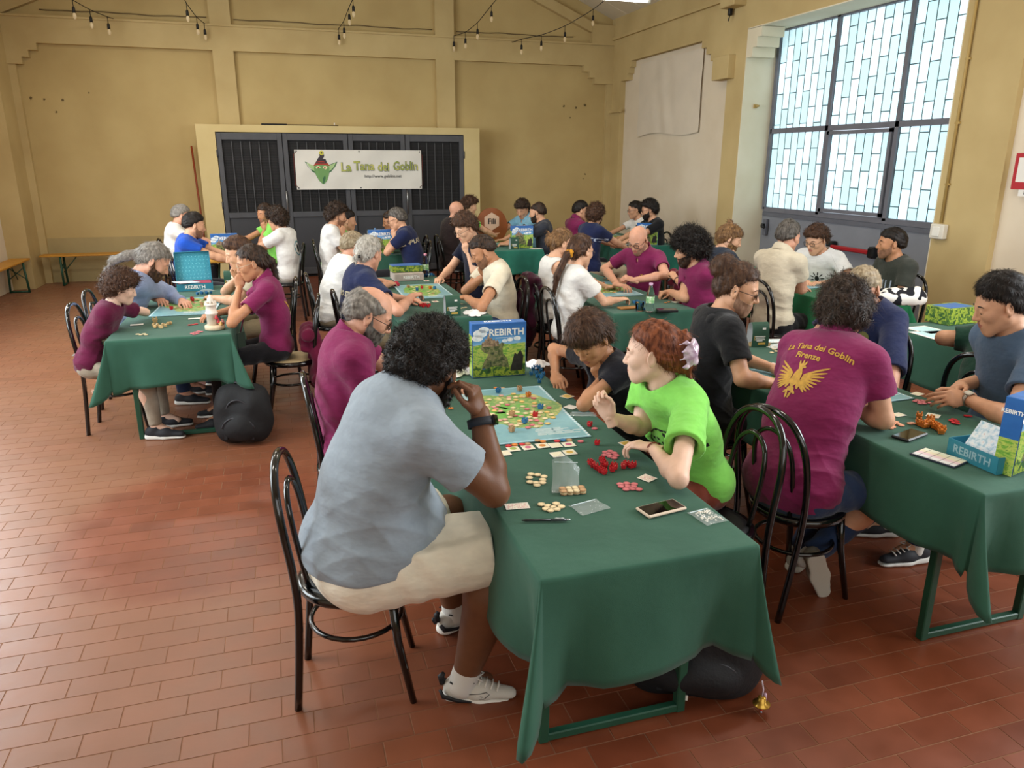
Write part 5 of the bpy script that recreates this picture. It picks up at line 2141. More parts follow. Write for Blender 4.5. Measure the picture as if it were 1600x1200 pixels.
person(dict(id='bunman', label='man in a black hooded t-shirt and round glasses, curly hair tied up in a bun', res=0, kind='m', s=1.02,
    hd=A(1153, 452, z=1.26), face=-12, look=(-36, 16, 0), skin='light', top=(BLACKT, 'hood', 0.016), bottom=DARKP,
    hair=('brown', dict(t=0.014, sd=0.003, bk=0.010, curl=0.003, cf=90, pl=-0.008, line=(-0.70, 0.71), n=2600, len=0.025, wid=0.001, lift=0.4, sc=0.6,
        ext=[(EL((-0.100, 0, 0.100), (0.052, 0.056, 0.050)), 0.025), (EL((-0.135, 0.02, 0.078), (0.038, 0.046, 0.042)), 0.02), (EL((-0.125, -0.03, 0.06), (0.03, 0.03, 0.03)), 0.015)])),
    beard=('stubble', 0.0012, 'full'), specs=('#2a2422', True), R=('at', A(1160, 592, z=0.86), A(1212, 600, z=0.82), 'relax', (0.9, 0.2, -0.1), (0, 0, 1)), L=('table', -0.05, 0.05)))
person(dict(id='navyright', label='fair-haired man in a navy t-shirt facing the eagle-backed polo', res=0, kind='m', s=1.02, g=1.1,
    hd=A(1347, 452, z=1.19), face=190, look=(205, 30, 0), skin='rosy', top=(NAVY, 'tee', 0.016, 1.3), bottom=DARKP,
    hair=('blond', dict(t=0.008, sd=0.005, bk=0.006, n=1500, len=0.014, wid=0.001, lift=0.3)), L=('at', A(1388, 640, Y=3.0), A(1330, 625, Y=3.12), 'relax', (-0.9, 0.1, 0), (0, 0, 1)), R=('table', 0.0, 0.06)))
person(dict(id='greyblue', label='dark-haired man in a slate blue t-shirt with clasped hands and a wristwatch', res=0, kind='m', s=1.02, g=1.05,
    hd=A(1562, 478, z=1.25), face=168, look=(150, 20, 0), skin='light', top=(('slate_cotton', '#4a5d75'), 'tee', 0.018, 1.3), bottom=JEANS,
    hair=('black', dict(t=0.030, sd=0.007, bk=0.012, pl=-0.012, line=(-0.68, 0.73), n=4200, len=0.035, wid=0.0011, lift=0.3, sc=0.25, crown=(-0.06, 0.01, 0.10))),
    L=('at', A(1580, 655, z=0.82), A(1508, 622, z=0.84), 'relax', (-0.95, 0.25, 0.0), (-0.2, -0.75, 0.6)), R=('at', A(1560, 590, z=0.84), A(1500, 602, z=0.86), 'relax', (-0.9, -0.35, -0.1), (-0.2, 0.5, 0.8))))
# second table of the second column
person(dict(id='ponynavy', label='grey-haired man with a small ponytail in a navy t-shirt', res=1, kind='m', s=1.02, g=1.08,
    hd=A(577, 396, z=1.20), face=8, look=(42, 16, 0), skin='rosy', top=(NAVY, 'tee', 0.016), bottom=KHAKI,
    hair=('white', H(TIED, pl=0.004, n=900, ext=[(RC((-0.11, 0, -0.01), (-0.135, 0, -0.05), 0.022, 0.016), 0.012), (RC((-0.135, 0, -0.05), (-0.13, 0, -0.085), 0.016, 0.006), 0.012)])),
    R=('at', A(622, 486, z=0.83), A(645, 462, z=0.82), 'relax', (0.7, 0.7, 0), (0, 0, 1)), L=('table', 0.0, 0.05)))
person(dict(id='whiteside', label='man with cropped fair hair in a white t-shirt behind the grey ponytail', res=1, kind='m', s=1.0, g=1.1,
    hd=A(553, 384, z=1.16), face=5, look=(14, 12, 0), skin='rosy', top=(WHITE, 'tee', 0.016), bottom=KHAKI, hair=('blond', H(SHORT, t=0.006, sd=0.004)), R=('table',), L=('table',)))
person(dict(id='creamtee', label='man in a cream t-shirt with receding dark hair resting his chin on a hand', res=1, kind='m', s=1.0, g=1.02,
    hd=A(754, 393, z=1.165), face=184, look=(174, 32, 0), skin='tan', top=(CREAM, 'tee', 0.014), bottom=JEANS, hair=('dark', H(SHORT, temple=1.8, pl=-0.018)), beard=('tanstubble', 0.0012, 'full'),
    L=('at', A(752, 480, z=0.82), A(728, 465, z=0.83), 'relax', (-0.9, 0.4, 0), (0, 0, 1)), R=('chin', 0.0)))
person(dict(id='curlyglasses', label='young man with tousled brown hair and thin glasses, fist at his mouth', res=1, kind='m', s=1.0,
    hd=A(727, 357, z=1.275), face=190, look=(199, 26, 0), skin='fair', top=(('dark_navy_tee', '#15182a'), 'tee', 0.014), bottom=DARKP, hair=('brown', H(MESSY, front=0.03, t=0.036)), specs=('#6a5a50', True),
    L=('chin', 0.0), R=('table', -0.05, 0.03)))
# third table of the second column
person(dict(id='whitecurl', label='man with dark curly hair in a white t-shirt, hand to mouth, before the gates', res=2, kind='m', s=1.0,
    hd=A(527, 337, z=1.25), face=0, look=(-2, 12, 0), skin='light', top=(WHITE, 'tee', 0.014), bottom=(('pale_trousers', '#b9b4aa'), 'long'), hair=('dark', H(CURLY)), beard=('tanstubble', 0.003, 'full'), R=('chin', 0.02), L=('table',)))
person(dict(id='limefar', label='dark-haired person in lime green behind the curly-haired man in white', res=2, kind='m', s=1.0,
    hd=A(543, 345, z=1.16), face=0, look=(0, 10, 0), skin='light', top=(GREEN, 'tee', 0.014), bottom=DARKP, hair=('black', H(SHORT, t=0.02)), R=('table',), L=('table',)))
person(dict(id='navygrey', label='grey-haired man with glasses in a navy t-shirt leaning over a table by the gates', res=2, kind='m', s=1.04, g=1.06,
    hd=A(620, 343, z=1.20), face=165, look=(156, 18, 0), skin='light', top=(NAVY, 'tee', 0.016), bottom=DARKP, hair=('salt', H(SHORT, t=0.016)), specs=('#2a2422', False), L=('chin', 0.0), R=('table',)))
person(dict(id='hiddenfar', label='dark-haired person half hidden behind the grey-haired man in navy', res=2, kind='m', s=0.98,
    hd=A(610, 346, z=1.13), face=180, look=(185, 15, 0), skin='tan', top=(BLACKT, 'tee'), bottom=DARKP, hair=('dark', H(SHORT)), L=('chin',), R=('table',)))
# left column, first table
person(dict(id='boy', label='boy in a maroon t-shirt with tousled brown hair leaning on the left table', res=1, kind='c', s=0.88,
    hd=A(189, 450, z=1.06), face=-6, look=(6, 18, 0), skin='pale', top=(('maroon_tee', '#5c1738'), 'tee', 0.016, 1.4), bottom=(('beige_shorts', '#9a9080'), 'long'), hair=('brown', H(MESSY, t=0.030, sd=0.022, front=0.02, over_ears=True, pl=0.014, n=1800, len=0.045)),
    L=('at', A(228, 488, z=0.82), A(203, 482, z=0.86), 'relax', (-0.6, -0.4, 0.5), (0, 0, 1)), R=('at', A(157, 540, Y=5.62), A(153, 592, Y=5.66), 'relax', (0.0, 0, -1), (1, 0, 0))))
person(dict(id='longgrey', hshape=(1.06, 1.04, 1.06), label='bearded man with long grey hair tied back in a pale blue shirt', res=1, kind='m', s=1.03, g=1.02,
    hd=A(241, 408, z=1.14), face=-4, look=(4, 36, 0), skin='rosy', top=(('pale_blue_shirt', '#8d9cc0'), 'long', 0.014), bottom=JEANS,
    hair=('grey', H(TIED, n=1500, pl=-0.006, ext=[(RC((-0.10, 0, 0.0), (-0.16, 0, -0.06), 0.032, 0.030), 0.02), (RC((-0.16, 0, -0.06), (-0.21, 0.02, -0.13), 0.030, 0.026), 0.02), (RC((-0.21, 0.02, -0.13), (-0.22, 0.03, -0.22), 0.026, 0.008), 0.02)])),
    beard=('brown', 0.008, 'full'), R=('at', A(262, 458, z=0.84), A(243, 467, z=0.82), 'relax', (0.5, -0.8, 0), (0, 0, 1)), L=('table', 0.06, 0.05)))
person(dict(id='ponymaroon', label='woman with glasses and a dark ponytail in a maroon polo, cheek on her fist', res=1, kind='f', s=1.0,
    hd=A(393, 411, z=1.185), face=182, look=(186, 16, 0), skin='tan', top=(MAROON, 'polo', 0.012), bottom=DARKP,
    hair=('dark', H(TIED, n=700, ext=[(RC((-0.105, 0, 0.01), (-0.135, 0, -0.03), 0.026, 0.024), 0.012), (RC((-0.135, 0, -0.03), (-0.12, 0, -0.15), 0.024, 0.018), 0.012), (RC((-0.12, 0, -0.15), (-0.10, 0, -0.22), 0.018, 0.006), 0.012)])),
    specs=('#b8a890', True), L=('at', A(362, 505, z=0.82), A(374, 448, z=1.02), 'fist', (0.15, 0.1, 1), (0.2, -1, 0)), R=('table', 0.0, 0.1), shoes=('#1d1d22', '#e8e6e0')))
person(dict(id='floral', label='dark-haired man in a cream floral shirt behind the woman with the ponytail', res=1, kind='m', s=1.0,
    hd=A(372, 396, z=1.155), face=184, look=(192, 20, 0), skin='light', top=(('floral_shirt', '#d6cdb4'), 'tee', 0.018), bottom=KHAKI, hair=('brown', H(SHORT, t=0.022, front=0.01)), L=('table', 0.05, 0.08), R=('chin', 0.0)))
# left column, second table
person(dict(id='bluetee', label='man with short black hair in a royal blue t-shirt at the bare table', res=2, kind='m', s=1.02, g=1.05,
    hd=A(304, 352, z=1.21), face=-5, look=(12, 14, 0), skin='light', top=(('royal_cotton', '#1f4db0'), 'tee', 0.014), bottom=DARKP, hair=('black', H(SHORT, t=0.018)), beard=('tanstubble', 0.002, 'full'), R=('table',), L=('table',)))
person(dict(id='whitegrey', label='grey-haired bearded man in a white t-shirt beside the royal blue t-shirt', res=2, kind='m', s=1.02, g=1.08,
    hd=A(284, 337, z=1.215), face=0, look=(8, 16, 0), skin='rosy', top=(WHITE, 'tee', 0.014), bottom=DARKP, hair=('grey', H(SHORT, t=0.016)), beard=('grey', 0.006, 'full'), specs=('#8a8078', False), R=('table',), L=('table',)))
person(dict(id='whiteback', label='man with bushy dark hair in a white t-shirt printed on the back', res=2, kind='m', s=1.02,
    hd=A(432, 343, z=1.215), face=155, look=(140, 12, 0), skin='light', top=(WHITE, 'tee', 0.016), bottom=(('pale_trousers', '#b9b4aa'), 'long'), hair=('dark', H(CURLY, t=0.03, sd=0.026, pl=0.02, over_ears=True)), L=('table',), R=('table',)))
person(dict(id='limehand', label='bearded man in lime green with his hand over his mouth, left of the dark gates', res=2, kind='m', s=1.0,
    hd=A(414, 334, z=1.21), face=190, look=(215, 12, 0), skin='tan', top=(GREEN, 'tee'), bottom=DARKP, hair=('dark', H(SHORT, temple=1.4)), beard=('tanstubble', 0.003, 'full'), L=('chin',), R=('table',)))
# third column, table with the water bottle
person(dict(id='longpony', label='woman in a white t-shirt with a long ponytail and a mustard scrunchie', res=1, kind='f', s=1.0,
    hd=A(908, 392, z=1.21), face=6, look=(25, 12, 0), skin='fair', top=(WHITE, 'tee', 0.018, 1.6), bottom=(('brown_trousers', '#4a3a2e'), 'long'),
    hair=('brown', H(TIED, n=900, ext=[(RC((-0.10, 0, -0.02), (-0.15, 0, -0.05), 0.026, 0.026), 0.012), (RC((-0.15, 0.0, -0.05), (-0.19, 0.03, -0.22), 0.028, 0.026), 0.015), (RC((-0.19, 0.03, -0.22), (-0.17, 0.05, -0.40), 0.026, 0.010), 0.015)])),
    specs=('#4a3a34', True), R=('at', A(945, 472, z=0.82), A(968, 468, z=0.82), 'relax', None, (0, 0, 1)), L=('chin', 0.02)))
person(dict(id='tanktop', label='woman in a white tank top with light brown hair in a low bun', res=1, kind='f', s=0.98,
    hd=A(878, 380, z=1.205), face=4, look=(0, 14, 0), skin='fair', top=(WHITE, 'tank', 0.010), bottom=DARKP,
    hair=('light', H(TIED, n=900, ext=[(EL((-0.115, 0, 0.0), (0.040, 0.045, 0.045)), 0.012), (RC((-0.12, 0.0, 0.02), (-0.14, 0.02, 0.07), 0.02, 0.006), 0.01)])), R=('table',), L=('chin', 0.02)))
person(dict(id='baldglasses', label='bald man with dark glasses in a maroon polo looking down at the board', res=1, kind='m', s=1.0, g=1.02,
    hd=A(997, 375, z=1.19), face=212, look=(214, 32, 0), skin='rosy', top=(MAROON, 'polo', 0.012), bottom=DARKP, hair=('stubble', None), brow='salt', beard=('stubble', 0.0012, 'full'), specs=('#1a1614', False),
    L=('at', A(1040, 430, z=0.90), A(990, 438, z=0.87), 'fist', (-0.8, 0.1, 0.3), (0, -.5, 1)), R=('at', A(945, 420, z=0.87), A(965, 445, z=0.83), 'relax', (0.4, -0.9, 0), (0, 0, 1))))
person(dict(id='bigcurls', label='bearded man with a huge mop of black curls in a maroon polo', res=1, kind='m', s=1.02, g=1.05,
    hd=A(1076, 390, z=1.215), face=176, look=(158, 14, 0), skin='light', top=(MAROON, 'polo', 0.014), bottom=DARKP,
    hair=('black', dict(bangs=1, t=0.046, sd=0.042, bk=0.050, curl=0.015, cf=55, pl=0.020, n=4000, len=0.04, wid=0.002, lift=0.9, over_ears=True, temple=0.3)), beard=('dark', 0.004, 'full'),
    L=('at', A(1082, 460, z=0.83), A(1058, 438, z=0.88), 'fist', (-0.3, 0.5, 0.6), (0.3, -.8, .3)), R=('at', A(1070, 465, z=0.83), A(1046, 456, z=0.82), 'pinch', (-0.9, -0.2, 0), (0, 0, 1))))
# third column, far table
person(dict(id='baldback', label='bald man in a dark brown shirt seen from behind right of the gates', res=2, kind='m', s=1.02, g=1.12,
    hd=A(714, 330, z=1.24), face=12, look=(20, 12, 0), skin='rosy', top=(('brown_black_shirt', '#2a2020'), 'long'), bottom=DARKP, hair=('dark', None), R=('table',), L=('table',)))
person(dict(id='limeright', label='dark curly-haired person in lime green beside the bald man in brown', res=2, kind='m', s=0.98,
    hd=A(734, 322, z=1.265), face=8, look=(5, 14, 0), skin='fair', top=(GREEN, 'tee'), bottom=DARKP, hair=('brown', H(CURLY, t=0.024, sd=0.016)), R=('table',), L=('table',)))
person(dict(id='lightblue', label='dark-haired man in a light blue polo looking down at the far right-of-centre table', res=2, kind='m', s=1.0,
    hd=A(816, 327, z=1.22), face=200, look=(222, 30, 0), skin='light', top=(('light_blue_polo', '#7fb0c8'), 'polo'), bottom=DARKP, hair=('dark', H(MESSY)), L=('table',), R=('table', 0.1, 0.25)))
person(dict(id='greytee', label='bearded man with thinning hair in a charcoal t-shirt beside the light blue polo', res=2, kind='m', s=1.02, g=1.05,
    hd=A(839, 332, z=1.225), face=165, look=(150, 12, 0), skin='light', top=(('charcoal_tee', '#33363f'), 'tee'), bottom=DARKP, hair=('dark', H(SHORT, bald=0.75)), beard=('dark', 0.004, 'full'), L=('table',), R=('table',)))
# fourth column, far table
person(dict(id='maroonfar', label='man in a maroon polo with sunglasses on his short black hair by the corner', res=2, kind='m', s=1.0,
    hd=A(908, 329, z=1.235), face=5, look=(-12, 10, 0), skin='light', top=(MAROON, 'polo'), bottom=DARKP, hair=('black', H(SHORT)), R=('table',), L=('table',)))
person(dict(id='navyfar', label='man with bushy brown hair in a navy t-shirt lettered across the back', res=2, kind='m', s=1.04, g=1.05,
    hd=A(931, 336, z=1.235), face=12, look=(45, 12, 0), skin='light', top=(NAVY, 'tee'), bottom=KHAKI, hair=('brown', H(CURLY, t=0.024, sd=0.022, pl=0.018)), beard=('dark', 0.006, 'full'), R=('table',), L=('table',)))
person(dict(id='whitewoman', label='dark-haired woman with glasses in a white top gesturing by the white wall', res=2, kind='f', s=1.0,
    hd=A(992, 328, z=1.205), face=185, look=(168, 12, 0), skin='light', top=(WHITE, 'tee'), bottom=DARKP, hair=('black', H(TIED, bk=0.02)), specs=('#1a1614', True), L=('table', 0.05, 0.1), R=('table', 0.1, 0.2)))
person(dict(id='blackbeard', label='bearded man with glasses in a black t-shirt by the white wall', res=2, kind='m', s=1.0,
    hd=A(1014, 328, z=1.245), face=178, look=(160, 10, 0), skin='light', top=(BLACKT, 'tee'), bottom=DARKP, hair=('black', H(MESSY)), beard=('black', 0.004, 'full'), specs=('#1a1614', False), L=('table',), R=('table',)))
# fourth column, table at the window door
person(dict(id='creampolo', label='grey-haired man in a cream polo with his back turned near the window door', res=1, kind='m', s=1.04, g=1.02,
    hd=A(1232, 370, z=1.28), face=18, look=(20, 14, 0), skin='rosy', top=(('cream_polo', '#cfc4ae'), 'polo', 0.014), bottom=DARKP, hair=('salt', H(SHORT, t=0.018, bald=0.5)), R=('at', A(1253, 452, z=0.84), A(1222, 445, z=0.84), 'relax', (-0.2, 0.9, 0), (0, 0, 1)), L=('table', 0.0, 0.1)))
person(dict(id='whiteglasses', label='young man with glasses in a white printed t-shirt before the grey door', res=1, kind='m', s=1.02,
    hd=A(1275, 375, z=1.175), face=205, look=(195, 22, 0), skin='fair', top=(('bright_white_tee', '#eceff2'), 'tee', 0.018, 1.4), bottom=DARKP, hair=('brown', H(MESSY, t=0.022)), specs=('#1a1614', False), L=('table', 0.0, 0.22), R=('table', 0.03, 0.0)))
person(dict(id='chartee', label='man with short black hair in a dark olive-grey t-shirt against the grey door', res=1, kind='m', s=1.02,
    hd=A(1392, 380, z=1.215), face=172, look=(152, 4, 0), skin='tan', top=(('olive_grey_tee', '#3a3d38'), 'tee', 0.016, 1.2), bottom=DARKP, hair=('black', H(SHORT, t=0.012, pl=-.006)), beard=('tanstubble', 0.0012, 'full'), L=('lap',), R=('lap',)))
person(dict(id='bunbeard', label='bearded man with light brown hair in a top knot, hand on his mouth', res=1, kind='m', s=1.0,
    hd=A(1142, 372, z=1.19), face=0, look=(-32, 24, 0), skin='fair', top=(('slate_dark_tee', '#2c3442'), 'tee'), bottom=DARKP,
    hair=('light', H(TIED, sd=0.012, bk=0.03, pl=0.02, over_ears=True, ext=[(EL((-0.075, 0, 0.125), (0.028, 0.028, 0.028)), 0.01)])), beard=('light', 0.005, 'full'), R=('chin', 0.02), L=('table',)))
# far right table
person(dict(id='darkgreen', label='person in a dark green t-shirt with one elbow raised behind the slate blue t-shirt', res=1, kind='m', s=1.04, g=1.1,
    hd=A(1590, 486, X=4.02), face=35, look=(30, 20, 0), skin='light', top=(('dark_green_tee', '#1f3f33'), 'tee', 0.016), bottom=DARKP, hair=('dark', H(SHORT)),
    L=('at', A(1474, 528, X=3.72), A(1545, 535, X=3.95), 'relax', (1, 0.1, 0.2), (0, 0, 1)), R=('table', 0.0, 0.1)))
# ------------------------------------------------------------------ helpers for things on the tables
TT = TZ + 0.0062                                    # top of the cloth


def T(px, py, z=None):
    return A(px, py, z=TT if z is None else z)


M_INK = mat('ink_white', '#f2f2ee', rough=0.6)
M_PAPERW = mat('card_white', '#e8e4da', rough=0.6)


def noise_ramp(name, stops, scale, rough=0.5, grad=None, detail=5.0, warp=0.0, stretch=(1, 1, 1)):
    """Printed picture: noise through a colour ramp; grad=(axis, z0, z1, amount) mixes in a gradient along one axis."""
    if name in MATS:
        return MATS[name]
    m = bpy.data.materials.new(name)
    m.use_nodes = True
    nt = m.node_tree
    b = nt.nodes['Principled BSDF']
    b.inputs['Roughness'].default_value = rough
    tc = nt.nodes.new('ShaderNodeTexCoord')
    mp = nt.nodes.new('ShaderNodeMapping')
    mp.inputs['Scale'].default_value = stretch
    nt.links.new(tc.outputs['Object'], mp.inputs['Vector'])
    n = nt.nodes.new('ShaderNodeTexNoise')
    n.inputs['Scale'].default_value = scale
    n.inputs['Detail'].default_value = detail
    n.inputs['Distortion'].default_value = warp
    nt.links.new(mp.outputs['Vector'], n.inputs['Vector'])
    r = nt.nodes.new('ShaderNodeValToRGB')
    els = r.color_ramp.elements
    while len(els) > 1:
        els.remove(els[-1])
    for i, (p, c) in enumerate(stops):
        e = els[0] if i == 0 else els.new(p)
        e.position = p
        e.color = (*srgb(c), 1)
    fac = n.outputs['Fac']
    if grad:
        sp = nt.nodes.new('ShaderNodeSeparateXYZ')
        nt.links.new(tc.outputs['Object'], sp.inputs[0])
        mr = nt.nodes.new('ShaderNodeMapRange')
        mr.inputs['From Min'].default_value, mr.inputs['From Max'].default_value = grad[1], grad[2]
        nt.links.new(sp.outputs[grad[0]], mr.inputs['Value'])
        mx = nt.nodes.new('ShaderNodeMix')
        mx.inputs['Factor'].default_value = grad[3]
        nt.links.new(fac, mx.inputs[2])
        nt.links.new(mr.outputs['Result'], mx.inputs[3])
        fac = mx.outputs[0]
    nt.links.new(fac, r.inputs['Fac'])
    nt.links.new(r.outputs['Color'], b.inputs['Base Color'])
    MATS[name] = m
    return m


M_SKYP = noise_ramp('print_sky', [(0.0, '#dff0f6'), (0.28, '#a6d0ea'), (0.45, '#5d9fd6'), (0.75, '#2f6cb4'), (1.0, '#2357a0')], 14, 0.35, (2, -0.02, 0.15, 0.72), warp=0.6, stretch=(1, 1, 1.8))
M_FIELD = noise_ramp('print_fields', [(0.2, '#3f7a34'), (0.42, '#79b045'), (0.55, '#c3cf62'), (0.68, '#5f9a4a'), (0.85, '#2f6a3a')], 30, 0.35, None, warp=1.0, stretch=(1, 1, 2.5))
M_FOREG = noise_ramp('print_undergrowth', [(0.25, '#1f3a22'), (0.45, '#3f6a2a'), (0.58, '#a7b83c'), (0.7, '#4f6a2c'), (0.85, '#6a4a34')], 36, 0.35, warp=1.0)
M_ROCK = noise_ramp('print_rock', [(0.3, '#2a3228'), (0.45, '#5f6a3c'), (0.6, '#8f8660'), (0.75, '#4f5a40')], 45, 0.35, warp=0.8)
M_RUIN = noise_ramp('print_ruin', [(0.3, '#4a3a34'), (0.5, '#a0846a'), (0.7, '#cdb28e')], 70, 0.35)
M_CLOUD = noise_ramp('print_cloud', [(0.3, '#c6dcea'), (0.6, '#ffffff')], 30, 0.35)
M_BOXBLUE = mat('box_edge_blue', '#3a6fb4', rough=0.4, var=0.15, vscale=20)
M_BOXTEAL = mat('box_teal', '#2f7f94', rough=0.45, var=0.05, vscale=10)
M_BOXIN = noise_ramp('box_inner_pattern', [(0.40, '#2a8aa0'), (0.50, '#48a8b8'), (0.58, '#2f92a8')], 90, 0.5, stretch=(1, 1, 2))


def cover(parent, y, s=1.0, name='cover_print'):
    """Front picture of the game box, a sheet on the plane y (local), box centred at x = 0, z = 0."""
    b = MB()
    q = lambda pts, m, k: b.prism([(x * s, z * s) for x, z in pts], 0, 0.0003 * k, m, rotx(pi / 2), (0, y, 0))
    q([(-.146, -.02), (.146, -.02), (.146, .146), (-.146, .146)], M_SKYP, 1)
    q([(-.146, -.10), (.146, -.10), (.146, .035), (.05, .030), (-.05, .040), (-.146, .028)], M_FIELD, 2)
    for cx, cz, r in ((-.105, .095, .030), (-.085, .115, .022), (-.12, .07, .024), (.06, .055, .014), (.10, .060, .016), (.03, .050, .012)):
        q([(cx + r * math.cos(t) * 1.3, cz + r * math.sin(t) * .75) for t in np.linspace(0, 2 * pi, 15)[:-1]], M_CLOUD, 2.5)
    q([(-.10, -.10), (.055, -.10), (.045, -.05), (.02, -.02), (.018, .01), (.03, .035), (.012, .042), (-.005, .025), (-.06, .040), (-.105, .015), (-.085, -.01), (-.06, -.02), (-.085, -.06)], M_ROCK, 3)
    for cx, w, h in ((-.075, .010, .045), (-.060, .008, .075), (-.045, .012, .05), (-.028, .009, .042), (-.012, .010, .035), (-.09, .008, .03)):
        q([(cx - w, .022), (cx + w, .022), (cx + w, .022 + h * .6), (cx, .022 + h), (cx - w, .022 + h * .6)], M_RUIN, 3.5)
    q([(-.146, -.146), (.146, -.146), (.146, -.085), (.10, -.07), (.05, -.10), (-.03, -.088), (-.09, -.105), (-.146, -.075)], M_FOREG, 4)
    q([(.06, -.12), (.128, -.12), (.135, -.04), (.118, -.005), (.10, -.03), (.085, -.02), (.075, -.06)], mat('print_silhouette', '#2c2a26', rough=.4, var=.3, vscale=60), 4.5)
    TV, TF = text_geo('REBIRTH', 0.052, 0.0012, 0, 0.98)
    b.add((TV * s) @ rotx(pi / 2).T + (.040 * s, y - 0.0018, .096 * s), TF, M_INK)
    b.prism([(-.02 * s, .066 * s), (.10 * s, .066 * s), (.10 * s, .0675 * s), (-.02 * s, .0675 * s)], 0, .0016, M_INK, rotx(pi / 2), (0, y, 0))
    return b.build(name, parent)


def standing_box(c, rz, label, s=1.0):
    t = thing('game_box', label, 'game box', c, rz, 'upright game boxes')
    w, d = .30 * s, .075 * s
    b = MB()
    b.box((0, 0, w / 2), (w, d, w), M_BOXBLUE, None, .002)
    b.build('carton', t)
    o = cover(t, -d / 2 - .0002, s)
    o.location = (0, 0, w / 2)
    TV, TF = text_geo('REBIRTH', 0.040, 0.001)
    b = MB()
    b.add(TV * s + (0, 0, w + .0006), TF, M_INK)
    b.add((TV * s * .8) @ np.array([[0, 0, 1], [0, 1, 0], [-1, 0, 0]]).T @ rotx(0).T @ np.eye(3) * 1.0 + (0, 0, w + .0006), [], M_INK)
    b.build('spine_print', t)
    b = MB()
    b.box((-w / 2 - .0006, 0, w * .40), (.0012, d * .96, w * .75), M_FIELD)
    b.build('side_print', t)
    return t


p = (T(742, 591) + T(822, 586)) / 2
standing_box((p[0] - .005, p[1] + .04, TT), math.atan2(-.018, .29) + .02, 'standing box with the REBIRTH cover picture on the table nearest the camera')
standing_box((1.225, 9.60, TT), .05, 'standing REBIRTH box at the front edge of the table before the dark gates')
standing_box((3.13, 9.72, TT), -.02, 'standing REBIRTH box on the blue-green cloth right of the gates')
standing_box((-.62, 9.62, TT - .006), .08, 'standing REBIRTH box on the bare varnished table')
standing_box((4.98, 9.68, TT), -.55, 'standing box turned aside on the blue-green cloth before the white wall')


def open_tray(c, rz, w, d, h, label, front_text=None, lid=None, inside=None):
    t = thing('open_game_box', label, 'game box', c, rz, 'opened game boxes')
    b = MB()
    k = .003
    b.box((0, 0, k / 2), (w, d, k), M_BOXTEAL)
    b.box((0, -d / 2 + k / 2, h / 2), (w, k, h), M_BOXTEAL)
    b.box((0, d / 2 - k / 2, h / 2), (w, k, h), M_BOXTEAL)
    b.box((-w / 2 + k / 2, 0, h / 2), (k, d, h), M_BOXTEAL)
    b.box((w / 2 - k / 2, 0, h / 2), (k, d, h), M_BOXTEAL)
    b.build('tray', t)
    if front_text:
        TV, TF = text_geo(front_text, 0.048, 0.001)
        b = MB()
        b.add(TV @ rotx(pi / 2).T + (0, -d / 2 - .0008, h / 2), TF, M_INK)
        b.build('side_lettering', t)
    return t


# left table: tray with the lid standing up behind it
cbox = thing('open_game_box', 'opened teal game box with patterned lid standing upright on the left table', 'game box', (-.765, 7.36, TT), .10, 'opened game boxes')
b = MB()
w, d, h = .30, .22, .065
for c_, s_ in (((0, 0, .002), (w, d, .004)), ((0, -d / 2, h / 2), (w, .004, h)), ((0, d / 2, h / 2), (w, .004, h)), ((-w / 2, 0, h / 2), (.004, d, h)), ((w / 2, 0, h / 2), (.004, d, h))):
    b.box(c_, s_, M_BOXTEAL)
b.build('tray', cbox)
b = MB()
lz = h + .12
Rl = rotx(-.20)
b.box((0, d / 2 + .035, lz), (w, .004, .27), M_BOXIN, Rl)
for x in (-w / 2, w / 2):
    b.box((x, d / 2 + .005, lz - .003), (.004, .06, .27), M_BOXTEAL, Rl)
b.box((0, d / 2 + .030, lz + .134), (w, .06, .004), M_BOXTEAL, Rl)
lid = b.build('lid', cbox)
b = MB()
for r_ in range(7):
    for k in range(9):
        x, z = -.125 + k * .031 + (r_ % 2) * .008, lz - .10 + r_ * .032
        yy = d / 2 + .032 + (z - lz) * math.tan(.20)
        b.prism([(.006 * math.cos(a), .006 * math.sin(a)) for a in np.linspace(0, 2 * pi, 5)[:-1]], 0, .0006, mat('lid_motif', '#6fc0cc', rough=.5), Rl @ rotx(pi / 2), (x, yy - .0006, z))
tag(b.build('motif', lid), kind='stuff')
TV, TF = text_geo('REBIRTH', 0.045, 0.001)
b = MB()
b.add(TV @ rotx(pi / 2).T + (0, -d / 2 - .003, h / 2), TF, M_INK)
b.build('side_lettering', cbox)
b = MB()
b.box((0, .01, h - .004), (w - .02, d - .03, .006), mat('red_insert', '#a83a4e', rough=.5))
b.build('insert', cbox)
sheet_m = noise_ramp('rule_sheet', [(0.35, '#9cc4d4'), (0.5, '#dfeaf0'), (0.62, '#f2f4f2'), (0.75, '#c4a0a8')], 60, .5)
b = MB()
b.box((-.07, -.05, h + .008), (.19, .15, .002), sheet_m, rotz(.5) @ roty(.06))
tag(b.build('rule_sheet', None, (-.765, 7.36, TT), .10), 'pale folded rule sheet lying across the opened teal box', 'paper')
# middle table: box base with picture lid
mb_ = thing('open_game_box', 'opened game box lettered REBIRTH beside the bottle on the middle table', 'game box', (1.19, 7.42, TT), .05, 'opened game boxes')
b = MB()
b.box((0, 0, .035), (.29, .24, .07), mat('box_grey_side', '#b7a9a0', rough=.5, var=.1, vscale=20), None, .002)
b.build('tray', mb_)
b = MB()
b.box((0, .04, .105), (.30, .16, .06), M_FOREG, None, .002)
b.box((0, .04, .137), (.30, .16, .006), M_SKYP, None, .002)
b.build('lid', mb_)
TV, TF = text_geo('REBIRTH', 0.042, 0.001)
b = MB()
b.add(TV @ rotx(pi / 2).T + (.02, -.1215, .032), TF, M_INK)
b.build('side_lettering', mb_)
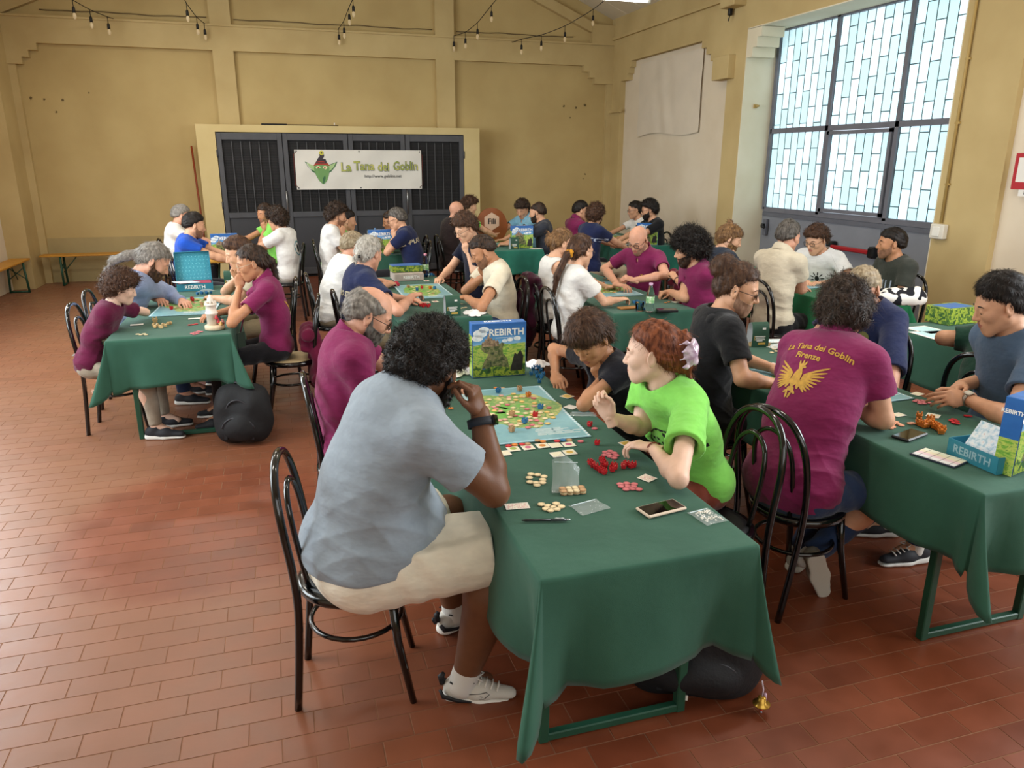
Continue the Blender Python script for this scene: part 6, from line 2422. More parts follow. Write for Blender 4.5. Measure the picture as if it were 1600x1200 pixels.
# right table: tray seen from its side, the lid standing at the picture edge
rb = thing('open_game_box', 'teal box tray lettered REBIRTH with its picture lid standing, right picture edge', 'game box', (2.66, 2.14, TT), 0, 'opened game boxes')
p0, p1 = T(1479, 708), T(1556, 742)
d_ = unit(p1 - p0)
Rb = np.array([d_, np.cross((0, 0, 1), d_), (0, 0, 1)]).T
cc = (p0 + p1) / 2 - np.array(rb.location)
b = MB()
L_ = np.linalg.norm(p1 - p0)
nb_ = Rb[:, 1]
cz = np.array([0, 0, .034])
b.box(cc + nb_ * 0 + cz, (L_, .004, .068), M_BOXTEAL, Rb)
b.box(cc + nb_ * .28 + cz, (L_, .004, .068), M_BOXTEAL, Rb)
b.box(cc + nb_ * .14 + d_ * L_ / 2 + cz, (.004, .28, .068), M_BOXTEAL, Rb)
b.box(cc + nb_ * .14 - d_ * L_ / 2 + cz, (.004, .28, .068), M_BOXTEAL, Rb)
b.box(cc + nb_ * .14 + (0, 0, .002), (L_, .28, .004), M_BOXTEAL, Rb)
b.build('tray', rb)
TV, TF = text_geo('REBIRTH', 0.045, 0.001)
b = MB()
b.add(TV @ rotx(pi / 2).T @ Rb.T + cc + cz - nb_ * .003, TF, mat('faded_letter', '#8fb4c0', rough=.6))
b.build('side_lettering', rb)
lc = np.array([2.685, 1.995, TT]) - np.array(rb.location)
b = MB()
b.box((0, 0, .15), (.30, .07, .30), M_BOXBLUE, None, .002)
lidr = b.build('lid', rb, lc, .28)
o = cover(lidr, -.0355, 1.0)
o.location = (0, 0, .15)
b = MB()
b.box((-.1506, 0, .075), (.0012, .068, .15), M_FIELD)
b.box((-.1508, 0, .22), (.0012, .068, .155), M_SKYP)
TV, TF = text_geo('REBIRTH', 0.022, 0.0006)
b.add(TV @ np.array([[0, 0, -1], [-1, 0, 0], [0, 1, 0]]).T + (-.152, 0, .245), TF, M_INK)
b.build('side_print', lidr)
b = MB()
sc = cc + nb_ * .10 + d_ * .0 + (0, 0, .085)
b.box((0, 0, 0), (.17, .0015, .12), sheet_m, None)
o = b.build('rule_sheet', None, np.array(rb.location) + sc)
o.rotation_euler = (-.7, .1, math.atan2(d_[1], d_[0]) + .25)
tag(o, 'folded rule sheet with coloured diagrams standing in the teal tray', 'paper')

# ------------------------------------------------------------------ game boards
M_SEA = noise_ramp('board_sea', [(0.3, '#6a9eac'), (0.5, '#82b2ba'), (0.7, '#72a6b6')], 9, .4)
M_SEA2 = mat('board_border', '#9cc6d4', rough=.4, var=.12, vscale=60)
M_LAND = noise_ramp('board_land', [(0.30, '#c9b46e'), (0.42, '#8fae62'), (0.52, '#5f9a4e'), (0.60, '#b4bc6e'), (0.72, '#d8c88a')], 14, .45, warp=1.2)
M_ISLE = mat('board_meadow', '#6db04a', rough=.45, var=.12, vscale=20)


def board(corners, label, seed):
    """Folding map board; corners in room order: left-far, right-far, right-near, left-near."""
    c = [np.array(q, float)[:2] for q in corners]
    ctr = sum(c) / 4
    ux = unit(np.append(((c[1] - c[0]) + (c[2] - c[3])) / 2, 0))
    W_ = (np.linalg.norm(c[1] - c[0]) + np.linalg.norm(c[2] - c[3])) / 2
    H_ = (np.linalg.norm(c[0] - c[3]) + np.linalg.norm(c[1] - c[2])) / 2
    t = thing('game_board', label, 'game board', (*ctr, TT), math.atan2(ux[1], ux[0]), 'map boards on the tables')
    b = MB()
    b.box((0, 0, .002), (W_, H_, .004), M_SEA2, None, .001)
    b.build('board_base', t)
    b = MB()
    b.box((0, 0, .0041), (W_ - .03, H_ - .03, .0006), M_SEA)
    b.build('sea_print', t)
    rg = random.Random(seed)
    b = MB()
    n = 40
    pts = []
    ph = [rg.uniform(0, 6) for _ in range(4)]
    for k in range(n):
        a = 2 * pi * k / n
        r = 1 + .13 * math.sin(2 * a + ph[0]) + .09 * math.sin(3 * a + ph[1]) + .06 * math.sin(5 * a + ph[2]) + .04 * math.sin(9 * a + ph[3])
        pts.append((W_ * .41 * r * math.cos(a), H_ * .05 + H_ * .36 * r * math.sin(a)))
    b.prism(pts, .0042, .0050, M_LAND)
    for k in range(5):
        x, y, r = rg.uniform(-.25, .25) * W_, rg.uniform(-.1, .3) * H_, rg.uniform(.03, .06)
        b.prism([(x + r * rg.uniform(.7, 1.1) * math.cos(a), y + r * rg.uniform(.7, 1.1) * math.sin(a)) for a in np.linspace(0, 2 * pi, 11)[:-1]], .0042, .0053, M_ISLE)
    b.build('land_print', t)
    b = MB()
    for k in range(6):
        for j in range(rg.randint(2, 5)):
            x = W_ * (.02 + .09 * j) + rg.uniform(-.006, .006)
            b.box((x + .01, -H_ * .42 + k * .014, .0048), (.03 + rg.uniform(0, .02), .004, .0005), M_INK)
    for k in range(30):
        for s_ in (-1, 1):
            b.box((s_ * (W_ / 2 - .008), H_ * (-.48 + .033 * k), .0044), (.007, .010, .0006), M_INK)
    tag(b.build('track_print', t), kind='stuff')
    return t, ctr, W_, H_, ux


BRD = {
    'front': board([T(703, 612), T(845, 605), T(922, 680), T(790, 697)], 'map board covered in tokens on the table nearest the camera', 4),
    'left': board([(-.951, 6.87), (-.49, 6.85), (-.52, 6.06), (-.976, 6.08)], 'map board behind the pale tower on the left table', 5),
    'mid': board([(1.00, 7.05), (1.44, 7.02), (1.41, 6.28), (.98, 6.26)], 'map board on the middle table in front of the grey ponytail', 6),
    'bottle': board([(2.60, 6.70), (3.06, 6.68), (3.05, 5.90), (2.59, 5.92)], 'map board behind the water bottle', 7),
    'right': board([(2.46, 3.50), (2.92, 3.52), (2.97, 2.80), (2.50, 2.78)], 'pale blue map board on the right table, half hidden by the eagle-backed man', 8),
    'gate': board([(1.02, 10.95), (1.45, 10.95), (1.45, 10.2), (1.02, 10.2)], 'map board on the table before the dark gates', 9),
    'farmid': board([(2.80, 11.0), (3.24, 11.0), (3.24, 10.3), (2.80, 10.3)], 'map board behind the standing box right of the gates', 10),
    'corner': board([(4.72, 11.2), (5.18, 11.2), (5.18, 10.5), (4.72, 10.5)], 'map board before the woman with glasses by the white wall', 11),
    'door': board([(4.56, 6.5), (5.0, 6.5), (5.0, 5.8), (4.56, 5.8)], 'map board on the bright green cloth by the grey door', 12),
}

# ------------------------------------------------------------------ small pieces
TOK = {}


def token_mesh(col):
    if col not in TOK:
        b = MB()
        m = mat('token_' + col, col, rough=.5, var=.06, vscale=60)
        m2 = mat('token_face_' + col, tuple(min(1, v * 1.25 + .02) for v in srgb(col)), rough=.5)
        b.prism([(.0135 * math.cos(a), .0135 * math.sin(a)) for a in np.linspace(0, 2 * pi, 9)[:-1]], 0, .0028, m)
        b.prism([(.0085 * math.cos(a), .0085 * math.sin(a)) for a in np.linspace(0, 2 * pi, 9)[:-1]], .0028, .0031, m2)
        TOK[col] = b.mesh('token')
    return TOK[col]


def token(p, col, label, group, z=0.0):
    o = link('token', token_mesh(col), None, (p[0], p[1], TT + .0004 + z), random.uniform(0, 6))
    return tag(o, label, 'token', group)


def castle_mesh(col):
    k = 'c' + col
    if k not in TOK:
        b = MB()
        m = mat('piece_' + col, col, rough=.35)
        b.box((0, 0, .008), (.017, .017, .016), m, None, .001)
        for sx in (-1, 1):
            for sy in (-1, 1):
                b.box((sx * .0062, sy * .0062, .019), (.0048, .0048, .006), m)
        b.box((0, 0, .0115), (.021, .021, .0025), m)
        TOK[k] = b.mesh('castle_piece')
    return TOK[k]


def house_mesh(col):
    k = 'h' + col
    if k not in TOK:
        b = MB()
        m = mat('piece_' + col, col, rough=.35)
        b.prism([(-.010, 0), (.010, 0), (.010, .011), (.013, .012), (0, .021), (-.013, .012), (-.010, .011)], -.0075, .0075, m, rotx(pi / 2))
        TOK[k] = b.mesh('house_piece')
    return TOK[k]


def piece(kind, p, col, label, group, z=0.0, s=1.0):
    o = link(kind + '_piece', castle_mesh(col) if kind == 'castle' else house_mesh(col), None, (p[0], p[1], TT + .0004 + z), random.uniform(0, 6))
    o.scale = (s, s, s)
    return tag(o, label, 'game piece', group)


CREAM_, PINK_, ORANGE_, RED_, BLUE_, BEIGE_ = '#d8c49c', '#c46a72', '#cc7a30', '#b8202a', '#2a6c9a', '#b08a62'
q3 = lambda x, y: T(680 + x / 5, 560 + y / 5)
for x, y in ((748, 907), (800, 912), (850, 925), (735, 935), (840, 950), (740, 968), (787, 975), (838, 973), (795, 993)):
    token(q3(x, y), CREAM_, 'cream round token in the ring left of the bagged tokens', 'cream tokens laid in a ring')
for x, y in ((830, 1143), (945, 1137), (880, 1155), (985, 1160), (920, 1165), (865, 1178), (900, 1190), (950, 1180)):
    token(q3(x, y), CREAM_, 'cream round token in the patch above the black pen', 'cream tokens above the pen')
for x, y in ((1330, 735), (1365, 728), (1398, 742), (1325, 757), (1365, 768), (1412, 760), (1398, 780), (1350, 748)):
    token(q3(x, y), PINK_, 'rose token in the cluster behind the red castles', 'rose tokens behind the red castles')
for x, y in ((1445, 985), (1495, 980), (1555, 985), (1455, 1003), (1500, 1003), (1550, 1005), (1490, 1025), (1540, 1020), (1590, 1025)):
    token(q3(x, y), PINK_, 'rose token in the three rows before the green sleeve', 'rose tokens in rows')
for x, y in ((1213, 830), (1232, 848), (1255, 862), (1278, 875), (1302, 808), (1312, 830), (1330, 850), (1292, 890), (1318, 902), (1392, 852), (1382, 882), (1405, 866)):
    piece('castle', q3(x, y), RED_, 'red castle piece in the large red cluster before the lime t-shirt', 'red castle pieces, large cluster')
for x, y in ((1470, 858), (1490, 840), (1530, 855), (1552, 846)):
    piece('castle', q3(x, y), RED_, 'red castle piece in the small group of four by the white card', 'red castle pieces, group of four')
piece('castle', q3(1207, 530), RED_, 'single red castle piece beside the raised hand', None)
piece('castle', q3(1265, 675), RED_, 'single red castle piece right of the card row', None)
for x, y, c, l in ((122, 392, ORANGE_, 'orange token alone left of the map board'), (476, 232, ORANGE_, 'orange token just behind the map board, left'), (525, 234, BEIGE_, 'beige token just behind the map board'),
                   (1245, 550, PINK_, 'rose token beside the single red castle'), (1136, 650, PINK_, 'rose token at the right end of the card row')):
    token(q3(x, y), c, l, None)
# tokens lying on the near board
rg = random.Random(21)
bt, bc, bw, bh, bu = BRD['front']
used = []
n = 0
while n < 64:
    a, r = rg.uniform(0, 2 * pi), math.sqrt(rg.random())
    x, y = bw * .36 * r * math.cos(a), bh * .03 + bh * .33 * r * math.sin(a)
    if x < -.02 and y > .12 and r < .8 or any((x - u) ** 2 + (y - v) ** 2 < .027 ** 2 for u, v in used):
        if rg.random() < .98:
            continue
    used.append((x, y))
    p = np.append(bc, 0) + bu * x + np.array([-bu[1], bu[0], 0]) * y
    c = rg.choice((CREAM_, CREAM_, CREAM_, '#c99a8a', PINK_, '#d8b468'))
    token(p, c, {CREAM_: 'cream', '#c99a8a': 'dusty pink', PINK_: 'rose', '#d8b468': 'straw yellow'}[c] + ' token lying on the near map board', 'tokens on the near map board', .0056)
    n += 1
for x, y, c, l in ((494, 275, BLUE_, 'blue castle at the far left of the near map board'), (823, 405, BLUE_, 'blue castle on the right side of the near map board'), (700, 515, BLUE_, 'blue castle in the middle of the near map board'),
                   (728, 310, ORANGE_, 'orange castle on the far side of the near map board'), (660, 260, BEIGE_, 'tan castle at the far edge of the near map board'), (597, 582, BEIGE_, 'tan castle at the near edge of the near map board'),
                   (600, 460, BEIGE_, 'tan castle behind the smartwatch on the near map board'), (783, 465, RED_, 'red castle on the near map board')):
    piece('castle', q3(x, y), c, l, None, .006, 1.15)
for i, (px, py) in enumerate(((833, 580), (838, 585), (845, 581), (842, 577), (849, 587), (836, 576), (846, 592), (840, 590), (843, 598), (830, 587))):
    piece('castle', T(px, py), BLUE_, 'blue castle piece in the heap behind the black v-neck arm', 'blue castle pieces heaped by the napkin', .0 if i % 3 else .004)


def card(p, rz, w, h, label, face, deco=None, group=None, name='card'):
    t = MB()
    t.box((0, 0, .0006), (w, h, .0012), M_PAPERW)
    o = t.build(name, None, (p[0], p[1], TT + .0006), rz)
    tag(o, label, 'card', group)
    if face:
        f = MB()
        f.box((0, 0, .0014), (w * .84, h * .84, .0004), face)
        if deco:
            f.prism([(w * .28 * math.cos(a), w * .28 * math.sin(a)) for a in np.linspace(0, 2 * pi, 13)[:-1]], .0016, .0020, deco)
        f.build('card_print', o)
    return o


M_CW, M_CG = mat('card_cream', '#e6dfc4', rough=.5), mat('card_gold', '#cfa94e', rough=.5, var=.15, vscale=40)
M_LG, M_LP, M_LO = mat('card_olive', '#9cae58', rough=.5), mat('card_rose', '#c46486', rough=.5), mat('card_orange', '#cf8a40', rough=.5)
M_TXT = noise_ramp('card_text', [(0.45, '#efe9da'), (0.56, '#d8a0a0'), (0.62, '#efe9da')], 120, .5)
dx_ = math.atan2(bu[1], bu[0])
for x, y, d_, l in ((540, 742, None, 'game card at the left end of the row, half behind the forearm'), (610, 708, M_LG, 'game card with an olive disc, second in the row before the board'), (725, 697, M_LP, 'game card with a rose disc left in the row'),
                    (838, 683, M_LO, 'game card with an orange disc in the row'), (938, 680, M_CW, 'pale game card right of the orange one in the row'), (1042, 673, M_LP, 'game card with a rose disc at the right end of the row'),
                    (952, 752, M_CW, 'cream game card in the second row, left'), (1050, 735, M_CG, 'golden game card in the second row, right')):
    card(q3(x, y), dx_ + .05, .050, .052, l, M_CW, d_)
for x, y, c, l in ((573, 690, RED_, 'red token on the olive game card'), (620, 682, ORANGE_, 'orange token on the olive game card'), (678, 678, RED_, 'red token on the left rose game card'), (722, 675, BEIGE_, 'beige token on the left rose game card'),
                   (800, 648, BEIGE_, 'beige token on the orange game card'), (842, 655, ORANGE_, 'orange token on the orange game card'), (952, 652, RED_, 'red token on the pale game card'), (1047, 645, BEIGE_, 'beige token on the rose game card at the row end'), (1000, 645, BLUE_, 'blue token between the last two game cards')):
    token(q3(x, y), c, l, None, .0028)
for x, y, rz, f, l in ((1030, 298, .5, M_CG, 'golden card beside the hand of the black v-neck'), (1060, 382, .6, None, 'blank white card beside the propped elbow'), (1498, 668, .25, M_CG, 'golden card near the lime t-shirt'), (1655, 937, .45, M_TXT, 'white text card before the bent elbow')):
    card(q3(x, y), rz, .052, .055, l, f)
card(q3(640, 1156), -.12, .082, .045, 'white score card beside the large man elbow', M_TXT)

# phone
M_SCREEN = mat('phone_glass', '#07090b', rough=.05, spec=.7)


def phone(c, rz, label, case, L_=.158, W_=.078, hh=.011):
    b = MB()
    b.box((0, 0, hh / 2), (L_, W_, hh), case, None, .004)
    o = tag(b.build('phone', None, (c[0], c[1], TT + .0006), rz), label, 'phone')
    b = MB()
    b.box((0, 0, hh + .0002), (L_ - .012, W_ - .011, .0008), M_SCREEN, None, .0003)
    b.build('screen', o)
    b = MB()
    b.box((L_ * .42, 0, hh + .0008), (.004, .018, .0004), M_BLACKP)
    b.build('speaker_slot', o)
    return o


phone(T(1033, 797), .16, 'phone in a cream case lying face up on the nearest table', mat('phone_case_cream', '#d8c4b0', rough=.5))
phone(T(1421, 682), .30, 'black phone reflecting the window on the right table', mat('phone_case_black', '#101014', rough=.4))
b = MB()
p0, p1 = T(815, 813, TT + .006), T(891, 812, TT + .006)
b.tube([p0, p0 + (p1 - p0) * .08, p0 + (p1 - p0) * .6], [.0015, .0045, .005], M_BLACKP, 8)
b.tube([p0 + (p1 - p0) * .6, p1 - (p1 - p0) * .08], .0052, mat('pen_clear', '#3a3f42', rough=.2), 8)
pen = tag(b.build('pen'), 'black ballpoint pen lying near the table edge before the large man', 'pen')
b = MB()
b.tube([p1 - (p1 - p0) * .08, p1], [.004, .003], mat('pen_metal', '#b0b4b8', rough=.25, metal=.8), 8)
b.box(p1 - (p1 - p0) * .22 + (0, 0, .006), (.03, .003, .0015), mat('pen_metal', '#b0b4b8'), rotz(math.atan2((p1 - p0)[1], (p1 - p0)[0])))
b.build('pen_tip', pen)

# clear bags
M_BAG = mat('clear_film', '#e8f2f6', rough=.12, trans=.0, alpha=.24, spec=.8, bump=.9, bscale=55)


def film(c, rz, w, h, label, rise=.006, seed=0, corner=0.0):
    rg = random.Random(seed)
    k = [rg.uniform(0, 6) for _ in range(4)]

    def fn(u, v):
        z = rise * (.5 + .3 * math.sin(u * 9 + k[0]) + .3 * math.sin(v * 11 + k[1] + u * 5)) * math.sin(pi * min(max(u, .02), .98)) ** .5 * math.sin(pi * min(max(v, .02), .98)) ** .5
        z += corner * max(0, v - .45) * (1.2 - abs(u - .35))
        return ((u - .5) * w * (1 + .04 * math.sin(v * 7)), (v - .5) * h * (1 - corner * 1.2 * max(0, v - .45)), max(z, 0) + .0012)
    b = MB()
    b.grid(fn, 16, 14, M_BAG)
    o = b.build('plastic_bag', None, (c[0], c[1], TT + .0005), rz)
    s_ = MB()
    s_.box((0, h * .43 * (1 if corner == 0 else .8), .003 + corner * .45 * 1.0), (w * .85, .003, .0015), mat('zip_strip', '#d6e6ee', rough=.3))
    s_.build('zip_strip', o)
    return tag(o, label, 'plastic bag', 'clear zip bags')


film(T(921, 793), .22, .115, .085, 'flat empty zip bag right of the cream tokens', .006, 1)
film(T(1105, 808), .15, .085, .105, 'zip bag of white bits at the right edge by the phone', .010, 2)
film(T(911, 648), -.35, .12, .055, 'rumpled empty zip bag beside the propped elbow', .006, 3)
film(T(884, 760), -.35, .10, .13, 'zip bag holding stacked tokens, its open end sticking up', .012, 4, .16)
b = MB()
for r_ in range(60):
    x, y = random.uniform(-.032, .032), random.uniform(-.042, .034)
    b.box((x, y, .003 + random.uniform(0, .003)), (.006, .004, .003), M_PAPERW, rotz(random.uniform(0, 6)))
o = tag(b.build('white_bits', None, (*T(1105, 808)[:2], TT + .0005), .15), 'white paper bits inside the zip bag by the phone', 'scraps', None, 'stuff')
c = T(893, 768)
k = 0
for i in range(4):
    for j in range(2):
        for l in range(4):
            token((c[0] + (i - 1.5) * .0225 + j * .004, c[1] + (j - .5) * .024 - i * .003), CREAM_ if (i + l) % 3 else BEIGE_, 'stacked token inside the bag on the nearest table', 'tokens stacked inside the zip bag', l * .0032)


def crumple(c, r, label, m, seed=0, h=.5, name='napkin'):
    rg = random.Random(seed)
    k = [rg.uniform(0, 6) for _ in range(6)]
    b = MB()

    def fn(u, v):
        a = 2 * pi * u
        rr = r * (.15 + .85 * v) * (1 + .22 * math.sin(3 * a + k[0]) + .12 * math.sin(7 * a + k[1]))
        z = r * h * ((1 - v) * .9 + .28 * math.sin(5 * a + k[2] + v * 6) * v * (1 - v) * 2 + .12 * math.sin(11 * a + k[3]) * v)
        return (rr * math.cos(a), rr * math.sin(a), max(z, 0) + .002)
    b.grid(fn, 36, 8, m)
    return tag(b.build(name, None, (c[0], c[1], TT + .0005)), label, 'napkin' if name == 'napkin' else 'wrapper', None)


M_TISSUE = mat('white_tissue', '#e6e4e2', rough=.9)
crumple(T(742, 491), .085, 'crumpled white napkin with a purple spot on the middle table', M_TISSUE, 1)
b = MB()
cn = T(741, 487)
b.lathe([(.012, 0), (.014, .006), (.010, .012)], (cn[0], cn[1], TT + .036), mat('purple_cap', '#8a2a6a', rough=.4), 12)
tag(b.build('purple_cap'), 'small purple cap lying in the crumpled napkin', 'cap')
crumple(T(648, 428), .09, 'crumpled clear wrapper at the foot of the middle bottle', M_BAG, 2, .6, 'wrapper')
crumple(T(838, 571), .075, 'crumpled white wrapping behind the nearest box', M_TISSUE, 3, .5, 'wrapper')
crumple(A(713, 583, z=TT), .085, 'white paper wrapping behind the raised hand of the large man', M_TISSUE, 4, .6, 'wrapper')


# tent signs
M_TENT = mat('tent_green', '#1f4a38', rough=.5, var=.08, vscale=12)
M_TENTIN = mat('tent_inside', '#dfe3ea', rough=.6)


def tent(c, rz, label, s=1.0, flip=False):
    t = thing('tent_card', label, 'table sign', c, rz, 'green tent cards on the tables')
    w, h, dd = .115 * s, .155 * s, .075 * s
    n = 12
    prof = []
    for i in range(n + 1):
        a = pi * i / n
        prof.append((-dd / 2 * math.cos(a), h * (.25 + .75 * math.sin(a) ** .55) if 0 < i < n else 0))
    b = MB()
    V = [(sx * w / 2, y, z) for sx in (-1, 1) for y, z in prof]
    V += [(sx * w / 2, y * .96, z * .985) for sx in (-1, 1) for y, z in prof]
    N_ = n + 1
    b.add(V, [(i, N_ + i, N_ + i + 1, i + 1) for i in range(n)], M_TENT, True)
    b.add(V, [(2 * N_ + i, 2 * N_ + i + 1, 3 * N_ + i + 1, 3 * N_ + i) for i in range(n)], M_TENTIN, True)
    b.build('folded_card', t)
    b = MB()
    y = -dd / 2 - .0008
    rows = [(.10, .05, 0), (.085, .03, .02), (.068, .07, 0), (.058, .06, 0), (.048, .065, 0), (.040, .04, 0)]
    for z, l, o_ in rows:
        b.box((o_ - .01 + l * s * .1, y + max(0, (z - .06)) * .10, z * s), (l * s, .001, .0045 * s), M_INK)
    b.box((.022 * s, y + .004, .118 * s), (.022 * s, .0014, .013 * s), M_INK)
    for z in (.068, .058, .048):
        b.box((-.042 * s, y, z * s), (.006, .001, .005), M_CG)
    b.build('printed_lines', t)
    b = MB()
    b.box((.01, y, .022 * s), (.05 * s, .001, .012 * s), M_CG)
    b.build('printed_band', t)
    return t


tent(((T(692, 494) + T(716, 494)) / 2 + (.02, .03, .0005)), .02, 'green tent card with white lines in front of the cream t-shirt')
tent((2.87, 3.99, TT + .0005), -.12, 'curved green tent card at the far end of the right table')
tent((3.0, 9.66, TT + .0005), .05, 'green tent card left of the far box with the blue-green cloth')
tent((-.45, 7.36, TT + .0005), -.1, 'green tent card beside the opened teal box on the left table')
tent((1.32, 11.35, TT + .0005), .1, 'pale tent card behind the box before the dark gates')


# bottles
M_PET = mat('clear_pet', '#f2f8fa', rough=.04, trans=1.0, ior=1.12, spec=.5)
M_LABEL = noise_ramp('bottle_label', [(0.35, '#e8efe6'), (0.5, '#a8cf9a'), (0.62, '#5aa864'), (0.75, '#e6eef0')], 40, .4)
M_WATER = mat('water', '#eaf4f6', rough=.02, trans=1.0, ior=1.2)


def bottle(c, label, cap, s=1.0):
    t = thing('water_bottle', label, 'bottle', c, 0, 'clear plastic water bottles')
    b = MB()
    b.lathe([(.026 * s, 0), (.031 * s, .006), (.031 * s, .05), (.028 * s, .058), (.031 * s, .066), (.031 * s, .125 * s), (.028 * s, .15 * s), (.016 * s, .185 * s), (.0125 * s, .195 * s), (.0125 * s, .208 * s)], (0, 0, 0), M_PET, 20)
    b.build('flask', t)
    b = MB()
    b.lathe([(.0315 * s, .07), (.0318 * s, .072), (.0318 * s, .118 * s), (.0315 * s, .12 * s)], (0, 0, 0), M_LABEL, 20)
    b.build('paper_label', t)
    b = MB()
    b.lathe([(.0145 * s, .203 * s), (.0150 * s, .206 * s), (.0150 * s, .221 * s), (.013 * s, .223 * s)], (0, 0, 0), cap, 16)
    b.build('bottle_cap', t)
    return t


M_CAPP, M_CAPB = mat('cap_lilac', '#c9a4c4', rough=.4), mat('cap_blue', '#5a8ac0', rough=.4)
p = T(1015, 487)
bottle((p[0], p[1], TT), 'clear water bottle with a green label on the third column table', M_CAPP, 1.02)
bottle((1.40, 7.52, TT), 'clear water bottle with a pink cap on the middle table', mat('cap_pink', '#d08aa0', rough=.4), 1.05)
bottle((1.32, 10.9, TT), 'small clear bottle behind the box before the dark gates', M_CAPB, .95)
bottle((-.72, 10.1, TT - .006), 'clear bottle beside the box on the bare varnished table', M_CAPB, .9)
t = thing('steel_flask', 'dark blue steel flask beside the bearded man with the top knot', 'bottle', (4.58, 6.95, TT))
b = MB()
b.lathe([(.032, 0), (.036, .004), (.036, .17), (.030, .195), (.026, .20)], (0, 0, 0), mat('flask_blue', '#1d3a66', rough=.4, metal=.2), 18)
b.build('flask_body', t)
b = MB()
b.lathe([(.027, .20), (.028, .204), (.028, .228), (.02, .232)], (0, 0, 0), M_CHAIR, 16)
b.tube([(-.022, 0, .225), (-.018, 0, .255), (.018, 0, .255), (.022, 0, .225)], .004, M_CHAIR, 6)
b.build('flask_lid', t)
# cup beside the bottle
t = thing('plastic_cup', 'clear plastic cup with crumpled film beside the water bottle', 'cup', (*T(999, 486)[:2], TT))
b = MB()
b.lathe([(.026, 0), (.028, .002), (.035, .07), (.034, .07), (.027, .004)], (0, 0, 0), M_PET, 16)
b.build('cup_wall', t)
phone(T(1042, 487), -.25, 'black case lying right of the water bottle', mat('phone_case_black', '#101014'), .16, .085, .02)
b = MB()
b.box((0, 0, .006), (.18, .075, .012), mat('wooden_tray', '#a8743c', rough=.5, var=.1, vscale=20), None, .003)
tag(b.build('wooden_tray', None, (*T(983, 482)[:2], TT + .0005), .05), 'small wooden tray left of the water bottle', 'tray')
# scattered pieces on the other boards and tables, each column by itself
SETS = [('bottle', 22, 'on the map board behind the water bottle', (BEIGE_, ORANGE_, CREAM_, BEIGE_)), ('left', 24, 'on the map board behind the pale tower', (PINK_, CREAM_, RED_, CREAM_, BEIGE_)),
        ('mid', 20, 'on the map board of the middle table', (CREAM_, CREAM_, PINK_, BEIGE_)), ('right', 8, 'on the map board of the right table', (CREAM_, PINK_))]
names = {CREAM_: 'cream', PINK_: 'rose', ORANGE_: 'orange', RED_: 'red', BEIGE_: 'tan', BLUE_: 'blue'}
for key, cnt, where, cols in SETS:
    _, bc_, bw_, bh_, bu_ = BRD[key]
    us = []
    while len(us) < cnt:
        a, r = rg.uniform(0, 2 * pi), math.sqrt(rg.random())
        x, y = bw_ * .36 * r * math.cos(a), bh_ * .03 + bh_ * .33 * r * math.sin(a)
        if any((x - u) ** 2 + (y - v) ** 2 < .028 ** 2 for u, v in us):
            continue
        us.append((x, y))
        p = np.append(bc_, 0) + bu_ * x + np.array([-bu_[1], bu_[0], 0]) * y
        c = rg.choice(cols)
        if len(us) % 4 == 0:
            c = rg.choice((RED_, BLUE_, BEIGE_, ORANGE_))
            piece('castle', p, c, names[c] + ' castle piece ' + where, 'castles ' + where, .0056, 1.2)
        else:
            token(p, c, names[c] + ' token ' + where, 'tokens ' + where, .0056)
BLN = lambda x, y: T(120 + x / 4, 300 + y / 4)
for x, y in ((490, 850), (505, 838), (520, 848), (540, 835), (555, 842), (570, 830), (585, 826), (530, 852), (480, 838)):
    piece('house', BLN(x, y), '#c4a878', 'pale wooden house piece in the heap on the left table', 'pale house pieces on the left table')
piece('castle', BLN(490, 815), '#c4a878', 'tall pale wooden piece standing beside the heap on the left table', None, 0, 1.8)
for x, y in ((380, 890), (400, 893), (420, 888), (432, 893)):
    token(BLN(x, y), CREAM_, 'cream token in the small row at the near edge of the left table', 'cream tokens, left table edge')
for x, y in ((720, 885), (740, 878), (760, 872), (735, 890), (755, 884), (778, 874)):
    token(BLN(x, y), PINK_, 'rose token in the cluster left of the pale tower', 'rose tokens left of the pale tower')
for x, y in ((705, 832), (725, 830), (745, 826)):
    token(BLN(x, y), RED_, 'red token in the short stack behind the rose cluster', 'red tokens on the left table')
card(BLN(375, 830), .1, .085, .05, 'white card at the left edge of the left table', None)
card(BLN(735, 792), .05, .085, .045, 'white card behind the rose tokens on the left table', None)
for i in range(6):
    piece('castle', (-.72 + .03 * (i % 3) + .01 * i, 7.03 + .03 * (i // 3)), BLUE_, 'blue castle piece behind the board on the left table', 'blue castle pieces on the left table')
crumple((-.66, 7.2), .07, 'crumpled clear film before the opened teal box', M_BAG, 9, .3, 'wrapper')
MLN = lambda x, y: T(480 + x / 4, 280 + y / 4)
for x, y, r_, l in ((705, 770, 0, 'card left in the row before the green tent card'), (745, 770, 0, 'card in the middle of the row before the green tent card'), (800, 765, .1, 'card right in the row before the green tent card'), (745, 635, .1, 'white card left behind the board of the middle table'), (820, 628, .1, 'white card right behind the board of the middle table')):
    card(MLN(x, y), r_, .05, .06, l, M_CW, M_LP)
for x, y in ((710, 795), (725, 800), (740, 795), (755, 800), (765, 793), (735, 790), (720, 788)):
    piece('castle', MLN(x, y), RED_, 'red castle piece in the cluster before the card row of the middle table', 'red castle pieces on the middle table')
for x, y in ((735, 605), (750, 600), (765, 606), (780, 600), (790, 605), (770, 598), (745, 610)):
    piece('castle', MLN(x, y), BLUE_, 'blue castle piece behind the bottle wrapper on the middle table', 'blue castle pieces on the middle table')
for x, y in ((950, 775), (965, 780), (975, 805), (990, 803), (960, 808)):
    token(MLN(x, y), CREAM_, 'cream token right of the green tent card', 'cream tokens on the middle table')
b = MB()
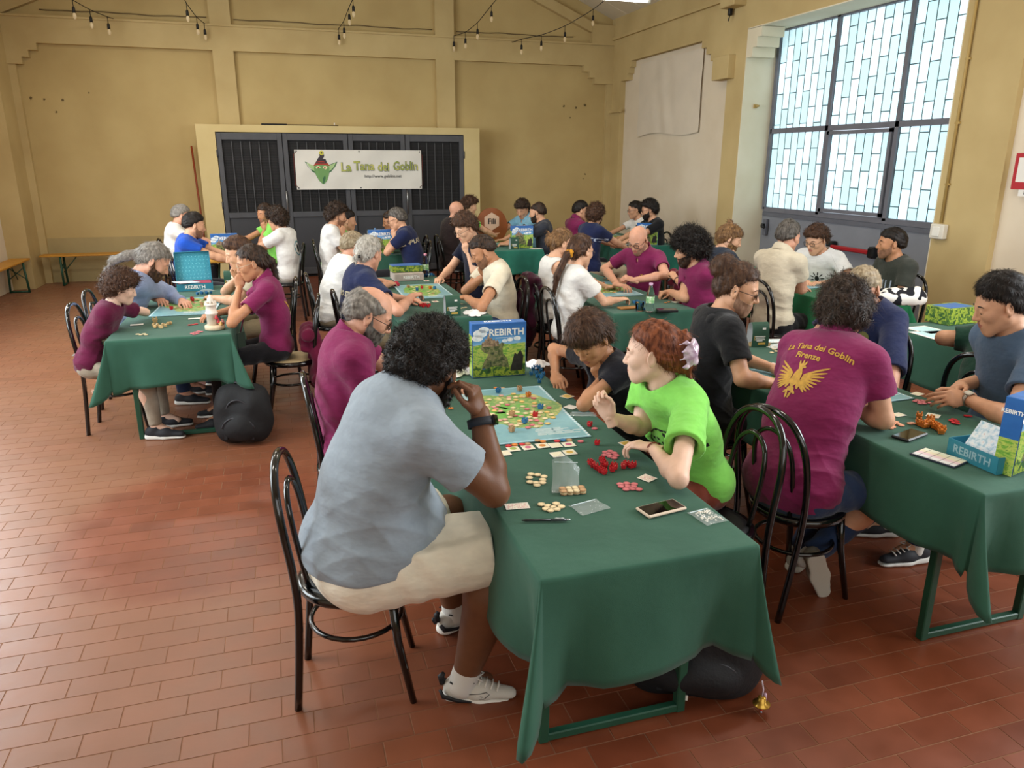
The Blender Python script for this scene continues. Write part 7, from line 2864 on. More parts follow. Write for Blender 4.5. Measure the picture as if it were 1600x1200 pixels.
b.lathe([(.03, 0), (.033, .01), (.030, .03), (.012, .045)], (0, 0, 0), mat('red_pouch', '#b0203a', rough=.6), 14)
tag(b.build('red_pouch', None, (1.02, 7.0, TT)), 'small red pouch beside the navy sleeve on the middle table', 'pouch')
CLN = lambda x, y: T(780 + x / 4, 280 + y / 4)
for x, y in ((840, 775), (860, 770), (880, 778), (870, 785), (900, 780), (855, 785), (890, 815), (905, 818), (860, 818)):
    piece('castle', CLN(x, y), BLUE_, 'blue castle piece left of the cup and bottle', 'blue castle pieces by the bottle')
for x, y in ((1030, 745), (1045, 742), (1040, 772), (1060, 768)):
    token(CLN(x, y), ORANGE_, 'orange token right of the water bottle', 'orange tokens right of the bottle')
for x, y in ((660, 620), (680, 628), (700, 624), (720, 630), (690, 618)):
    token(CLN(x, y), ORANGE_, 'orange token behind the board of the bottle table', 'orange tokens behind that board')
card(CLN(1105, 768), .3, .055, .055, 'pale card at the right edge of the bottle table', M_CW)
card(CLN(762, 742), .0, .06, .035, 'white card before the board on the bottle table', None)
card(CLN(835, 648), .0, .06, .05, 'golden card behind the board on the bottle table', M_CG)
# right table
RLN = lambda x, y: T(1350 + x / 6, 560 + y / 6)
for x, y in ((480, 405), (500, 395), (520, 410), (545, 398), (565, 410), (590, 402), (610, 420), (560, 425), (525, 425)):
    token(RLN(x, y), PINK_, 'rose token in the patch before the clasped hands', 'rose tokens before the clasped hands')
for x, y in ((240, 640), (260, 625), (285, 612), (270, 645), (300, 600), (330, 620), (350, 630), (430, 612), (455, 610), (250, 655)):
    token(RLN(x, y), '#d89a7a', 'salmon token beside the elbow of the eagle-backed man', 'salmon tokens on the right table')
for x, y in ((515, 560), (620, 590), (510, 620), (535, 635), (560, 645), (585, 640), (600, 630), (640, 640), (660, 655), (690, 670), (710, 685), (735, 690), (720, 705)):
    piece('castle', RLN(x, y), ORANGE_, 'orange wooden piece in the heap behind the black phone', 'orange pieces on the right table', 0, 1.35)
for x, y in ((820, 590), (845, 610), (865, 595), (840, 580), (870, 615), (960, 545), (985, 548)):
    token(RLN(x, y), RED_, 'red token beside the teal tray on the right table', 'red tokens beside the teal tray', .002)
for x, y, rz, l in ((648, 538, .6, 'white card behind the orange pieces'), (320, 530, .1, 'small pale card by the eagle-backed man elbow'), (500, 335, .3, 'cream token card at the board corner on the right table')):
    card(RLN(x, y), rz, .06, .045 if y != 538 else .055, l, M_CW)
pd = thing('score_pad', 'ruled score sheet in pale colours on a dark board at the right table edge', 'paper', (*((RLN(520, 830) + RLN(900, 1050)) / 2)[:2], TT + .0006), .0)
b = MB()
b.box((0, 0, .002), (.115, .175, .004), mat('pad_board', '#232a3c', rough=.5), rotz(.30))
b.build('backing_board', pd)
b = MB()
cols = ['#e8e6e6', '#e6ccd0', '#e6dcc0', '#dfe2cc']
for k, cl in enumerate(cols):
    b.box(rotz(.30) @ np.array([(-.036 + k * .026), 0, .0046]), (.026, .165, .0012), mat('pad_' + cl, cl, rough=.6), rotz(.30))
for k in range(4):
    b.box(rotz(.30) @ np.array([0, -.062 + k * .04, .0054]), (.105, .0015, .0005), M_BLACKP, rotz(.30))
b.build('ruled_sheet', pd)
for i in range(9):
    piece('castle', T(1148 + 5.2 * (i % 3) + 2 * (i // 3), 547 + 3 * (i // 3)), BLUE_, 'blue castle piece beside the black hooded t-shirt', 'blue castle pieces on the right table')
for i in range(9):
    piece('castle', T(1172 + 7 * (i % 5), 541 - 3 * (i // 5)), '#c4a878', 'pale wooden castle in the row before the curved tent card', 'pale castles before the tent card', 0, 1.1)
for i, (px, py, rz) in enumerate(((1180, 572, .1), (1193, 571, .1), (1207, 569, .1))):
    card(T(px, py), rz, .05, .045, ('left', 'middle', 'right')[i] + ' card of the three at the far edge of the right board', M_CW, M_LP)
for i, (px, py, rz, l) in enumerate(((1166, 534, .3, 'large pale map sheet left behind the curved tent card'), (1207, 533, -.2, 'large pale map sheet right behind the curved tent card'), (1214, 541, .2, 'blue printed sheet before the eagle-backed man'))):
    card(T(px, py), rz, .15, .10, l, sheet_m, None, None, 'sheet')
for px, py in ((1211, 543), (1209, 546), (1213, 549), (1206, 551)):
    token(T(px, py), CREAM_, 'cream token right of the pale castle row', 'cream tokens right of the castle row')
# edge table sheets
M_BRIGHT = mat('bright_sheet', '#b9dde0', rough=.35)
for px, py, rz, l in ((1450, 516, .05, 'pale turquoise sheet lying at the near corner of the right-edge table'), (1466, 523, -.05, 'large pale turquoise sheet before the raised elbow')):
    card(T(px, py), rz, .28 if px > 1450 else .2, .24, l, M_BRIGHT, None, None, 'sheet')
b = MB()
b.box((0, 0, .06), (.30, .20, .12), M_FOREG, None, .003)
eb = tag(b.build('game_box', None, (*A(1487, 490, z=TT + .06)[:2], TT), .1), 'green and blue box behind the raised elbow at the right edge', 'game box', 'opened game boxes')
b = MB()
b.box((0, 0, .1206), (.24, .15, .001), M_SKYP)
b.build('lid_print', eb)
# far tables
card((4.72, 9.75), .1, .22, .16, 'pale sheet on the blue-green cloth left of the turned box', sheet_m, None, None, 'sheet')
card((3.30, 9.62), .1, .16, .10, 'white sheet at the foot of the far REBIRTH box', None, None, None, 'sheet')
card((4.80, 6.2), .1, .2, .2, 'pale sheet before the young man in the white printed t-shirt', sheet_m, None, None, 'sheet')
# cow print bag
v = Vol((-.22, -.16, -.02), (.22, .16, .18), .008)
v.add(EL((-.05, 0, .04), (.14, .10, .055)), .02).add(EL((.09, .01, .045), (.10, .09, .06)), .02).add(RC((-.17, -.03, .02), (.17, .02, .02), .035, .03), .02)
v.noise(lambda X, Y, Z: .006 * gyr(X, Y, Z, 40))
v.cut(HALF((0, 0, 0), (0, 0, -1)))
V, Q = v.mesh(1)
M_COW = mat('cow_print', '#14161f', rough=.85, col2='#ece9e2', vscale=15, detail=0.5, bump=.4, bscale=90)
M_COW.node_tree.nodes['Color Ramp'].color_ramp.elements[0].position = 0.49
M_COW.node_tree.nodes['Color Ramp'].color_ramp.elements[1].position = 0.51
o = link('cow_print_bag', mesh_np('cow_print_bag', V * np.array([1.15, 1.1, 1.35]), Q, [M_COW]), None, (*A(1404, 462, z=TT + .07)[:2], TT + .001), -.5)
tag(o, 'soft black and white cow print bag on the end of the bright green table', 'bag')

# pale tower on the left table
tw = thing('dice_tower', 'pale wooden tower with stacked pieces on a round base, left table corner', 'game piece', (*T(336, 514)[:2], TT))
M_PALE, M_PINKW = mat('pale_wood', '#d8c2a4', rough=.55, var=.08, vscale=20), mat('ivory_piece', '#e6ddd0', rough=.5)
b = MB()
b.lathe([(.062, 0), (.066, .004), (.066, .026), (.060, .030)], (0, 0, 0), M_PALE, 22)
b.build('round_base', tw)
b = MB()
b.lathe([(.036, .03), (.036, .105), (.042, .108), (.042, .116), (.036, .118), (.034, .165), (.041, .168), (.041, .178), (.032, .180)], (-.012, .01, 0), M_PINKW, 20)
b.build('tower_shaft', tw)
b = MB()
for k in range(8):
    a = 2 * pi * k / 8
    b.box((-.012 + .032 * math.cos(a), .01 + .032 * math.sin(a), .187), (.013, .013, .016), M_PINKW, rotz(a))
b.lathe([(.024, .18), (.020, .212), (.012, .222), (.006, .24)], (-.012, .01, 0), M_PINKW, 12)
b.build('battlements', tw)
for i, (c_, x, y, z) in enumerate((('#b0202a', .03, -.02, .045), ('#17171b', .035, .0, .065), ('#c8a060', .045, -.03, .03), ('#b0202a', .02, -.035, .075), ('#c98a8a', .055, .01, .03), ('#c98a8a', .055, -.012, .045))):
    b = MB()
    b.lathe([(.010, 0), (.013, .003), (.012, .010), (.007, .016), (.009, .022), (.004, .026)], (x, y, z), mat('figure_' + c_, c_, rough=.4), 10)
    b.build('figure', tw)

# ------------------------------------------------------------------ banner on the gates
BX0, BX1, BZ0, BZ1, BY = 0.355, 2.425, 1.44, 2.068, 13.14
bw_, bh_ = BX1 - BX0, BZ1 - BZ0
ban = thing('banner', 'white vinyl banner reading La Tana dei Goblin hung across the dark gates', 'banner', ((BX0 + BX1) / 2, BY, (BZ0 + BZ1) / 2))


def ripple(x, z):
    return .010 * math.sin(x * 4 + z * 5) + .006 * math.sin(x * 9 - z * 12)


b = MB()
M_BAN = mat('banner_vinyl', '#dcd8cf', rough=.55, var=.02, vscale=4, bump2=.1, b2scale=5)
b.grid(lambda u, v: ((u - .5) * bw_, ripple((u - .5) * bw_, (v - .5) * bh_), (v - .5) * bh_), 48, 16, M_BAN)
b.build('vinyl_sheet', ban)


def on_banner(b, V, F, m, lift):
    V = np.array(V, float)
    W = np.stack([V[:, 0], np.array([ripple(x, z) for x, z in V[:, :2]]) - lift, V[:, 1]], 1)
    b.add(W, F, m)


def blob(b, pts, m, lift):
    on_banner(b, [(x, z, 0) for x, z in pts], [tuple(range(len(pts)))], m, lift)


b = MB()
words = [('La', -.228, .17), ('Tana', .072, .345), ('dei', .393, .19), ('Goblin', .766, .42)]
M_LD, M_LG1, M_LG2 = mat('letter_shadow', '#3c4a2c', rough=.6), mat('letter_olive', '#8a9a3a', rough=.6, col2='#c9c468', vscale=9), mat('letter_grey', '#8c8c86', rough=.6)
for wd, x, wx in words:
    for bold, sh, m, lift, oz in ((.0085, .0, M_LD, .004, 0), (.0045, .0, M_LG2, .0055, -.006), (.0020, .0, M_LG1, .007, .004)):
        TV, TF = text_geo(wd, .20, bold, sh, 1.0)
        TV = TV.copy()
        TV[:, 0] *= wx / np.ptp(TV[:, 0])
        TV[:, 1] += oz + .045 + .012 * math.sin(x * 9)
        TV[:, 0] += x
        on_banner(b, TV, TF, m, lift)
b.build('title_lettering', ban)
b = MB()
TV, TF = text_geo('http://www.goblins.net', .068, .0008)
on_banner(b, TV + (.38, -.105, 0), TF, mat('letter_dark', '#4a4a48', rough=.6), .005)
b.build('address_lettering', ban)
b = MB()
gx, gz = -.62, .0
G1, G2, G3, HAT, YEL, EYE, RED = (mat('logo_' + n_, c_, rough=.6) for n_, c_ in (('green', '#6f9a5c'), ('dark_green', '#3c6a44'), ('pale_green', '#a9c48a'), ('hat', '#3a3038'), ('yellow', '#c9c040'), ('eye', '#e6dcb0'), ('red', '#a83a2a')))
K = lambda pts: [(gx + x, gz + z) for x, z in pts]
for s_ in (-1, 1):
    blob(b, K([(s_ * .07, .06), (s_ * .26, .13), (s_ * .22, .05), (s_ * .15, -.03), (s_ * .08, -.07)][::s_]), G2, .003)
    blob(b, K([(s_ * .09, .05), (s_ * .235, .115), (s_ * .20, .05), (s_ * .14, -.01), (s_ * .09, -.035)][::s_]), G3, .0045)
blob(b, K([(-.125, .03), (-.10, -.08), (-.055, -.17), (.0, -.225), (.03, -.225), (.075, -.17), (.11, -.08), (.125, .03), (.09, .10), (-.09, .10)]), G1, .0055)
blob(b, K([(-.055, -.10), (-.03, -.18), (.005, -.225), (.035, -.20), (.055, -.13), (.04, -.03), (.0, .0), (-.035, -.03)]), G2, .0065)
blob(b, K([(-.02, -.10), (.0, -.17), (.02, -.17), (.03, -.10), (.015, -.05), (-.005, -.05)]), G1, .0075)
blob(b, K([(-.13, .06), (-.09, .12), (.0, .14), (.09, .12), (.13, .06), (.06, .075), (-.06, .075)]), RED, .0068)
blob(b, K([(-.10, .10), (.09, .10), (.07, .17), (.02, .17), (.045, .20), (.055, .235), (.01, .25), (-.03, .24), (-.02, .215), (-.05, .18)]), HAT, .0072)
blob(b, K([(.012 + .036 * math.cos(a), .265 + .036 * math.sin(a)) for a in np.linspace(0, 2 * pi, 15)[:-1]]), YEL, .008)
blob(b, K([(.012 + .014 * math.cos(a), .265 + .014 * math.sin(a)) for a in np.linspace(0, 2 * pi, 11)[:-1]]), HAT, .009)
for s_ in (-1, 1):
    blob(b, K([(s_ * .055 + .036 * math.cos(a), .035 + .028 * math.sin(a)) for a in np.linspace(0, 2 * pi, 13)[:-1]]), EYE, .0078)
    blob(b, K([(s_ * .050 + .014 * math.cos(a), .032 + .016 * math.sin(a)) for a in np.linspace(0, 2 * pi, 11)[:-1]]), RED, .0086)
b.build('emblem_print', ban)
for x, z in ((-.5, .5), (0, .5), (.5, .5), (-.5, -.5), (0, -.5), (.5, -.5)):
    px_, pz_ = x * (bw_ - .06), z * (bh_ - .05)
    b = MB()
    b.lathe([(.012, 0), (.012, .004), (.006, .005)], (px_, ripple(px_, pz_) - .001, pz_), M_IRON, 10, rotx(pi / 2))
    b.build('eyelet', ban)
for s_ in (-1, 1):
    b = MB()
    b.tube([(s_ * (bw_ / 2 - .03), -.004, .28), (s_ * (bw_ / 2 + .015), .0, .24), (s_ * (bw_ / 2 + .02), .01, -.24), (s_ * (bw_ / 2 - .03), -.004, -.28)], .005, mat('red_cord', '#6a3028', rough=.8), 6)
    b.build('cord', ban)

# rounded panel with a hexagonal badge at the far table
t = thing('badge_panel', 'rounded orange-brown panel with a pale hexagonal badge by the far ochre wall', 'panel', (*A(768, 372, z=.80)[:2], 0))
zc = A(768, 346, Y=t.location.y)[2]
b = MB()
b.prism([(.24 * math.cos(a) * (1 if math.sin(a) > 0 else 1.05), .26 * math.sin(a)) for a in np.linspace(0, 2 * pi, 22)[:-1]], -.015, .015, mat('orange_wood', '#8f4f26', rough=.45, var=.08, vscale=8), rotx(pi / 2), (0, 0, zc - .06))
b.box((0, 0, (zc - .3) / 2), (.05, .03, zc - .30), mat('orange_wood', '#8f4f26'))
b.box((0, 0, .012), (.40, .30, .024), mat('orange_wood', '#8f4f26'))
b.build('panel_board', t)
b = MB()
b.prism([(.13 * math.cos(a), .13 * math.sin(a)) for a in np.linspace(pi / 2, 2.5 * pi, 7)[:-1]], 0, .004, mat('badge_pale', '#d8b8a0', rough=.5), rotx(pi / 2), (0, -.0155, zc))
TV, TF = text_geo('Fili', .11, .004)
b.add(TV @ rotx(pi / 2).T + (0, -.021, zc), TF, M_BLACKP)
b.build('hexagonal_badge', t)


# ------------------------------------------------------------------ bags on the floor
def backpack(c, rz, label, w=.30, d=.20, h=.40, lean=.15, flat=False):
    t = thing('backpack', label, 'backpack', c, rz)
    m = mat('black_nylon', '#0f1014', rough=.75, bump=.3, bscale=120, bump2=.3, b2scale=14)
    R = rotx(-lean)
    v = Vol((-w, -d * 1.6, -.02), (w, d * 1.8, h * 1.2), .009)
    v.add(RC((-w * .28, 0, h * .30), (w * .28, 0, h * .30), d * .50, d * .50), .03)
    for q_ in (.42, .54, .66, .78):
        v.add(RC((-w * (.29 - .06 * q_), .01 + lean * .1 * q_, h * q_), (w * (.29 - .06 * q_), .01 + lean * .1 * q_, h * q_), d * .48, d * .48), .05)
    v.add(EL((0, -d * .38, h * .33), (w * .40, d * .28, h * .24)), .02)
    v.noise(lambda X, Y, Z: .005 * gyr(X, Y, Z, 24))
    v.cut(HALF((0, 0, .004), (0, 0, -1)))
    V, Q = v.mesh(1)
    link('bag_body', mesh_np('bag_body', V, Q, [m]), t)
    sm = mat('black_webbing', '#16161b', rough=.6)
    for s_ in (-1, 1):
        b = MB()
        b.tube([(s_ * w * .2, d * .35, h * .92), (s_ * w * .3, d * .85, h * .70), (s_ * w * .34, d * .80, h * .35), (s_ * w * .4, d * .4, .05)], .016, sm, 8, flat=.35)
        b.build('shoulder_strap', t)
    b = MB()
    b.tube([(-.04, .02, h * 1.0), (-.035, .02, h * 1.08), (.035, .02, h * 1.08), (.04, .02, h * 1.0)], .008, sm, 6)
    b.build('carry_handle', t)
    b = MB()
    b.tube([(.36 * w * math.cos(t), -.50 * d, .33 * h + .215 * h * math.sin(t)) for t in np.linspace(.1, pi - .1, 14)], .006, mat('zip_grey', '#2c2d33', rough=.5), 6)
    b.build('zip', t)
    b = MB()
    b.tube([(.26 * w * math.cos(q_), -.40 * d, .62 * h + .22 * h * math.sin(q_)) for q_ in np.linspace(.1, pi - .1, 14)], .006, mat('zip_grey', '#2c2d33'), 6)
    for s_ in (-1, 1):
        b.box((s_ * w * .30, -.47 * d, .30 * h), (.022, .02, .30 * h), sm)
    b.build('trim_strap', t)
    return t


p = A(382, 700, z=0)
bp1 = backpack((p[0], p[1] + .12, 0), -.25, 'black backpack on the floor against the left table leg', .30, .22, .40, .25)
p = A(1112, 1125, z=0)
bp2 = backpack((1.37, 2.12, 0), -.42, 'black backpack with a dangling charm under the nearest table', .42, .30, .36, .1)
b = MB()
b.box((-.05, -.178, .05), (.045, .004, .02), M_PAPERW, rotz(.05))
b.build('white_tag', bp2)
kc = thing('bag_charm', 'small golden hat-shaped charm with beads hanging by the black backpack', 'charm', (*A(1190, 1096, Y=1.88)[:2], A(1190, 1096, Y=1.88)[2]))
b = MB()
b.lathe([(.030, -.012), (.031, -.008), (.016, -.002), (.014, .018), (.008, .022)], (0, 0, 0), mat('charm_gold', '#b8913c', rough=.3, metal=.7), 16)
b.build('brim', kc)
b = MB()
b.tube([(0, 0, .02), (.002, 0, .05), (.0, .01, .08)], .003, mat('charm_cord', '#c9b8c4', rough=.6), 6)
b.tube([(.012, 0, .03), (.016, 0, .0)], [.006, .004], mat('charm_lilac', '#c0a0b4', rough=.5), 6)
b.build('cord', kc)
for z, c_, r_ in ((-.022, '#b0301f', .008), (-.036, '#b0301f', .007), (-.047, '#8fa0b0', .005)):
    b = MB()
    b.lathe([(.001, -r_), (r_, 0), (.001, r_)], (.003, 0, z), mat('bead_' + c_, c_, rough=.3), 8)
    b.build('bead', kc)


# ------------------------------------------------------------------ garments on chairs
def garment(c, rz, label, m, w=.40, h=.45, d=.10, seed=0, name='jacket', sleeves=True):
    v = Vol((-d * 2.2, -w * .85, -h - .08), (d * 2.2, w * .85, .10), .010)
    v.add(RC((0, -w * .36, 0), (0, w * .36, 0), d * .42, d * .42), .02)
    v.add(RC((-d * .5, -w * .30, -h * .85), (-d * .45, w * .28, -h * .85), d * .30, d * .30), .05)
    v.add(EL((-d * .45, 0, -h * .46), (d * .42, w * .47, h * .56)), .05)
    v.add(EL((-d * .45, 0, -h * .78), (d * .46, w * .44, h * .30)), .05)
    v.add(RC((d * .35, -w * .28, -h * .15), (d * .3, w * .28, -h * .25), d * .26, d * .26), .04)
    if sleeves:
        v.add(RC((-d * .7, w * .30, -h * .25), (-d * .8, w * .46, -h * .95), d * .42, d * .34), .03)
    v.noise(lambda X, Y, Z: .008 * np.sin(Y * 48 + 3 * np.sin(Z * 14 + seed)) + .005 * gyr(X, Y, Z, 30, seed))
    V, Q = v.mesh(2)
    o = link(name, mesh_np(name, V, Q, [m]), None, c, rz)
    return tag(o, label, 'garment')
# ------------------------------------------------------------------ one chair under each player
CH = {}
overrides = {'big': (.165, 2.49, -9), 'emblem': (2.10, 2.52, 12), 'boy': (-1.20, 5.86, -3), 'lime': (1.60, 2.46, 182), 'ponymaroon': (.02, 5.78, 176)}
for idn, inf in PEOPLE.items():
    if idn in overrides:
        x, y, a = overrides[idn]
    else:
        f = math.degrees(inf['face'])
        a = 0 if math.cos(inf['face']) > 0 else 180
        a = a + ((f - a + 180) % 360 - 180) * .3
        x, y = inf['org'][0] + math.cos(math.radians(a)) * .03, inf['org'][1]
    lab = inf['root']['label']
    CH[idn] = chair(x, y, a, ('black bentwood chair with the ' + lab)[:120] if False else 'black bentwood chair of the ' + ' '.join(lab.split()[:9]), 'cane' if idn in ('boy', 'ponymaroon', 'floral') else 'black')
M_SWEAT = fabric('maroon_sweatshirt', '#5e1230')
c = CH['ponymaroon'].location
garment((c.x + .13, c.y - .04, .66), pi, 'maroon sweatshirt knotted round the chair back of the ponytailed woman', M_SWEAT, .44, .40, .11, 1, 'sweatshirt')
c = CH['tanktop'].location
garment((c.x - .20, c.y, .90), 0, 'dark maroon jacket hung on the chair back of the tank top woman', fabric('dark_maroon_jacket', '#3a1024'), .36, .55, .11, 2)
c = CH['bigcurls'].location
garment((c.x + .21, c.y + .62, .90), pi, 'maroon patterned jacket over the chair beside the huge black curls', fabric('maroon_pattern', '#5c1626', .25), .36, .45, .11, 3)

# ------------------------------------------------------------------ watches, bracelets, hair clip
M_STRAP = mat('watch_strap', '#1d222c', rough=.6)
wristband(PEOPLE['big'], 'R', M_STRAP, 'watch', .036, .014, .035, M_SCREEN)
wristband(PEOPLE['greyblue'], 'L', mat('steel_strap', '#a8a49c', rough=.3, metal=.8), 'watch', .030, .009, .02, mat('watch_dial', '#d8d4c8', rough=.3))
wristband(PEOPLE['lime'], 'L', mat('thin_bracelet', '#7a2a20', rough=.6), 'bracelet', .030, .003, .01)
wristband(PEOPLE['bigcurls'], 'L', M_STRAP, 'bracelet', .030, .006, .01)


def clip(v):
    v.add(EL((-.165, .020, .005), (.016, .040, .058)), .006).add(EL((-.155, .052, .0), (.026, .014, .045)), .01)
    for z in (-.04, -.01, .02, .05):
        v.add(RC((-.140, .062, z), (-.118, .066, z - .004), .008, .004), .005)
    v.noise(lambda X, Y, Z: .003 * gyr(X, Y, Z, 95))


in_head(PEOPLE['lime'], clip, 'hair_clip', mat('lilac_acrylic', '#a58aa4', rough=.12, spec=.7, col2='#d8c8d4', vscale=40), .004)
in_head(PEOPLE['longpony'], lambda v: v.add(EL((-.130, 0, -.038), (.026, .040, .034)), .01).noise(lambda X, Y, Z: .004 * gyr(X, Y, Z, 130)), 'scrunchie', mat('mustard_cloth', '#c98a1c', rough=.8), .006)
in_head(PEOPLE['ponynavy'], lambda v: v.add(RC((-.128, .02, -.045), (-.128, -.02, -.045), .013, .013), .01), 'hair_tie', M_BLACKP, .006)


# ------------------------------------------------------------------ prints on the shirts
def print_on(info, items, name, centre, right, up, lift=.0025):
    """Lay flat outlines on the shirt: items = [(V2, F, material)], centre/right/up in the room."""
    sh = info['shirt'].data
    n = len(sh.vertices)
    co = np.zeros(n * 3, np.float32)
    sh.vertices.foreach_get('co', co)
    tree = BVHTree.FromPolygons(co.reshape(-1, 3).tolist(), [tuple(p.vertices) for p in sh.polygons])
    RF, org = info['RF'], info['org']
    c = RF.T @ (np.array(centre, float) - org)
    r, u = unit(RF.T @ np.array(right, float)), unit(RF.T @ np.array(up, float))
    u = unit(u - r * (r @ u))
    d = np.cross(u, r)                              # into the body
    b = MB()
    for V2, F, m in items:
        out, ok = [], True
        for x, y in np.array(V2)[:, :2]:
            s_ = c + r * x + u * y - d * .4
            hit = tree.ray_cast(Vector(s_), Vector(d), 1.2)
            if hit[0] is None:
                out.append(None)
                continue
            nn = hit[1]
            if nn.dot(Vector(d)) > 0:
                nn = -nn
            out.append(np.array(hit[0] + nn * lift))
        keep = [f for f in F if all(out[i] is not None for i in f)]
        dd = [o if o is not None else np.zeros(3) for o in out]
        b.add(dd, keep, m, True)
    if b.F:
        return b.build(name, info['shirt'])


def fan_poly(pts):
    return pts, [tuple(range(len(pts)))]


def tess(V, F, step=.02):
    """Cut long faces so that lettering follows the cloth."""
    bm = bmesh.new()
    vs = [bm.verts.new((v[0], v[1], 0)) for v in V]
    for f in F:
        try:
            bm.faces.new([vs[i] for i in f])
        except ValueError:
            pass
    bmesh.ops.triangulate(bm, faces=bm.faces[:])
    for _ in range(2):
        e = [e for e in bm.edges if e.calc_length() > step]
        if e:
            bmesh.ops.subdivide_edges(bm, edges=e, cuts=1)
            bmesh.ops.triangulate(bm, faces=bm.faces[:])
    bm.verts.index_update()
    r = [tuple(v.co)[:2] for v in bm.verts], [tuple(v.index for v in f.verts) for f in bm.faces]
    bm.free()
    return r


GOLD = mat('gold_print', '#bd9038', rough=.55, var=.12, vscale=60)
em = PEOPLE['emblem']
items = []
for wd, x, y, rot, sz in (('La Tana dei Goblin', .0, .155, 0, .052), ('Firenze', -.035, .095, 0, .052)):
    TV, TF = text_geo(wd, sz, .0012)
    items.append((*tess([((v[0] + x) * .78 + .03, (v[1] + y - .5 * (v[0]) ** 2) * .78 + .02) for v in TV], TF), GOLD))
el = lambda cx, cy, rx, ry, a=0, n=12: [(cx + rx * math.cos(t) * math.cos(a) - ry * math.sin(t) * math.sin(a), cy + rx * math.cos(t) * math.sin(a) + ry * math.sin(t) * math.cos(a)) for t in np.linspace(0, 2 * pi, n + 1)[:-1]]
eagle = [el(0, -.02, .030, .055), el(0, .045, .018, .020), el(.018, .045, .014, .006), el(-.02, .062, .006, .016, .3), el(0, .068, .006, .016), el(.018, .064, .006, .015, -.3), el(0, -.085, .026, .014), el(-.025, -.10, .022, .008, .5), el(.025, -.10, .022, .008, -.5), el(-.012, -.12, .008, .02, .2), el(.012, -.12, .008, .02, -.2), el(-.035, -.055, .012, .03, -.3), el(.035, -.055, .012, .03, .3)]
for s_ in (-1, 1):
    for k in range(9):
        a = math.radians(28 - k * 8)
        L_ = .155 - .010 * k
        cx, cy = s_ * (.035 + .5 * L_ * math.cos(a)), .0 - .006 * k + .5 * L_ * math.sin(a)
        eagle.append(el(cx, cy, L_ * .5, .0062, s_ * a))
    for k in range(6):
        a = math.radians(22 - k * 10)
        eagle.append(el(s_ * (.035 + .035 * math.cos(a)), -.004 - .005 * k + .03 * math.sin(a), .034, .006, s_ * a))
for pts in eagle:
    items.append((*tess(*fan_poly([(x * .70, y * .86) for x, y in pts])), GOLD))
back = -(em['RF'] @ em['dep'])
cpos = em['org'] + em['RF'] @ em['B'](.62)
rt = np.array([back[1], -back[0], 0]) * -1
rt = -rt if project(cpos - rt)[0] > project(cpos + rt)[0] else rt
print_on(em, items, 'back_print', cpos + back * .05 - rt * .055 + np.array([0, 0, .03]), rt, em['RF'] @ (em['N'] - em['Pv']))


def band(idn, txt, t, size, m, front=False, dx=0, bold=.002, name='back_print'):
    inf = PEOPLE[idn]
    dr = inf['RF'] @ inf['dep'] * (1 if front else -1)
    c = inf['org'] + inf['RF'] @ inf['B'](t)
    r = np.array([-dr[1], dr[0], 0])
    TV, TF = text_geo(txt, size, bold)
    print_on(inf, [(*tess([(v[0] + dx, v[1]) for v in TV], TF, .03), m)], name, c, r, inf['RF'] @ (inf['N'] - inf['Pv']))


SAND = mat('sand_print', '#b8ac90', rough=.6)
band('ponynavy', 'PLAY HERO STORE', .70, .055, SAND)
band('navygrey', 'PLAY HERO', .74, .075, SAND)
band('navyfar', 'PLAY HERO STORE', .72, .07, mat('pale_print', '#a8b4cc', rough=.6))


def front_blob(idn, shapes, t=.66, dx=0, dy=0, name='front_print', front=True):
    inf = PEOPLE[idn]
    dr = inf['RF'] @ inf['dep'] * (1 if front else -1)
    c = inf['org'] + inf['RF'] @ inf['B'](t)
    r = np.array([-dr[1], dr[0], 0])
    print_on(inf, [(*tess([(x + dx, y + dy) for x, y in p], [tuple(range(len(p)))]), m) for p, m in shapes], name, c, r, inf['RF'] @ (inf['N'] - inf['Pv']))


INKB, INKG = mat('ink_black', '#15181a', rough=.6), mat('ink_green', '#1f5a2a', rough=.6)
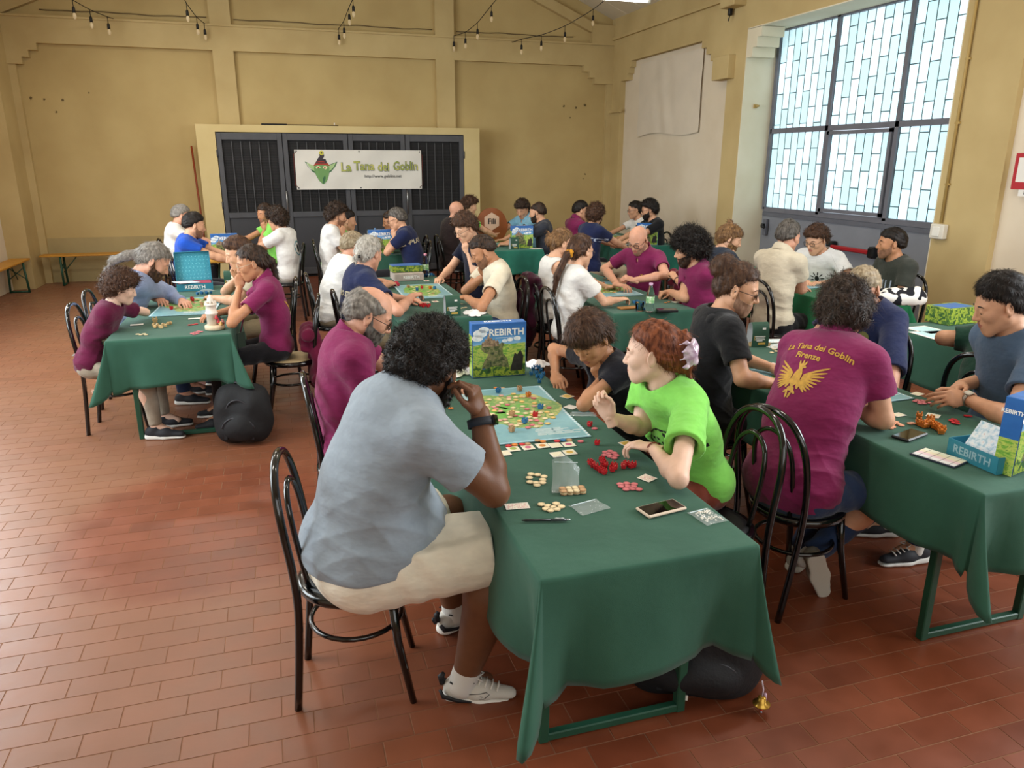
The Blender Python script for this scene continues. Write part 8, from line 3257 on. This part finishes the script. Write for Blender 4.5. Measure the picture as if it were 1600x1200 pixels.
# stylised black line drawing on the lime t-shirt: a scaly round head and a trident-edged wing
sh = []
for k in range(14):
    a = k * 2.4
    r_ = .012 + .0048 * k
    sh.append((el(r_ * math.cos(a) * 1.1, r_ * math.sin(a) * .9, .012, .0045, a + 1.2, 8), INKB))
for k in range(16):
    a = 2 * pi * k / 16
    sh.append((el(.085 * math.cos(a), .070 * math.sin(a), .018, .0035, a + pi / 2, 8), INKB))
for k in range(5):
    sh.append(([(.09 + k * .010, -.05), (.097 + k * .010, -.05), (.13 + k * .004, .045 - k * .012), (.125 + k * .004, .045 - k * .012)], INKB))
front_blob('lime', sh, .55, .065, .035)
front_blob('whiteglasses', [(el(.02 + .05 * math.cos(a), .05 * math.sin(a), .020, .006, a), INKB) for a in np.linspace(0, 5.6, 9)] + [(el(.02, 0, .022, .03), INKB)], .58)
front_blob('chartee', [([(x, -.06), (x + .014, -.06), (x + .03, .05), (x + .018, .05)], mat('pale_print', '#a8b4cc')) for x in (-.06, -.02, .03)], .60, .03)
front_blob('creamtee', [(el(.03 * math.cos(a), .05 * math.sin(a), .028, .003, a), mat('ink_grey', '#4a443c', rough=.6)) for a in np.linspace(0, 5.8, 10)], .45, -.02)
front_blob('whiteback', [(el(.07 * math.cos(a), .08 * math.sin(a), .035, .010, a + 1.6), mat('print_teal', '#5a8a98', rough=.6)) for a in np.linspace(0, 5.6, 8)] + [(el(0, 0, .03, .05), mat('ink_black', '#15181a'))], .62, .02, 0, 'back_print', False)
front_blob('navyright', [(el(0, 0, .030, .034), mat('print_olive', '#6a6a3a', rough=.6)), (el(-.005, -.05, .018, .016), mat('pale_print', '#a8b4cc'))], .74, .07)
front_blob('ponymaroon', [(el(s_ * .03 * k * .5, .02 * k - .05, .030, .007, s_ * .6), GOLD) for s_ in (-1, 1) for k in range(5)], .62, 0, 0, 'back_print', False)
front_blob('baldglasses', [(el(s_ * .012 * k, -.012 * k, .016, .004, s_ * .8), GOLD) for s_ in (-1, 1) for k in range(4)], .62, .05)
# lanyard badge of the ponytailed woman
pm = PEOPLE['ponymaroon']
c = A(377, 531, Y=pm['org'][1] - .22)
b = MB()
b.box((0, 0, 0), (.008, .085, .11), mat('badge_holder', '#2a3a30', rough=.4), None, .002)
o = b.build('name_badge', None, c, -.6)
tag(o, 'printed badge in a dark holder hanging beside the left table corner', 'badge')
b = MB()
b.box((-.0045, 0, -.012), (.001, .07, .06), mat('badge_paper', '#c8cfa8', rough=.6))
b.build('badge_paper', o)
b = MB()
b.tube([(0, 0, .055), (.03, .03, .20), (.06, .06, .34)], .006, M_SWEAT, 6, flat=.3)
b.build('lanyard', o)
